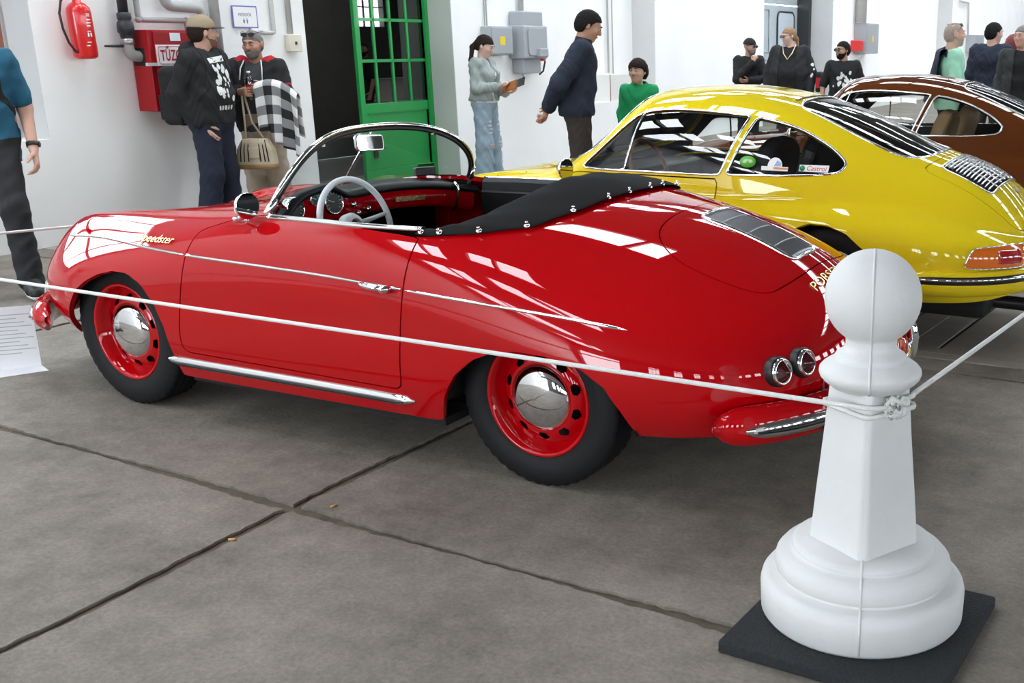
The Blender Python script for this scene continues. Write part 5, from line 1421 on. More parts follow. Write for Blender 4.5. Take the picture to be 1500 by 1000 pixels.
for nm, y0, y1, z0, z1, d in (('top_unit', -.22, .22, .56, .74, .20), ('main_unit', -.25, .25, .18, .57, .24), ('foot_unit', -.19, .19, .0, .18, .17), ('side_socket', .19, .26, .24, .36, .10)):
    b = MB(); b.box((-d, y0, z0), (0, y1, z1)); b.build(nm, ELG, sg2, bevel=.018, seg=3)
b = MB(); b.prism(rrect(.36, .33, .05), 0, .02, frame((-.24, 0, .38), (0, -1, 0), (0, 0, 1))); b.build('front_plate', ELG, sg2, bevel=.006)
b = MB(); b.box((-.31, -.16, .20), (-.25, .02, .30)); b.build('rotary_switch', ELG, sg2, bevel=.01)
b = MB(); b.lathe([(.055, 0), (.055, .09), (.045, .10)], 18, M=frame((-.10, -.25, .20), (1, 0, 0), (0, 0, 1)) @ Matrix.Identity(4)); b.build('red_plug', FREDB, sg2)
b = MB(); b.tube([(-.10, -.33, .20), (-.10, -.38, .14), (-.08, -.36, .02), (-.06, -.30, -.02)], .012, 8); b.build('plug_cable', BLACK, sg2)
b = MB(); b.tube([(-.06, .06, .0), (-.06, .05, -.05), (-.05, .12, -.10)], .010, 8); b.build('loose_cable', COND, sg2)
conduit('black cable riser above the tall switchgear', [(4.95, -7.80, 5), (4.95, -7.80, 1.905)], .035)
b = MB()
conduit('thin white conduit in the wall niche', [(5.36, -10.55, 5), (5.36, -10.55, 1.1)], .016)
conduit('second thin white conduit in the wall niche', [(5.36, -10.68, 5), (5.36, -10.68, 1.0)], .010)
wb = empty('box_file', (5.20, -10.35, .716), 0, 'white box with brown edges lying on the sill of the wall niche', 'box')
b = MB(); b.box((-.18, -.30, 0), (.18, .34, .37)); b.build('box_body', mat('white board', (.74, .73, .70), .6), wb)
for y in (-.30, .33): b = MB(); b.box((-.185, y, 0), (-.178, y + .012, .375)); b.build('box_edge', mat('brown edge', (.25, .13, .08), .6), wb)
ebox('grey distribution box with yellow label on the far wall beside the grey doors', -21.45, 1.64, .9, .68, .30, True, .12)
b = MB(); b.box((4.75, -20.95, 1.36), (4.999, -20.75, 1.60)); o = b.build('red_socket', FREDB, bevel=.02); tag(o, 'red and white power socket beside the far distribution box', 'socket')
conduit('dark cable duct above the far distribution box', [(4.86, -21.05, 5), (4.86, -21.05, 1.99)], .13)
conduit('thin conduit beside the dark cable duct', [(4.95, -21.6, 5), (4.95, -21.6, 1.98)], .03)
ebox('grey electrical box behind the man in the mint shirt', -33.2, 1.54, 1.3, .55, .3, False)
conduit('thin bent conduit on the far white wall', [(4.95, -31.2, 2.82), (4.95, -32.4, 2.80), (4.95, -32.6, 1.8)], .03)

# cigarette ends on the slabs
BUTT = mat('orange filter paper', (.62, .33, .12), .7)
for (x, y, a), lb in (((-.42, 1.50, .6), 'orange cigarette end lying on the open slab'), ((-.52, 1.17, 1.4), 'orange cigarette end lying beside the slab joint')):
    b = MB(); c, s_ = math.cos(a) * .012, math.sin(a) * .012; b.tube([(-c, -s_, .0045), (c, s_, .0045)], .004, 8); o = b.build('cigarette_end', BUTT, loc=(x, y, 0)); tag(o, lb, 'cigarette')
# ---------------------------------------------------------------- people: bodies grown as one smooth surface from a posed skeleton
def rcone(P, a, b, ra, rb):
    a = np.asarray(a, float); b = np.asarray(b, float); ba = b - a; l2 = max(ba @ ba, 1e-9)
    t = np.clip(((P - a) @ ba) / l2, 0, 1)
    return np.linalg.norm(P - a - t[:, None] * ba, axis=1) - (ra + (rb - ra) * t)
def ellip(P, c, r, Rm):
    q = (P - np.asarray(c)) @ (Rm if Rm is not None else np.eye(3)); r = np.asarray(r, float)
    k0 = np.linalg.norm(q / r, axis=1); k1 = np.linalg.norm(q / (r * r), axis=1) + 1e-9
    return k0 * (k0 - 1) / k1
def smin(a, b, k):
    h = np.clip(.5 + .5 * (b - a) / k, 0, 1); return b + (a - b) * h - k * h * (1 - h)
def field(prims, P, grow=0.0):
    D = np.full(len(P), 9.0)
    for p in prims:
        if p[0] == 'c':
            _, a, b, ra, rb, k = p[:6]; lo = np.minimum(a, b) - max(ra, rb) - .10 - grow; hi = np.maximum(a, b) + max(ra, rb) + .10 + grow
        else:
            _, c, r, Rm, k = p[:5]; m = max(r); lo = np.asarray(c) - m - .10 - grow; hi = np.asarray(c) + m + .10 + grow
        i = np.where(np.all((P > lo) & (P < hi), axis=1))[0]
        if len(i) == 0: continue
        q = P[i]
        d = rcone(q, a, b, ra, rb) if p[0] == 'c' else ellip(q, c, r, Rm)
        d = d - grow
        if p[-1] == 'sub': D[i] = -smin(-D[i], d, k)
        else: D[i] = smin(D[i], d, k)
    return D
def polygonise(fn, lo, hi, h):
    """surface nets over a sparse band of cells"""
    lo = np.asarray(lo, float); n = np.ceil((np.asarray(hi) - lo) / h).astype(int) + 2
    c = 5; nc = -(-n // c)
    gx = [lo[k] + (np.arange(nc[k]) * c + c / 2) * h for k in range(3)]
    C = np.stack(np.meshgrid(*gx, indexing='ij'), -1).reshape(-1, 3)
    dc = fn(C).reshape(nc); act = np.abs(dc) < c * h * 1.35
    D = np.repeat(np.repeat(np.repeat(dc, c, 0), c, 1), c, 2).astype(np.float32)
    A = np.repeat(np.repeat(np.repeat(act, c, 0), c, 1), c, 2)
    I = np.argwhere(A); D[A] = fn(lo + I * h)
    D[0] = D[-1] = 1; D[:, 0] = D[:, -1] = 1; D[:, :, 0] = D[:, :, -1] = 1
    s = D < 0
    cnt = sum(s[i:s.shape[0]-1+i, j:s.shape[1]-1+j, k:s.shape[2]-1+k].astype(np.int8) for i in (0, 1) for j in (0, 1) for k in (0, 1))
    cells = np.argwhere((cnt > 0) & (cnt < 8))
    if len(cells) == 0: return np.zeros((0, 3)), np.zeros((0, 4), int)
    idx = np.full(cnt.shape, -1, np.int32); idx[tuple(cells.T)] = np.arange(len(cells))
    cor = np.array([(i, j, k) for i in (0, 1) for j in (0, 1) for k in (0, 1)])
    dv = np.stack([D[tuple((cells + o).T)] for o in cor], 1)
    acc = np.zeros((len(cells), 3)); num = np.zeros(len(cells))
    for a in range(8):
        for b in range(a + 1, 8):
            if np.abs(cor[a] - cor[b]).sum() != 1: continue
            m = (dv[:, a] < 0) != (dv[:, b] < 0)
            t = dv[m, a] / (dv[m, a] - dv[m, b] + 1e-12)
            acc[m] += cor[a] + (cor[b] - cor[a]) * t[:, None]; num[m] += 1
    V = lo + (cells + acc / num[:, None]) * h
    F = []
    for ax in range(3):
        o1, o2 = [k for k in range(3) if k != ax]
        sl0 = [slice(None)] * 3; sl1 = [slice(None)] * 3; sl0[ax] = slice(0, -1); sl1[ax] = slice(1, None)
        e = np.argwhere(s[tuple(sl0)] != s[tuple(sl1)])
        e = e[(e[:, o1] > 0) & (e[:, o2] > 0) & (e[:, o1] < idx.shape[o1]) & (e[:, o2] < idx.shape[o2])]
        e = e[e[:, ax] < idx.shape[ax]]
        q = []
        for d1, d2 in ((1, 1), (0, 1), (0, 0), (1, 0)):
            r = e.copy(); r[:, o1] -= d1; r[:, o2] -= d2; q.append(idx[tuple(r.T)])
        q = np.stack(q, 1); sg = s[tuple(e.T)]
        flip = sg if ax != 1 else ~sg
        q[~flip] = q[~flip][:, ::-1]
        F.append(q)
    F = np.vstack(F); F = F[(F >= 0).all(1)]
    return V, F
def sdf_obj(name, fn, lo, hi, h, m, parent):
    V, F = polygonise(fn, lo, hi, h)
    me = bpy.data.meshes.new(name)
    me.vertices.add(len(V)); me.vertices.foreach_set('co', V.astype(np.float32).ravel())
    me.loops.add(F.size); me.loops.foreach_set('vertex_index', F.astype(np.int32).ravel())
    me.polygons.add(len(F)); me.polygons.foreach_set('loop_start', np.arange(0, F.size, 4, dtype=np.int32))
    me.update(calc_edges=True); me.validate(); me.shade_smooth()
    return link(name, me, m, parent)

def rotz(a): c, s = math.cos(a), math.sin(a); return np.array([[c, -s, 0], [s, c, 0], [0, 0, 1.0]])
def roty(a): c, s = math.cos(a), math.sin(a); return np.array([[c, 0, s], [0, 1, 0], [-s, 0, c]])
def rotx(a): c, s = math.cos(a), math.sin(a); return np.array([[1, 0, 0], [0, c, -s], [0, s, c]])
def unit(v): v = np.asarray(v, float); return v / (np.linalg.norm(v) + 1e-9)

SKIN = mat('skin', (.56, .33, .25), .5, noise=(9, .10), spec=.4)
SKIN2 = mat('tanned skin', (.46, .25, .17), .5, noise=(9, .10), spec=.4)
SKINP = mat('pale skin', (.62, .40, .32), .5, noise=(9, .08), spec=.4)
EYEW = mat('eye white', (.42, .38, .35), .4); EYEI = mat('iris', (.03, .02, .015), .2); LIP = mat('lips', (.40, .16, .14), .5)
HAIRB = mat('black hair', (.008, .007, .006), .75, spec=.2, bump=(120, .8, .006)); HAIRD = mat('dark brown hair', (.018, .011, .008), .75, spec=.2, bump=(120, .8, .006))
HAIRG = mat('greying hair', (.16, .15, .14), .6, bump=(140, .8, .005)); HAIRL = mat('light brown hair', (.26, .15, .07), .55, bump=(120, .8, .006)); HAIRR = mat('dark red hair', (.16, .02, .02), .5, bump=(120, .8, .006))

def hand_prims(w, d, palm, side, s, curl=.35, spread=.5, grip=False):
    """w wrist point, d direction of the fingers, palm = palm normal; side +1 left, -1 right"""
    d = unit(d); n = unit(np.asarray(palm) - d * (np.asarray(palm) @ d)); t = -np.cross(d, n) * side          # t points to the thumb side
    pr = []; L = .095 * s
    for o in (-.024, -.008, .008, .024): pr.append(('c', w + t * o * .5 * s, w + d * L + t * o * 1.05 * s, .017 * s, .0125 * s, .012))
    for i, (o, ln) in enumerate(((.031, .072), (.0105, .080), (-.0105, .074), (-.031, .058))):
        p = w + d * L + t * o * s; a = curl * ((.85, .90, .76, .64)[i] if grip else 1 + .12 * i); dd = unit(d + t * o * 3.0 * spread)
        for j, f_ in enumerate((.46, .32, .24)):
            a_ = a * (.7 + .75 * j); v = dd * math.cos(a_) + n * math.sin(a_); q = p + v * ln * f_ * s
            pr.append(('c', p, q, (.0093 - .0008 * j) * s, (.0088 - .0009 * j) * s, .004)); p = q
    p = w + d * .022 * s + t * .020 * s; v = unit(d * .25 + t * .35 + n * .90) if grip else unit(d * .62 + t * .72 + n * .25)
    for j, f_ in enumerate((.042, .032, .026)):
        q = p + v * f_ * s; pr.append(('c', p, q, (.0135 - .002 * j) * s, (.0115 - .0018 * j) * s, .008)); p = q; v = unit(v * .8 + d * .45 + n * curl * .5)
    return pr

def person(name, label, loc, face, H=1.75, build=1.0, lean=0.0, head=(0, 0, 0), arms=None, legs=None, skin=SKIN, h=.009, hands=(1, 1), curl=(.35, .35),
           palms=None, female=False, child=False, belly=0.0, hx=None):
    s = H / 1.75; bw = build
    root = empty(name, (loc[0], loc[1], 0), face, label, 'person')
    A = lambda *p: np.array(p, float) * s
    pel = A(0, 0, .93); Rl = roty(lean)
    def up(p): return pel + Rl @ (np.array(p, float) * s - pel)             # upper body leans about the pelvis
    sw = (.150 if female else .170) * (.92 if child else 1) * (0.6 + .4 * bw)
    J = dict(neck=up((-.015, 0, 1.475)), sL=up((-.01, sw, 1.405)), sR=up((-.01, -sw, 1.405)), hL=A(0, .088, .92), hR=A(0, -.088, .92))
    arms = arms or {}; legs = legs or {}
    J['eL'] = np.array(arms.get('eL', up((-.03, sw + .045, 1.13)) / s)) * s; J['eR'] = np.array(arms.get('eR', up((-.03, -sw - .045, 1.13)) / s)) * s
    J['wL'] = np.array(arms.get('wL', up((.05, sw + .07, .89)) / s)) * s; J['wR'] = np.array(arms.get('wR', up((.05, -sw - .07, .89)) / s)) * s
    J['kL'] = A(*legs.get('kL', (.02, .10, .50))); J['kR'] = A(*legs.get('kR', (.02, -.10, .50)))
    J['aL'] = A(*legs.get('aL', (-.02, .11, .085))); J['aR'] = A(*legs.get('aR', (-.02, -.11, .085)))
    ft = {'L': legs.get('fL', (1, .15, 0)), 'R': legs.get('fR', (1, -.15, 0))}
    hs = s if not child else s * 1.13
    Rh = Rl @ rotz(head[0]) @ roty(head[1]) @ rotx(head[2])
    hc = J['neck'] + Rl @ (np.array([.012, 0, .085]) * s) + Rh @ (np.array([.018, 0, .055]) * hs)
    def hp(x, y, z): return hc + Rh @ (np.array([x, y, z]) * hs)
    torso = [('c', up((-.01, -.075 * bw, 1.30)), up((-.01, .075 * bw, 1.30)), .100 * s * bw, .100 * s * bw, .05),
             ('c', up((-.01, -sw + .03, 1.40)), up((-.01, sw - .03, 1.40)), .056 * s, .056 * s, .06),
             ('c', up((.005 + belly * .4, -.060 * bw, 1.12)), up((.005 + belly * .4, .060 * bw, 1.12)), (.098 + belly) * s * bw, (.098 + belly) * s * bw, .07),
             ('c', A(-.01, -.07 * bw, .955), A(-.01, .07 * bw, .955), .104 * s * bw, .104 * s * bw, .07)]
    if female: torso += [('e', up((.085, .065, 1.27)), np.array([.06, .055, .06]) * s, None, .05), ('e', up((.085, -.065, 1.27)), np.array([.06, .055, .06]) * s, None, .05)]
    neckp = [('c', J['neck'] - Rl @ (np.array([0, 0, .03]) * s), hp(-.02, 0, -.05), .060 * s * (0.85 if female or child else 1) * (.5 + .5 * bw), .052 * s * (0.85 if female or child else 1), .03)]
    headp = [('e', hp(-.012, 0, .022), np.array([.098, .078, .092]) * hs, Rh, .02), ('e', hp(.030, 0, -.035), np.array([.066, .062, .085]) * hs, Rh, .03),
             ('c', hp(.05, 0, -.085), hp(.066, 0, -.092), .030 * hs, .024 * hs, .03),
             ('c', hp(.086, -.03, .028), hp(.086, .03, .028), .011 * hs, .011 * hs, .018),
             ('c', hp(.094, 0, .016), hp(.112, 0, -.022), .008 * hs, .013 * hs, .010), ('c', hp(.100, -.012, -.026), hp(.100, .012, -.026), .009 * hs, .009 * hs, .010),
             ('e', hp(.088, 0, -.056), np.array([.013, .022, .010]) * hs, Rh, .010),
             ('e', hp(.060, .045, -.02), np.array([.03, .022, .024]) * hs, Rh, .02), ('e', hp(.060, -.045, -.02), np.array([.03, .022, .024]) * hs, Rh, .02),
             ('e', hp(.099, .031, .010), np.array([.014, .017, .010]) * hs, Rh, .010, 'sub'), ('e', hp(.099, -.031, .010), np.array([.014, .017, .010]) * hs, Rh, .010, 'sub'),
             ('e', hp(-.008, .080, -.004), np.array([.022, .010, .032]) * hs, Rh, .006), ('e', hp(-.008, -.080, -.004), np.array([.022, .010, .032]) * hs, Rh, .006)]
    ab = (.85 if female or child else 1.0) * (.55 + .45 * bw)
    limb = {}
    for k, sg in (('L', 1), ('R', -1)):
        limb['ua' + k] = [('c', J['s' + k], J['e' + k], .050 * s * ab, .041 * s * ab, .03)]
        limb['fa' + k] = [('c', J['e' + k], J['w' + k], .041 * s * ab, .027 * s * ab, .025)]
        limb['th' + k] = [('c', J['h' + k], J['k' + k], .080 * s * (.6 + .4 * bw), .055 * s, .04)]
        limb['ca' + k] = [('c', J['k' + k], J['a' + k], .055 * s, .038 * s, .04)]
        f = unit(ft[k]); a = J['a' + k]; heel = a + np.array([0, 0, -.045]) * s - f * .045 * s; toe = a + f * .16 * s + np.array([0, 0, -.055]) * s
        limb['ft' + k] = [('c', heel, toe, .040 * s, .032 * s, .03), ('c', a, a + f * .09 * s + np.array([0, 0, -.04]) * s, .038 * s, .036 * s, .04)]
        i = 0 if k == 'L' else 1
        dr_ = unit(J['w' + k] - J['e' + k]); pm = (palms or {}).get(k, (0, -sg, 0)); hd = (palms or {}).get('d' + k, dr_)
        limb['hd' + k] = hand_prims(J['w' + k] + unit(hd) * .012 * s, hd, pm, sg, s * (.88 if female else .8 if child else 1), curl[i], grip=bool((palms or {}).get('g' + k))) if hands[i] else [('c', J['w' + k], J['w' + k] + dr_ * .08 * s, .028 * s, .03 * s, .02)]
    allp = torso + neckp + headp + sum((limb[q] for q in limb), [])
    def bounds(pr_, pad):
        lo = np.full(3, 9.0); hi = -lo
        for p in pr_:
            if p[-1] == 'sub': continue
            if p[0] == 'c': lo = np.minimum(lo, np.minimum(p[1], p[2]) - max(p[3], p[4])); hi = np.maximum(hi, np.maximum(p[1], p[2]) + max(p[3], p[4]))
            else: lo = np.minimum(lo, p[1] - max(p[2])); hi = np.maximum(hi, p[1] + max(p[2]))
        return lo - pad, hi + pad
    lo, hi = bounds(allp, .03)
    sdf_obj('body', lambda P: field(allp, P), lo, hi, h, skin, root)
    G = dict(fns=dict(body=lambda P: field(allp, P)), root=root, torso=torso, limb=limb, headp=headp, neckp=neckp, hp=hp, up=up, J=J, s=s, hs=hs, Rh=Rh, Rl=Rl, bounds=bounds, h=h, A=A, hc=hc)
    return G

def wrinkle(P, amp, f=1.0):
    return amp * (np.sin(P[:, 2] * 38 * f + 5 * np.sin(P[:, 1] * 11 * f + 1.3) + 4 * np.sin(P[:, 0] * 13 * f)) + .6 * np.sin(P[:, 2] * 71 * f + 7 * np.sin(P[:, 0] * 19 * f + P[:, 1] * 17 * f)))

def garment(G, name, m, prims, grow, cuts=(), wr=.0025, h=None, f=1.0):
    """clothing over the given body parts; cuts are half spaces (point, outward normal) that end it"""
    lo, hi = G['bounds'](prims, grow + .04)
    def fn(P):
        d = field(prims, P, grow) + wrinkle(P, wr, f)
        for p, n in cuts: d = np.maximum(d, (P - np.asarray(p)) @ unit(n))
        return d
    G['fns'][name] = fn
    return sdf_obj(name, fn, lo, hi, h or G['h'], m, G['root'])

def sleeve(G, k, frac, grow_only=False):
    """arm parts shortened to a fraction of upper arm (<1) or into the forearm (1..2)"""
    L = G['limb']; ua = L['ua' + k][0]
    if frac <= 1: return [(ua[0], ua[1], ua[1] + (ua[2] - ua[1]) * frac, ua[3], ua[3] + (ua[4] - ua[3]) * frac, ua[5])]
    fa = L['fa' + k][0]; t = frac - 1
    return [ua, (fa[0], fa[1], fa[1] + (fa[2] - fa[1]) * t, fa[3], fa[3] + (fa[4] - fa[3]) * t, fa[5])]

def top_garment(G, name, m, grow=.02, sl=2.0, hem=.86, neck=1.445, wr=.0025, slL=None, slR=None, front_open=None, h=None):
    s = G['s']; L = G['limb']; up = G['up']
    prims = list(G['torso'])
    sls = []
    for k, f_ in (('L', slL if slL is not None else sl), ('R', slR if slR is not None else sl)): sls += sleeve(G, k, f_)
    hipp = [('c', G['A'](-.01, -.06, hem + .02), G['A'](-.01, .06, hem + .02), .106 * s, .106 * s, .06)]
    cuts = [(G['A'](0, 0, hem), (0, 0, -1)), (up((0, 0, neck + .02)), G['Rl'] @ np.array([-.15, 0, 1.0]))]
    lo, hi = G['bounds'](prims + sls + hipp, grow + .05)
    sh = [('c', G['J']['s' + k], G['J']['s' + k] * .6 + G['J']['neck'] * .4 + np.array([0, 0, -.02]), .042 * s, .045 * s, .04) for k in 'LR']
    def fn(P, arms=True):
        d = field(prims + hipp + sh, P, grow)
        d = np.maximum(d, (P - cuts[0][0]) @ np.array([0, 0, -1.0]))
        d = np.maximum(d, (P - cuts[1][0]) @ unit(cuts[1][1]))
        e = field(sls, P, grow)
        # flat cuffs
        d = (smin(d, e, .022) if arms else d) + wrinkle(P, wr)
        if front_open:
            # open front: a wedge free in the middle
            q = (P - up((0, 0, 1.2))) @ G['Rl']
            w_ = front_open * s * (1.0 + .5 * np.clip(1.2 - P[:, 2] / s, -.3, .5)); d = np.maximum(d, -np.maximum(np.abs(q[:, 1]) - w_, .03 - q[:, 0]))
        return d
    G['fns'][name] = fn
    return sdf_obj(name, fn, lo, hi, h or G['h'], m, G['root'])

def trousers(G, m, grow=.018, waist=1.0, bottom=.09, wide=0.0, wr=.003, name='trousers'):
    s = G['s']; L = G['limb']; A = G['A']
    pr_ = [G['torso'][2], G['torso'][3]]
    for k in 'LR':
        th, ca = L['th' + k][0], L['ca' + k][0]
        pr_ += [(th[0], th[1], th[2], th[3], th[4] + wide * .6 * s, th[5]), (ca[0], ca[1], ca[2], ca[3] + wide * .6 * s, ca[4] + (.016 + wide) * s, ca[5])]
    return garment(G, name, m, pr_, grow, [(A(0, 0, waist), (0, 0, 1)), (A(0, 0, bottom * .5), (0, 0, -1))], wr)

def shoes(G, m, sole=None):
    s = G['s']
    for k in 'LR':
        pr_ = G['limb']['ft' + k]; lo, hi = G['bounds'](pr_, .03)
        o = sdf_obj('shoe', lambda P: np.maximum(field(pr_, P, .010), -(P[:, 2] - .012)), lo, hi, G['h'], m, G['root'])
        if sole is not None:
            sdf_obj('shoe_sole', lambda P: np.maximum(np.maximum(field(pr_, P, .014), P[:, 2] - .032), -P[:, 2]), lo, hi, G['h'], sole, o)

def hair(G, m, style='short', vol=.012, front=.058, h=None):
    hp, Rh, hs, hc = G['hp'], G['Rh'], G['hs'], G['hc']
    pr_ = [('e', hp(-.012, 0, .022), np.array([.098, .078, .092]) * hs, Rh, .02), ('e', hp(-.03, 0, -.02), np.array([.075, .07, .07]) * hs, Rh, .03)]
    extra = []
    if style == 'pony': extra = [('c', hp(-.095, 0, .01), hp(-.125, 0, -.06), .026 * hs, .024 * hs, .02), ('c', hp(-.125, 0, -.06), hp(-.105, .03, -.22), .024 * hs, .014 * hs, .02)]
    if style == 'ponyfront': extra = [('c', hp(-.10, 0, .0), hp(-.125, -.03, -.07), .030 * hs, .028 * hs, .02), ('c', hp(-.125, -.03, -.07), hp(-.06, -.105, -.20), .028 * hs, .024 * hs, .02), ('c', hp(-.06, -.105, -.20), hp(.0, -.115, -.33), .024 * hs, .010 * hs, .02)]
    if style == 'bob': extra = [('c', hp(-.05, .06, .0), hp(-.04, .075, -.10), .035 * hs, .03 * hs, .03), ('c', hp(-.05, -.06, .0), hp(-.04, -.075, -.10), .035 * hs, .03 * hs, .03), ('c', hp(-.08, 0, 0), hp(-.085, 0, -.11), .05 * hs, .04 * hs, .03)]
    lo, hi = G['bounds'](pr_ + extra, .05)
    def fn(P):
        q = (P - hc) @ Rh / hs
        d = field(pr_, P, vol) + .0035 * np.sin(q[:, 0] * 90 + 6 * np.sin(q[:, 1] * 40)) * np.sin(q[:, 1] * 75 + 5 * np.sin(q[:, 2] * 50))
        # hairline: above the brow in front, round the ears, down to the nape
        line = np.interp(q[:, 0], [-.06, -.03, -.012, .012, .020, .045, .10], [-.085, -.070, .012, -.015, .020, front - .014, front])
        d = np.maximum(d, (line - q[:, 2]) * hs * .8)
        if extra: d = smin(d, field(extra, P), .012)
        return d
    return sdf_obj('hair', fn, lo, hi, h or min(G['h'], .008), m, G['root'])

def beard(G, m, vol=.006, full=True):
    hp, Rh, hs, hc = G['hp'], G['Rh'], G['hs'], G['hc']; pr_ = [p for p in G['headp'][:3]]
    lo, hi = G['bounds'](pr_, .03)
    def fn(P):
        q = (P - hc) @ Rh / hs; d = field(pr_, P, vol)
        top = np.where(q[:, 0] > .055, -.042, -.042 - (.055 - q[:, 0]) * .15 + np.clip(.03 - q[:, 0], 0, .1) * 1.2)
        d = np.maximum(d, (q[:, 2] - top) * hs); d = np.maximum(d, (-.005 - q[:, 0]) * hs)
        mouth = np.sqrt(((q[:, 1]) / .022)**2 + ((q[:, 2] + .058) / .007)**2) - 1
        return np.maximum(d, -mouth * .007)
    return sdf_obj('beard', fn, lo, hi, min(G['h'], .007), m, G['root'])

def face_parts(G, brow=HAIRD, glasses=None, mouth=True, up_glasses=False):
    hp, Rh, hs, root = G['hp'], G['Rh'], G['hs'], G['root']
    if not glasses or up_glasses:
        for sg in (1, -1):
            b = MB(); b.ball(hp(.0835, sg * .031, .009), (.0125 * hs, .0125 * hs, .0085 * hs), 12, 8, 0, M=Matrix(Rh.tolist())); b.ball(hp(.0925, sg * .031, .009), .0058 * hs, 8, 6, 1); b.build('eye', [EYEW, EYEI], root)
    for sg in (1, -1):
        b = MB(); b.tube([hp(.099, sg * .014, .030), hp(.100, sg * .032, .036), hp(.088, sg * .050, .030)], [.0035 * hs, .0045 * hs, .002 * hs], 6); b.build('eyebrow', brow, root)
    if mouth: b = MB(); b.tube([hp(.088, -.024, -.057), hp(.102, 0, -.055), hp(.088, .024, -.057)], [.0025 * hs, .005 * hs, .0025 * hs], 6); b.build('mouth', LIP, root)
    if glasses:
        dz, dx = (0, 0) if not up_glasses else (.085, -.045)
        fr = empty('glasses', (0, 0, 0)); fr.parent = root
        for sg in (1, -1):
            c = (.108 + dx, sg * .033, .008 + dz); b = MB()
            P_ = [(.030 * math.cos(a), .021 * math.sin(a)) for a in np.linspace(0, 2*math.pi, 17)[:-1]]
            tl = -.55 if up_glasses else 0
            b.add([hp(c[0] + y * math.sin(tl), c[1] + x, c[2] + y * math.cos(tl)) for x, y in P_] + [hp(c[0] + .004 + y * math.sin(tl), c[1] + x, c[2] + y * math.cos(tl)) for x, y in P_], [tuple(range(15, -1, -1)), tuple(range(16, 32))] + [(i, (i+1) % 16, 16 + (i+1) % 16, 16 + i) for i in range(16)])
            b.build('lens', glasses, fr)
            b = MB(); b.tube([hp(c[0], sg * .060, c[2] + .008), hp(.05 + dx, sg * .086, c[2] + .012), hp(-.015 + dx, sg * .088, c[2] + .010)], .003 * hs, 6); b.build('temple', BLACK, fr)
        b = MB(); b.tube([hp(.110 + dx, -.010, .012 + dz), hp(.112 + dx, .010, .012 + dz)], .003 * hs, 6); b.build('bridge', BLACK, fr)
    # close to the skin: nothing else

def cap_hat(G, m, brim_m=None, flat=False):
    hp, Rh, hs, hc = G['hp'], G['Rh'], G['hs'], G['hc']; pr_ = [('e', hp(-.012, 0, .030), np.array([.104, .085, .100]) * hs, Rh, .02)]
    lo, hi = G['bounds'](pr_, .04)
    def fn(P):
        q = (P - hc) @ Rh / hs; d = field(pr_, P, .008); return np.maximum(d, (.040 + .12 * (-q[:, 0] - .0) * .3 - .01 - q[:, 2]) * hs)
    o = sdf_obj('cap', fn, lo, hi, .008, m, G['root'])
    if brim_m is not None:
        v = []; f = []; n = 13
        for i in range(n):
            a = -1.15 + 2.3 * i / (n - 1)
            for r_, z in ((.095, .050), (.135, .050), (.172, .043), (.172, .039), (.135, .045), (.095, .044)):
                v.append(hp(-.005 + r_ * math.cos(a), r_ * .72 * math.sin(a), z - .012 * abs(math.sin(a))**2))
        for i in range(n - 1):
            for j in range(6): f.append((i*6 + j, i*6 + (j+1) % 6, (i+1)*6 + (j+1) % 6, (i+1)*6 + j))
        mesh('cap_brim', v, f, brim_m, o, smooth=True)
    return o

def grad(fn, P, e=.002):
    g = np.stack([fn(P + np.eye(3)[k] * e) - fn(P - np.eye(3)[k] * e) for k in range(3)], 1)
    return g / (np.linalg.norm(g, axis=1, keepdims=True) + 1e-9)
def clear_of(fns, P, off, it=8):
    """moves points that are inside any of the given surfaces out to off metres in front of them"""
    P = np.array(P, float); fn = lambda Q: np.min([f(Q) for f in fns], axis=0)
    for _ in range(it):
        d = fn(P); i = np.where(d < off)[0]
        if len(i) == 0: break
        P[i] += grad(fn, P[i]) * (off - d[i])[:, None] * .9
    return P
def lay_on(fn, P, off, it=10):
    """slides points onto the surface, off metres above it"""
    P = np.array(P, float)
    for _ in range(it): P -= grad(fn, P) * np.clip(fn(P) - off, -.03, .03)[:, None]
    return P
def strap_on(name, fn, pts, m, parent, w=.036, th=.007):
    """flat webbing laid on a garment along a path"""
    P = lay_on(fn, resample(np.array(pts, float), .018, False), .0)
    for _ in range(2): P[1:-1] = .5 * P[1:-1] + .25 * (P[:-2] + P[2:])
    P = lay_on(fn, P, .0); n = grad(fn, P); t = np.gradient(P, axis=0); t /= np.linalg.norm(t, axis=1, keepdims=True) + 1e-9; b_ = np.cross(n, t)
    rows = []
    for k in (-1, -.4, .4, 1): rows.append(lay_on(fn, P + b_ * w / 2 * k, .0, 6))
    v = []; f = []
    for i in range(len(P)): v += [r_[i] + n[i] * th for r_ in rows] + [r_[i] - n[i] * .001 for r_ in rows[::-1]]
    for i in range(len(P) - 1):
        for j in range(8): f.append((i*8 + j, i*8 + (j+1) % 8, (i+1)*8 + (j+1) % 8, (i+1)*8 + j))
    f.append(tuple(range(7, -1, -1))); f.append(tuple((len(P)-1)*8 + j for j in range(8)))
    return mesh(name, v, f, m, parent, smooth=False)
def soft_pack(name, c, half, r, fns, m, parent, h=.011):
    """rounded bag whose back takes the shape of what it rests against"""
    c = np.array(c, float); half = np.array(half, float)
    def fn(P):
        q = np.abs(P - c) - (half - r); d = np.linalg.norm(np.maximum(q, 0), axis=1) + np.minimum(q.max(1), 0) - r + wrinkle(P, .002)
        for g in fns: d = np.maximum(d, .0015 - g(P))
        return d
    return sdf_obj(name, fn, c - half - .03, c + half + .03, h, m, parent)
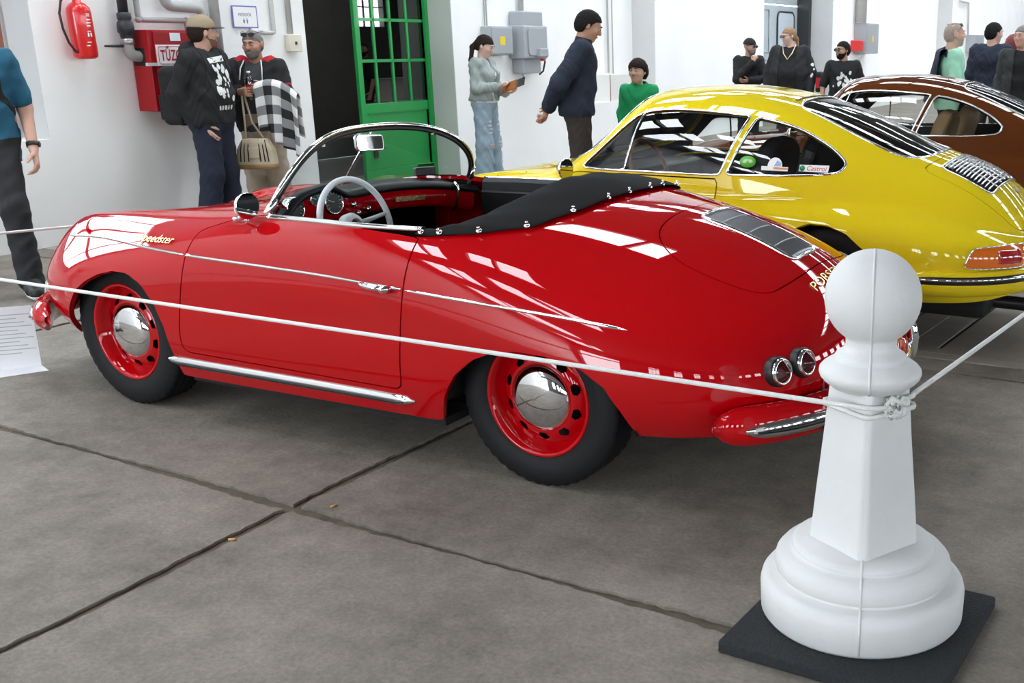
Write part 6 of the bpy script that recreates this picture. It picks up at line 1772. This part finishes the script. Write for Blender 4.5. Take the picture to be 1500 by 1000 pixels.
# ---------------------------------------------------------------- the visitors
def fab(name, c, r=.85, n=(18, .12), b=(220, .35, .003)): return mat(name, c, r, noise=n, bump=b)
def thing_at(G, name, label, cat):
    r_ = G['root']; return empty(name, tuple(r_.location), r_.rotation_euler.z, label, cat)
def decal(G, gar, polys, m, name='chest_print', dirn=(-1, 0, 0), off=.003, stuff=True):
    """flat print: polygons in local (y, z) dropped onto the garment from the front"""
    v = []; f = []
    d = Vector(dirn).normalized()
    for P_ in polys:
        q = resample(np.array(P_, float), .02); c = q.mean(0); pts = [c] + list(q)
        hits = []
        for y, z in pts:
            o_ = Vector((0, y, z)) - d * 1.0
            ok, co, no, _ = gar.ray_cast(o_, d)
            hits.append(co + no * off if ok else None)
        if any(h_ is None for h_ in hits): continue
        o = len(v); v += [tuple(h_) for h_ in hits]; n = len(q)
        f += [(o, o + 1 + i, o + 1 + (i + 1) % n) for i in range(n)]
    if v:
        ob = mesh(name, v, f, m, G['root'])
        if stuff: ob['kind'] = 'stuff'
        return ob
def blobs(seed, n, y0, y1, z0, z1, smin_=.012, smax_=.035):
    rg = random.Random(seed); out = []
    for _ in range(n):
        y, z = rg.uniform(y0, y1), rg.uniform(z0, z1); r_ = rg.uniform(smin_, smax_); k = rg.randint(4, 7); ph = rg.random() * 6
        out.append([(y + r_ * rg.uniform(.5, 1.0) * math.cos(ph + 2*math.pi*i/k), z + 1.4 * r_ * rg.uniform(.5, 1.0) * math.sin(ph + 2*math.pi*i/k)) for i in range(k)])
    return out
BLK = fab('black cotton', (.010, .010, .011)); NAVY = fab('navy wool', (.012, .017, .034)); NAVYT = fab('navy twill', (.013, .017, .035))
TEAL = fab('teal jersey', (.012, .095, .165)); JEANK = fab('black denim', (.016, .016, .018)); BRNT = fab('dark brown trousers', (.035, .026, .021))
BEIGE = fab('beige cotton', (.40, .33, .26)); WSOLE = mat('white rubber', (.72, .72, .70), .5); BSHOE = mat('black shoe leather', (.012, .012, .012), .5)
KGREEN = fab('green fleece', (.008, .30, .10)); MINT = fab('mint jersey', (.33, .64, .47)); CHAR = fab('charcoal jersey', (.060, .062, .066)); DGREY = fab('dark grey jacket cloth', (.035, .036, .037))
SUNG = mat('dark sunglass lens', (.012, .012, .013), .1, coat=1.0); CLEARL = glass_mat('spectacle lens', (.92, .92, .92), .08)
PRINT = mat('white ink print', (.70, .70, .69), .7)
Hn = .0075

# 1 man in teal walking in from the edge of the picture
G = person('person', 'man in a teal T-shirt and black jeans walking, watch on his left wrist', (3.80, -.45), R(150), 1.76, build=1.06, lean=.04, h=Hn,
           arms=dict(eL=(-.03, .25, 1.12), wL=(.09, .255, .875), eR=(-.03, -.275, 1.12), wR=(.05, -.29, .88)), legs=dict(kR=(-.06, -.10, .50), aR=(-.20, -.11, .085), kL=(.22, .10, .53), aL=(.30, .12, .10), fL=(1, .1, 0)), palms=dict(L=(-.2, -1, 0)), curl=(.55, .4), skin=SKIN)
t = top_garment(G, 'shirt', TEAL, .022, sl=.80, hem=.80, wr=.003); trousers(G, JEANK); shoes(G, BSHOE, WSOLE); hair(G, HAIRD); face_parts(G)
J = G['J']; w0 = J['wL'] + unit(J['eL'] - J['wL']) * .03; dd = unit(J['wL'] - J['eL'])
b = MB(); b.tube([w0 - dd * .013, w0 + dd * .013], .036, 18); b.build('watch_strap', BLACK, G['root'])
b = MB(); b.ball(w0 + np.array([0, .036, 0]), (.020, .009, .020), 12, 8); b.build('watch_face', SUNG, G['root'])
bp_ = thing_at(G, 'backpack', 'dark backpack worn by the man in the teal T-shirt', 'backpack')
F = G['fns']; both = lambda P: np.where(P[:, 2] > 1.32, F['shirt'](P), F['shirt'](P, False))
soft_pack('pack', (-.215, 0, 1.235), (.11, .155, .225), .06, [F['shirt']], BLK, bp_)
for sg in (1, -1): strap_on('strap', both, [(-.14, sg*.10, 1.40), (-.08, sg*.10, 1.49), (-.01, sg*.10, 1.50), (.07, sg*.10, 1.46), (.125, sg*.11, 1.36), (.12, sg*.14, 1.20), (.05, sg*.19, 1.12), (-.05, sg*.19, 1.08), (-.12, sg*.13, 1.06)], BLK, bp_)

# 2 man in the tan cap
G = person('person', 'man in a tan cap and black printed hoodie with one hand in his pocket', (4.36, -2.60), R(196), 1.735, build=1.12, belly=.015, h=Hn, head=(R(52), .04, 0),
           arms=dict(eR=(-.11, -.245, 1.13), wR=(.02, -.175, .905), eL=(-.10, .22, 1.14), wL=(-.04, .17, .92)), hands=(1, 1), palms=dict(R=(0, 1, 0), L=(0, -1, 0)), legs=dict(aL=(.0, .14, .085), aR=(-.05, -.12, .085)))
t = top_garment(G, 'hoodie', BLK, .030, sl=1.93, hem=.90, wr=.004, neck=1.475); trousers(G, NAVYT, .026, wide=.012); shoes(G, BSHOE, WSOLE)
hair(G, HAIRD, vol=.008, front=.05); beard(G, mat('dark stubble', (.16, .10, .075), .8), .0012); face_parts(G); cap_hat(G, fab('tan cap cloth', (.30, .235, .155)), fab('dark brim cloth', (.05, .048, .05)))
b = MB(); b.ball(G['up']((-.095, 0, 1.475)), (.085, .125, .075)); b.build('hood', BLK, G['root'])
decal(G, t, blobs(4, 26, -.09, .09, 1.08, 1.34) + [[(-.10, 1.36), (.10, 1.38), (.10, 1.42), (-.10, 1.40)]] + [[(.075 - i*.036, 1.0), (.05 - i*.036, 1.0), (.05 - i*.036, 1.035), (.075 - i*.036, 1.035)] for i in range(5)], PRINT)
bp_ = thing_at(G, 'backpack', 'black backpack on the back of the man in the tan cap', 'backpack')
F = G['fns']; F['hood'] = lambda P, c_=G['up']((-.095, 0, 1.475)): ellip(P, c_, (.085, .125, .075), None)
both = lambda P: np.where(P[:, 2] > 1.30, np.minimum(F['hoodie'](P), F['hood'](P)), F['hoodie'](P, False))
soft_pack('pack', (-.215, 0, 1.11), (.115, .17, .23), .06, [F['hoodie'], F['trousers'], F['hood']], BLK, bp_)
b = MB(); b.box((-.36, -.13, .92), (-.318, .13, 1.12)); b.build('front_pocket', BLK, bp_, bevel=.02, seg=3)
for sg in (1, -1): strap_on('strap', both, [(-.16, sg*.11, 1.30), (-.15, sg*.125, 1.40), (-.09, sg*.135, 1.47), (0, sg*.135, 1.49), (.07, sg*.13, 1.44), (.13, sg*.135, 1.34), (.12, sg*.165, 1.20), (.05, sg*.20, 1.10), (-.05, sg*.20, 1.05), (-.13, sg*.14, 1.02)], BLK, bp_)

# 3 man holding a bottle, a checked shirt and a bag
G = person('person', 'man with sunglasses on his head in a red and black jacket holding a bottle', (4.455, -3.20), R(118), 1.64, build=1.12, belly=.03, h=Hn, head=(R(-6), .16, 0), skin=SKIN2,
           arms=dict(eR=(.02, -.255, 1.15), wR=(.25, -.09, 1.20), eL=(.04, .255, 1.15), wL=(.26, .17, 1.22)), palms=dict(R=(-.75, .6, 0), L=(-.6, -.7, 0), dR=(.6, .75, .0), dL=(.75, -.6, .1), gR=True), curl=(1.15, .95))
t = top_garment(G, 'shirt', CHAR, .016, sl=.5, hem=.84, wr=.003)
REDJ = fab('red jacket cloth', (.42, .012, .02))
jk = top_garment(G, 'jacket', BLK, .034, sl=1.85, hem=.84, front_open=.085, wr=.004)
for sg, k in ((1, 'L'), (-1, 'R')):
    ua_ = G['limb']['ua' + k][0]; pr_ = [('c', ua_[1] + np.array([0, -sg * .05, .015]), ua_[1] * .35 + ua_[2] * .65, ua_[3], ua_[4], .03)]
    garment(G, 'shoulder_panel', REDJ, pr_, .0375, [(ua_[1] + np.array([.012, 0, 0]), (-1, 0, 0))], wr=.004)
    b = MB(); b.tube([G['up']((.08, sg*.075, 1.47)), G['up']((.135, sg*.095, 1.40)), G['up']((.17, sg*.10, 1.30))], .006, 6); b.build('jacket_piping', PRINT, G['root'])
trousers(G, BEIGE, .024, wide=.02); shoes(G, BSHOE, WSOLE); hair(G, HAIRG, vol=.004, front=.05); beard(G, HAIRG, .007); face_parts(G, brow=HAIRD, glasses=SUNG, up_glasses=True)
decal(G, t, blobs(9, 22, -.08, .08, 1.10, 1.24, .010, .022), fab('faded print', (.20, .20, .20)))
bt = thing_at(G, 'plastic_bottle', 'clear plastic drink bottle with red label held at the man\'s chest', 'bottle')
s3 = 1.64 / 1.75; dR_ = unit((.6, .75, 0)); nR_ = unit(np.array([-.75, .6, 0]) - dR_ * (np.array([-.75, .6, 0]) @ dR_))
bc_ = G['J']['wR'] + (dR_ * .112 + nR_ * .046) * s3 + np.array([0, 0, -.045])      # the bottle stands in the closed right hand
Mb = Matrix.Translation(bc_)
b = MB(); b.lathe([(.026, -.02), (.030, 0), (.030, .03), (.028, .06), (.030, .09), (.030, .13), (.022, .165), (.013, .185), (.013, .20)], 20, M=Mb); b.build('bottle_body', glass_mat('bottle plastic', (.90, .92, .94), .10), bt)
b = MB(); b.lathe([(.0305, .055), (.0305, .105)], 20, M=Mb, cap=False); b.build('bottle_label', REDJ, bt)
b = MB(); b.lathe([(.015, .198), (.015, .215)], 14, M=Mb); b.build('bottle_cap', PRINT, bt)
# checked flannel draped over the forearm
def gingham():
    m = bpy.data.materials.new('black and white check'); m.use_nodes = True; t_ = m.node_tree; bs = t_.nodes['Principled BSDF']; bs.inputs['Roughness'].default_value = .9
    uv = t_.nodes.new('ShaderNodeUVMap'); sp_ = t_.nodes.new('ShaderNodeSeparateXYZ'); t_.links.new(uv.outputs[0], sp_.inputs[0]); ms = []
    for i in (0, 1):
        a = t_.nodes.new('ShaderNodeMath'); a.operation = 'MULTIPLY'; a.inputs[1].default_value = 5.2; t_.links.new(sp_.outputs[i], a.inputs[0])
        fr_ = t_.nodes.new('ShaderNodeMath'); fr_.operation = 'FRACT'; t_.links.new(a.outputs[0], fr_.inputs[0])
        g_ = t_.nodes.new('ShaderNodeMath'); g_.operation = 'GREATER_THAN'; g_.inputs[1].default_value = .5; t_.links.new(fr_.outputs[0], g_.inputs[0]); ms.append(g_)
    ad = t_.nodes.new('ShaderNodeMath'); ad.operation = 'ADD'; t_.links.new(ms[0].outputs[0], ad.inputs[0]); t_.links.new(ms[1].outputs[0], ad.inputs[1])
    hf = t_.nodes.new('ShaderNodeMath'); hf.operation = 'MULTIPLY'; hf.inputs[1].default_value = .5; t_.links.new(ad.outputs[0], hf.inputs[0])
    rp = t_.nodes.new('ShaderNodeValToRGB'); e = rp.color_ramp.elements; e[0].color = (.72, .72, .71, 1); e[1].color = (.012, .012, .013, 1); x = e.new(.5); x.color = (.22, .22, .225, 1); rp.color_ramp.interpolation = 'CONSTANT'; e[1].position = .3 if False else e[1].position
    for el, ps in zip(sorted(rp.color_ramp.elements, key=lambda q: q.position), (0, .25, .75)): el.position = ps
    t_.links.new(hf.outputs[0], rp.inputs[0]); t_.links.new(rp.outputs[0], bs.inputs['Base Color']); MATS['check'] = m; return m
s3 = 1.64 / 1.75
fl_ = thing_at(G, 'flannel_shirt', 'black and white checked flannel shirt draped over a man\'s forearm', 'shirt')
def drape(name, path, down_f, down_b, seed, m, parent, nv=26, width=.10, clear=None, lens=None):
    """cloth over a rail: path of rail points, hanging lengths in front and behind"""
    rg = random.Random(seed); v = []; f = []; uvs = []; n = len(path)
    for i, p in enumerate(path):
        p = np.array(p); u = i / (n - 1)
        for j in range(nv):
            t_ = j / (nv - 1); L_ = (t_ * (down_f(u) + down_b(u)) - down_b(u)) if lens else (t_ - .42) * (down_f(u) + down_b(u))
            if abs(L_) < .07: a = L_ / .07 * math.pi / 2; q = p + np.array([.05 * math.sin(a), 0, .045 * math.cos(a)])
            else:
                sg = 1 if L_ > 0 else -1; dz = abs(L_) - .07
                q = p + np.array([sg * (.05 + .018 * math.sin(u * 19 + sg) * min(1, dz * 6) + (.02 if not lens else .30 if sg > 0 else .20) * dz), .012 * math.sin(u * 23 + 2 * sg) * dz * 4, -dz])
            v.append(q); uvs.append((u * width * 10, L_ * 1.25))
    for i in range(n - 1):
        for j in range(nv - 1): f.append((i*nv + j, i*nv + j + 1, (i+1)*nv + j + 1, (i+1)*nv + j))
    if clear: v = list(clear_of(clear, v, .012 if lens else .009))
    o = mesh(name, v, f, m, parent, smooth=True); uvl = o.data.uv_layers.new(name='UVMap')
    for lp in o.data.loops: uvl.data[lp.index].uv = uvs[lp.vertex_index]
    md = o.modifiers.new('s', 'SOLIDIFY'); md.thickness = .006
    return o
pth = [np.array([.30 - .02 * t_, .085 + .355 * t_, 1.235 - .10 * t_ * t_ + .05 * math.sin(3 * t_)]) * s3 for t_ in np.linspace(0, 1, 30)]
drape('cloth', pth, lambda u: .36 + .26 * min(1, max(0, (u - .30) / .15)), lambda u: .34, 5, gingham(), fl_, width=.045, clear=[G['fns']['body'], G['fns']['jacket'], G['fns']['shirt'], G['fns']['trousers']])
bg_ = thing_at(G, 'shoulder_bag', 'beige handbag with dark stripes and brown base hanging from a man\'s hand', 'bag')
bcn = np.array([.33, .04, .66]) * s3
b = MB(); b.prism([(-.165, -.11), (.165, -.11), (.150, .04), (.10, .13), (-.10, .13), (-.150, .04)], -.06, .06, frame(bcn, (0, 1, 0), (0, 0, 1))); b.build('bag_body', fab('beige canvas', (.50, .42, .30)), bg_, bevel=.03, seg=3)
b = MB(); b.prism([(-.168, -.125), (.168, -.125), (.166, -.075), (-.166, -.075)], -.063, .063, frame(bcn, (0, 1, 0), (0, 0, 1))); b.build('bag_base', fab('brown suede', (.28, .17, .08)), bg_, bevel=.02)
for y in (-.115, -.085, -.05, .05, .085, .115):
    b = MB(); b.tube([bcn + np.array([.064, y, -.06]), bcn + np.array([.066, y * .93, .04]), bcn + np.array([.05, y * .8, .12])], .0045, 5); b.build('bag_stripe', BLK, bg_)
b = MB(); b.prism([(-.04, -.035), (.04, -.035), (.045, .06), (-.045, .06)], .06, .072, frame(bcn, (0, 1, 0), (0, 0, 1))); b.build('bag_flap', fab('beige canvas', (.50, .42, .30)), bg_, bevel=.006)
hL = G['J']['wR'] + dR_ * .065 * s3 + np.array([0, 0, -.030])
for sg in (1, -1): b = MB(); b.tube([bcn + np.array([0, sg*.075, .12]), bcn * .45 + hL * .55 + np.array([.02, sg*.030, 0]), hL + np.array([.0, sg*.010, .002])], .009, 8); b.build('bag_strap', fab('beige canvas', (.50, .42, .30)), bg_)

# 4 woman in denim reading
DEN = fab('light denim', (.27, .36, .42), n=(7, .28)); DENJ = fab('grey green denim', (.30, .34, .32), n=(9, .25))
G = person('person', 'young woman with a ponytail in a pale denim jacket and ripped jeans reading', (4.28, -6.10), R(190), 1.63, build=.88, female=True, h=Hn, head=(R(4), .42, 0), skin=SKINP,
           arms=dict(eR=(.0, -.21, 1.13), wR=(.22, -.11, 1.15), eL=(.06, .20, 1.12), wL=(.26, .04, 1.075)), palms=dict(R=(.2, .3, .9), L=(0, -.2, 1), dR=(.8, .5, .1), dL=(.9, -.2, .1)), curl=(.5, .5), legs=dict(aL=(.02, .10, .085), aR=(-.02, -.09, .085)))
t0_ = top_garment(G, 'shirt', mat('white jersey', (.72, .71, .69), .8), .012, sl=.4, hem=.96)
top_garment(G, 'denim_jacket', DENJ, .030, sl=1.92, hem=.985, front_open=.035, wr=.004); tr_ = trousers(G, DEN, .024, waist=1.04, wide=.030, wr=.004); shoes(G, mat('white shoe', (.65, .65, .63), .6), WSOLE)
hair(G, HAIRD, 'ponyfront', vol=.010, front=.052); face_parts(G, brow=HAIRD)
rips = []
for i, (y, z) in enumerate(((-.10, .70), (-.11, .66), (-.09, .62), (-.10, .58), (-.10, .455), (-.11, .43), (.10, .66), (.11, .60), (.10, .47), (.09, .43))):
    rips.append([(y - .045, z), (y - .01, z + .012), (y + .04, z + .004), (y + .042, z - .006), (y, z - .010 - .008 * (i % 3 == 1))])
decal(G, tr_, rips, fab('frayed white threads', (.62, .60, .57)), 'frayed_rips'); decal(G, tr_, [[(-.135, .425), (-.07, .425), (-.07, .45), (-.13, .452)], [(.065, .41), (.13, .41), (.13, .43), (.07, .432)]], SKINP, 'bare_knee', off=.006)
for nm, yy in (('jacket_button', 1.27), ('jacket_button', 1.20), ('jacket_button', 1.13)):
    ok, co, no, _ = t0_.ray_cast(Vector((1, -.05, yy * .931)), Vector((-1, 0, 0)))
    if ok: b = MB(); b.ball(co + no * .02, .009, 10, 6); b.build(nm, STEEL, G['root'])
b = MB(); b.ball(G['hp'](.0, -.083, -.002), (.010, .006, .018), 10, 8); b.build('ear_clip', PRINT, G['root'])
bk = thing_at(G, 'pamphlet', 'orange-brown pamphlet with clear cover held open by the reading woman', 'book'); sc_ = 1.63 / 1.75
Mk = frame(np.array([.352, -.025, 1.135]) * sc_ + np.array([-.010, -.018, .009]), (.75, -.30, .22), (-.1, .5, .9))
b = MB(); b.box((-.12, -.045, -.006), (.12, .055, .006), rot=Mk.to_3x3(), at=tuple(Mk.translation)); b.build('cover', mat('orange brown card', (.36, .13, .035), .5, noise=(30, .5)), bk)
b = MB(); b.box((.05, -.04, -.004), (.25, .05, .002), rot=Mk.to_3x3(), at=tuple(Mk.translation)); b.build('clear_sleeve', glass_mat('clear film', (.85, .88, .90), .12), bk)

# 5 tall man, hands behind his back, looking down
G = person('person', 'tall man in a navy zip jacket and brown trousers with hands clasped behind his back', (2.05, -4.47), R(213), 1.82, build=1.10, lean=.12, h=Hn, head=(R(2), .34, 0), skin=SKIN2,
           arms=dict(eR=(-.15, -.25, 1.14), wR=(-.25, -.07, .93), eL=(-.15, .25, 1.14), wL=(-.26, .06, .93)), palms=dict(R=(-.9, 0, 0), L=(-.9, .1, .2), dR=(-.2, .7, -.55), dL=(-.2, -.6, -.65)), curl=(.6, .9), legs=dict(aL=(.02, .10, .085), aR=(-.03, -.10, .085)))
top_garment(G, 'jacket', NAVY, .030, sl=1.88, hem=.875, neck=1.49, wr=.003); trousers(G, BRNT, .026, wide=.014); shoes(G, BSHOE)
b = MB(); nk = G['J']['neck']; Mn = frame(nk + np.array([.012, 0, -.01]), (1, 0, -.25), (0, 1, 0)); b.lathe([(.088, -.03), (.078, .0), (.074, .035), (.070, .04), (.066, .0)], 28, M=Mn, cap=False); b.build('collar', NAVY, G['root'])
hair(G, HAIRB, vol=.012, front=.066); face_parts(G, brow=HAIRB)

# 6 boy
G = person('person', 'boy in a bright green hoodie standing behind the yellow coupe', (1.86, -5.22), R(108), 1.37, build=.86, child=True, h=Hn, head=(R(-16), .02, 0), skin=SKIN, arms=dict(eL=(-.02, .20, 1.14), wL=(.08, .17, .90), eR=(-.02, -.20, 1.14), wR=(.08, -.17, .90)), hands=(1, 1))
t = top_garment(G, 'hoodie', KGREEN, .028, sl=1.92, hem=.88, wr=.003); trousers(G, JEANK); shoes(G, BSHOE, WSOLE)
b = MB(); Mn = frame(G['J']['neck'] + np.array([-.01, 0, .0]), (1, 0, -.25), (0, 1, 0)); b.lathe([(.105, -.035), (.092, -.005), (.072, .014), (.058, .006), (.052, -.02)], 26, M=Mn, cap=False); b.build('hood', KGREEN, G['root'])
hair(G, HAIRD, vol=.020, front=.046); face_parts(G, brow=HAIRD)

# 7 to 13: visitors further back
G = person('person', 'man in a black cap and black jacket with hand on chin by the far wall', (3.34, -11.14), R(128), 1.60, build=1.0, h=.010, head=(R(38), .05, 0), skin=SKIN2,
           arms=dict(eR=(.12, -.22, 1.12), wR=(.22, .0, 1.37), eL=(.10, .26, 1.12), wL=(.24, -.06, 1.10)), palms=dict(R=(-.6, .4, 0), dR=(-.1, .5, .8), L=(-.5, 0, .5)), curl=(.5, 1.1))
top_garment(G, 'jacket', BLK, .028, sl=1.95, hem=.86, wr=.004, h=.011); trousers(G, JEANK); shoes(G, BSHOE); beard(G, HAIRG, .006); face_parts(G, glasses=SUNG); cap_hat(G, BLK)
G = person('person', 'big man with light ponytail and sunglasses in black with a chain necklace', (2.62, -10.94), R(100), 1.76, build=1.32, belly=.03, h=.010, head=(R(-48), .18, 0), skin=SKINP, arms=dict(eL=(-.02, .30, 1.12), wL=(.06, .30, .88), eR=(-.02, -.30, 1.12), wR=(.06, -.30, .88)))
top_garment(G, 'shirt', BLK, .020, sl=.6, hem=.84, wr=.003, h=.011); top_garment(G, 'jacket', fab('black sweat cloth', (.014, .014, .016)), .034, sl=1.95, hem=.84, front_open=.12, wr=.004, h=.011); trousers(G, JEANK); shoes(G, BSHOE); hair(G, HAIRL, 'pony', vol=.008, front=.055); face_parts(G, brow=HAIRL, glasses=SUNG)
b = MB(); b.tube([G['up']((.06, -.095, 1.50)), G['up']((.165, -.06, 1.38)), G['up']((.195, 0, 1.30)), G['up']((.165, .06, 1.38)), G['up']((.06, .095, 1.50))], .007, 6); b.build('chain_necklace', mat('pale gold', (.75, .66, .42), .3, metal=1.0), G['root'])
hb_ = thing_at(G, 'shoulder_bag', 'dark bag with a red patch hanging at the big man\'s side', 'bag'); b = MB(); b.box((-.12, .388, .86), (.12, .468, 1.14)); b.build('bag_body', BLK, hb_, bevel=.03); b = MB(); b.box((.115, .398, .92), (.125, .458, 1.06)); b.build('red_patch', REDJ, hb_)
decal(G, [c for c in G['root'].children if c.name.startswith('jacket')][0], blobs(2, 8, .30, .37, 1.05, 1.30, .015, .03), PRINT, 'sleeve_print')
G = person('person', 'bearded man with glasses in a black T-shirt with white print', (1.42, -9.74), R(112), 1.56, build=1.05, h=.010, head=(R(-52), .05, 0), skin=SKIN2, arms=dict(eL=(-.03, .28, 1.13), wL=(.05, .29, .9), eR=(-.03, -.28, 1.13), wR=(.05, -.29, .9)))
t = top_garment(G, 'shirt', BLK, .022, sl=.95, hem=.86, wr=.003, h=.011); trousers(G, JEANK); shoes(G, BSHOE); hair(G, HAIRB, vol=.010, front=.062); beard(G, HAIRB, .006); face_parts(G, brow=HAIRB, glasses=CLEARL)
decal(G, t, blobs(12, 22, -.13, .13, 1.0, 1.20, .012, .035), PRINT)
G = person('person', 'man in a mint T-shirt with sunglasses on his head and navy jacket over his shoulder', (-.42, -7.78), R(208), 1.74, build=1.08, h=.009, head=(R(0), -.02, 0), skin=SKIN, arms=dict(eR=(-.02, -.25, 1.13), wR=(.08, -.22, .9)))
top_garment(G, 'shirt', MINT, .022, sl=.95, hem=.86, wr=.003); trousers(G, JEANK); shoes(G, BSHOE); hair(G, mat('shaved grey stubble', (.34, .27, .23), .8), vol=.001, front=.06); beard(G, mat('grey stubble', (.38, .31, .27), .8), .0015); face_parts(G, brow=HAIRG, glasses=SUNG, up_glasses=True)
jk_ = thing_at(G, 'jacket', 'navy jacket slung behind the shoulders of the man in the mint T-shirt', 'jacket')
def jrail(y): k_ = min(1, max(0, (y - .0) / .12)); k_ = k_*k_*(3 - 2*k_); return np.array([-.125 + .115 * k_, y, 1.42 + .035 * k_ - .25 * max(0, y - .17)])
drape('jacket_cloth', [jrail(y) for y in np.linspace(-.17, .30, 28)], lambda u: .10 + .34 * min(1, max(0, (u - .42) / .16)), lambda u: .56, 8, NAVYT, jk_, clear=[G['fns']['body'], G['fns']['shirt'], G['fns']['trousers']], lens=True)
G = person('person', 'man in a navy jacket seen from behind beside the red-haired visitor', (-.36, -10.07), R(268), 1.78, build=1.12, h=.010, head=(R(-42), .10, 0), skin=SKIN)
top_garment(G, 'jacket', NAVY, .032, sl=1.95, hem=.84, neck=1.47, wr=.004, h=.011); trousers(G, JEANK); shoes(G, BSHOE); hair(G, HAIRB, vol=.012); face_parts(G, brow=HAIRB)
G = person('person', 'person with dark red bobbed hair and mint top behind the navy jacket', (-.40, -11.2), R(262), 1.64, build=.92, female=True, h=.011, head=(R(-20), .1, 0), skin=SKINP)
top_garment(G, 'shirt', MINT, .02, sl=1.9, hem=.9, h=.011); trousers(G, JEANK); shoes(G, BSHOE); hair(G, HAIRR, 'bob', vol=.020)
G = person('person', 'man in a dark grey open jacket beside the navy jacket', (-.86, -9.30), R(92), 1.73, build=1.08, h=.010, head=(R(-25), .05, 0), skin=SKIN)
top_garment(G, 'shirt', BLK, .018, sl=.6, hem=.86, h=.011); top_garment(G, 'jacket', DGREY, .032, sl=1.95, hem=.84, front_open=.075, wr=.004, h=.011); trousers(G, JEANK); shoes(G, BSHOE); hair(G, HAIRG, vol=.007, front=.06); face_parts(G, brow=HAIRG)
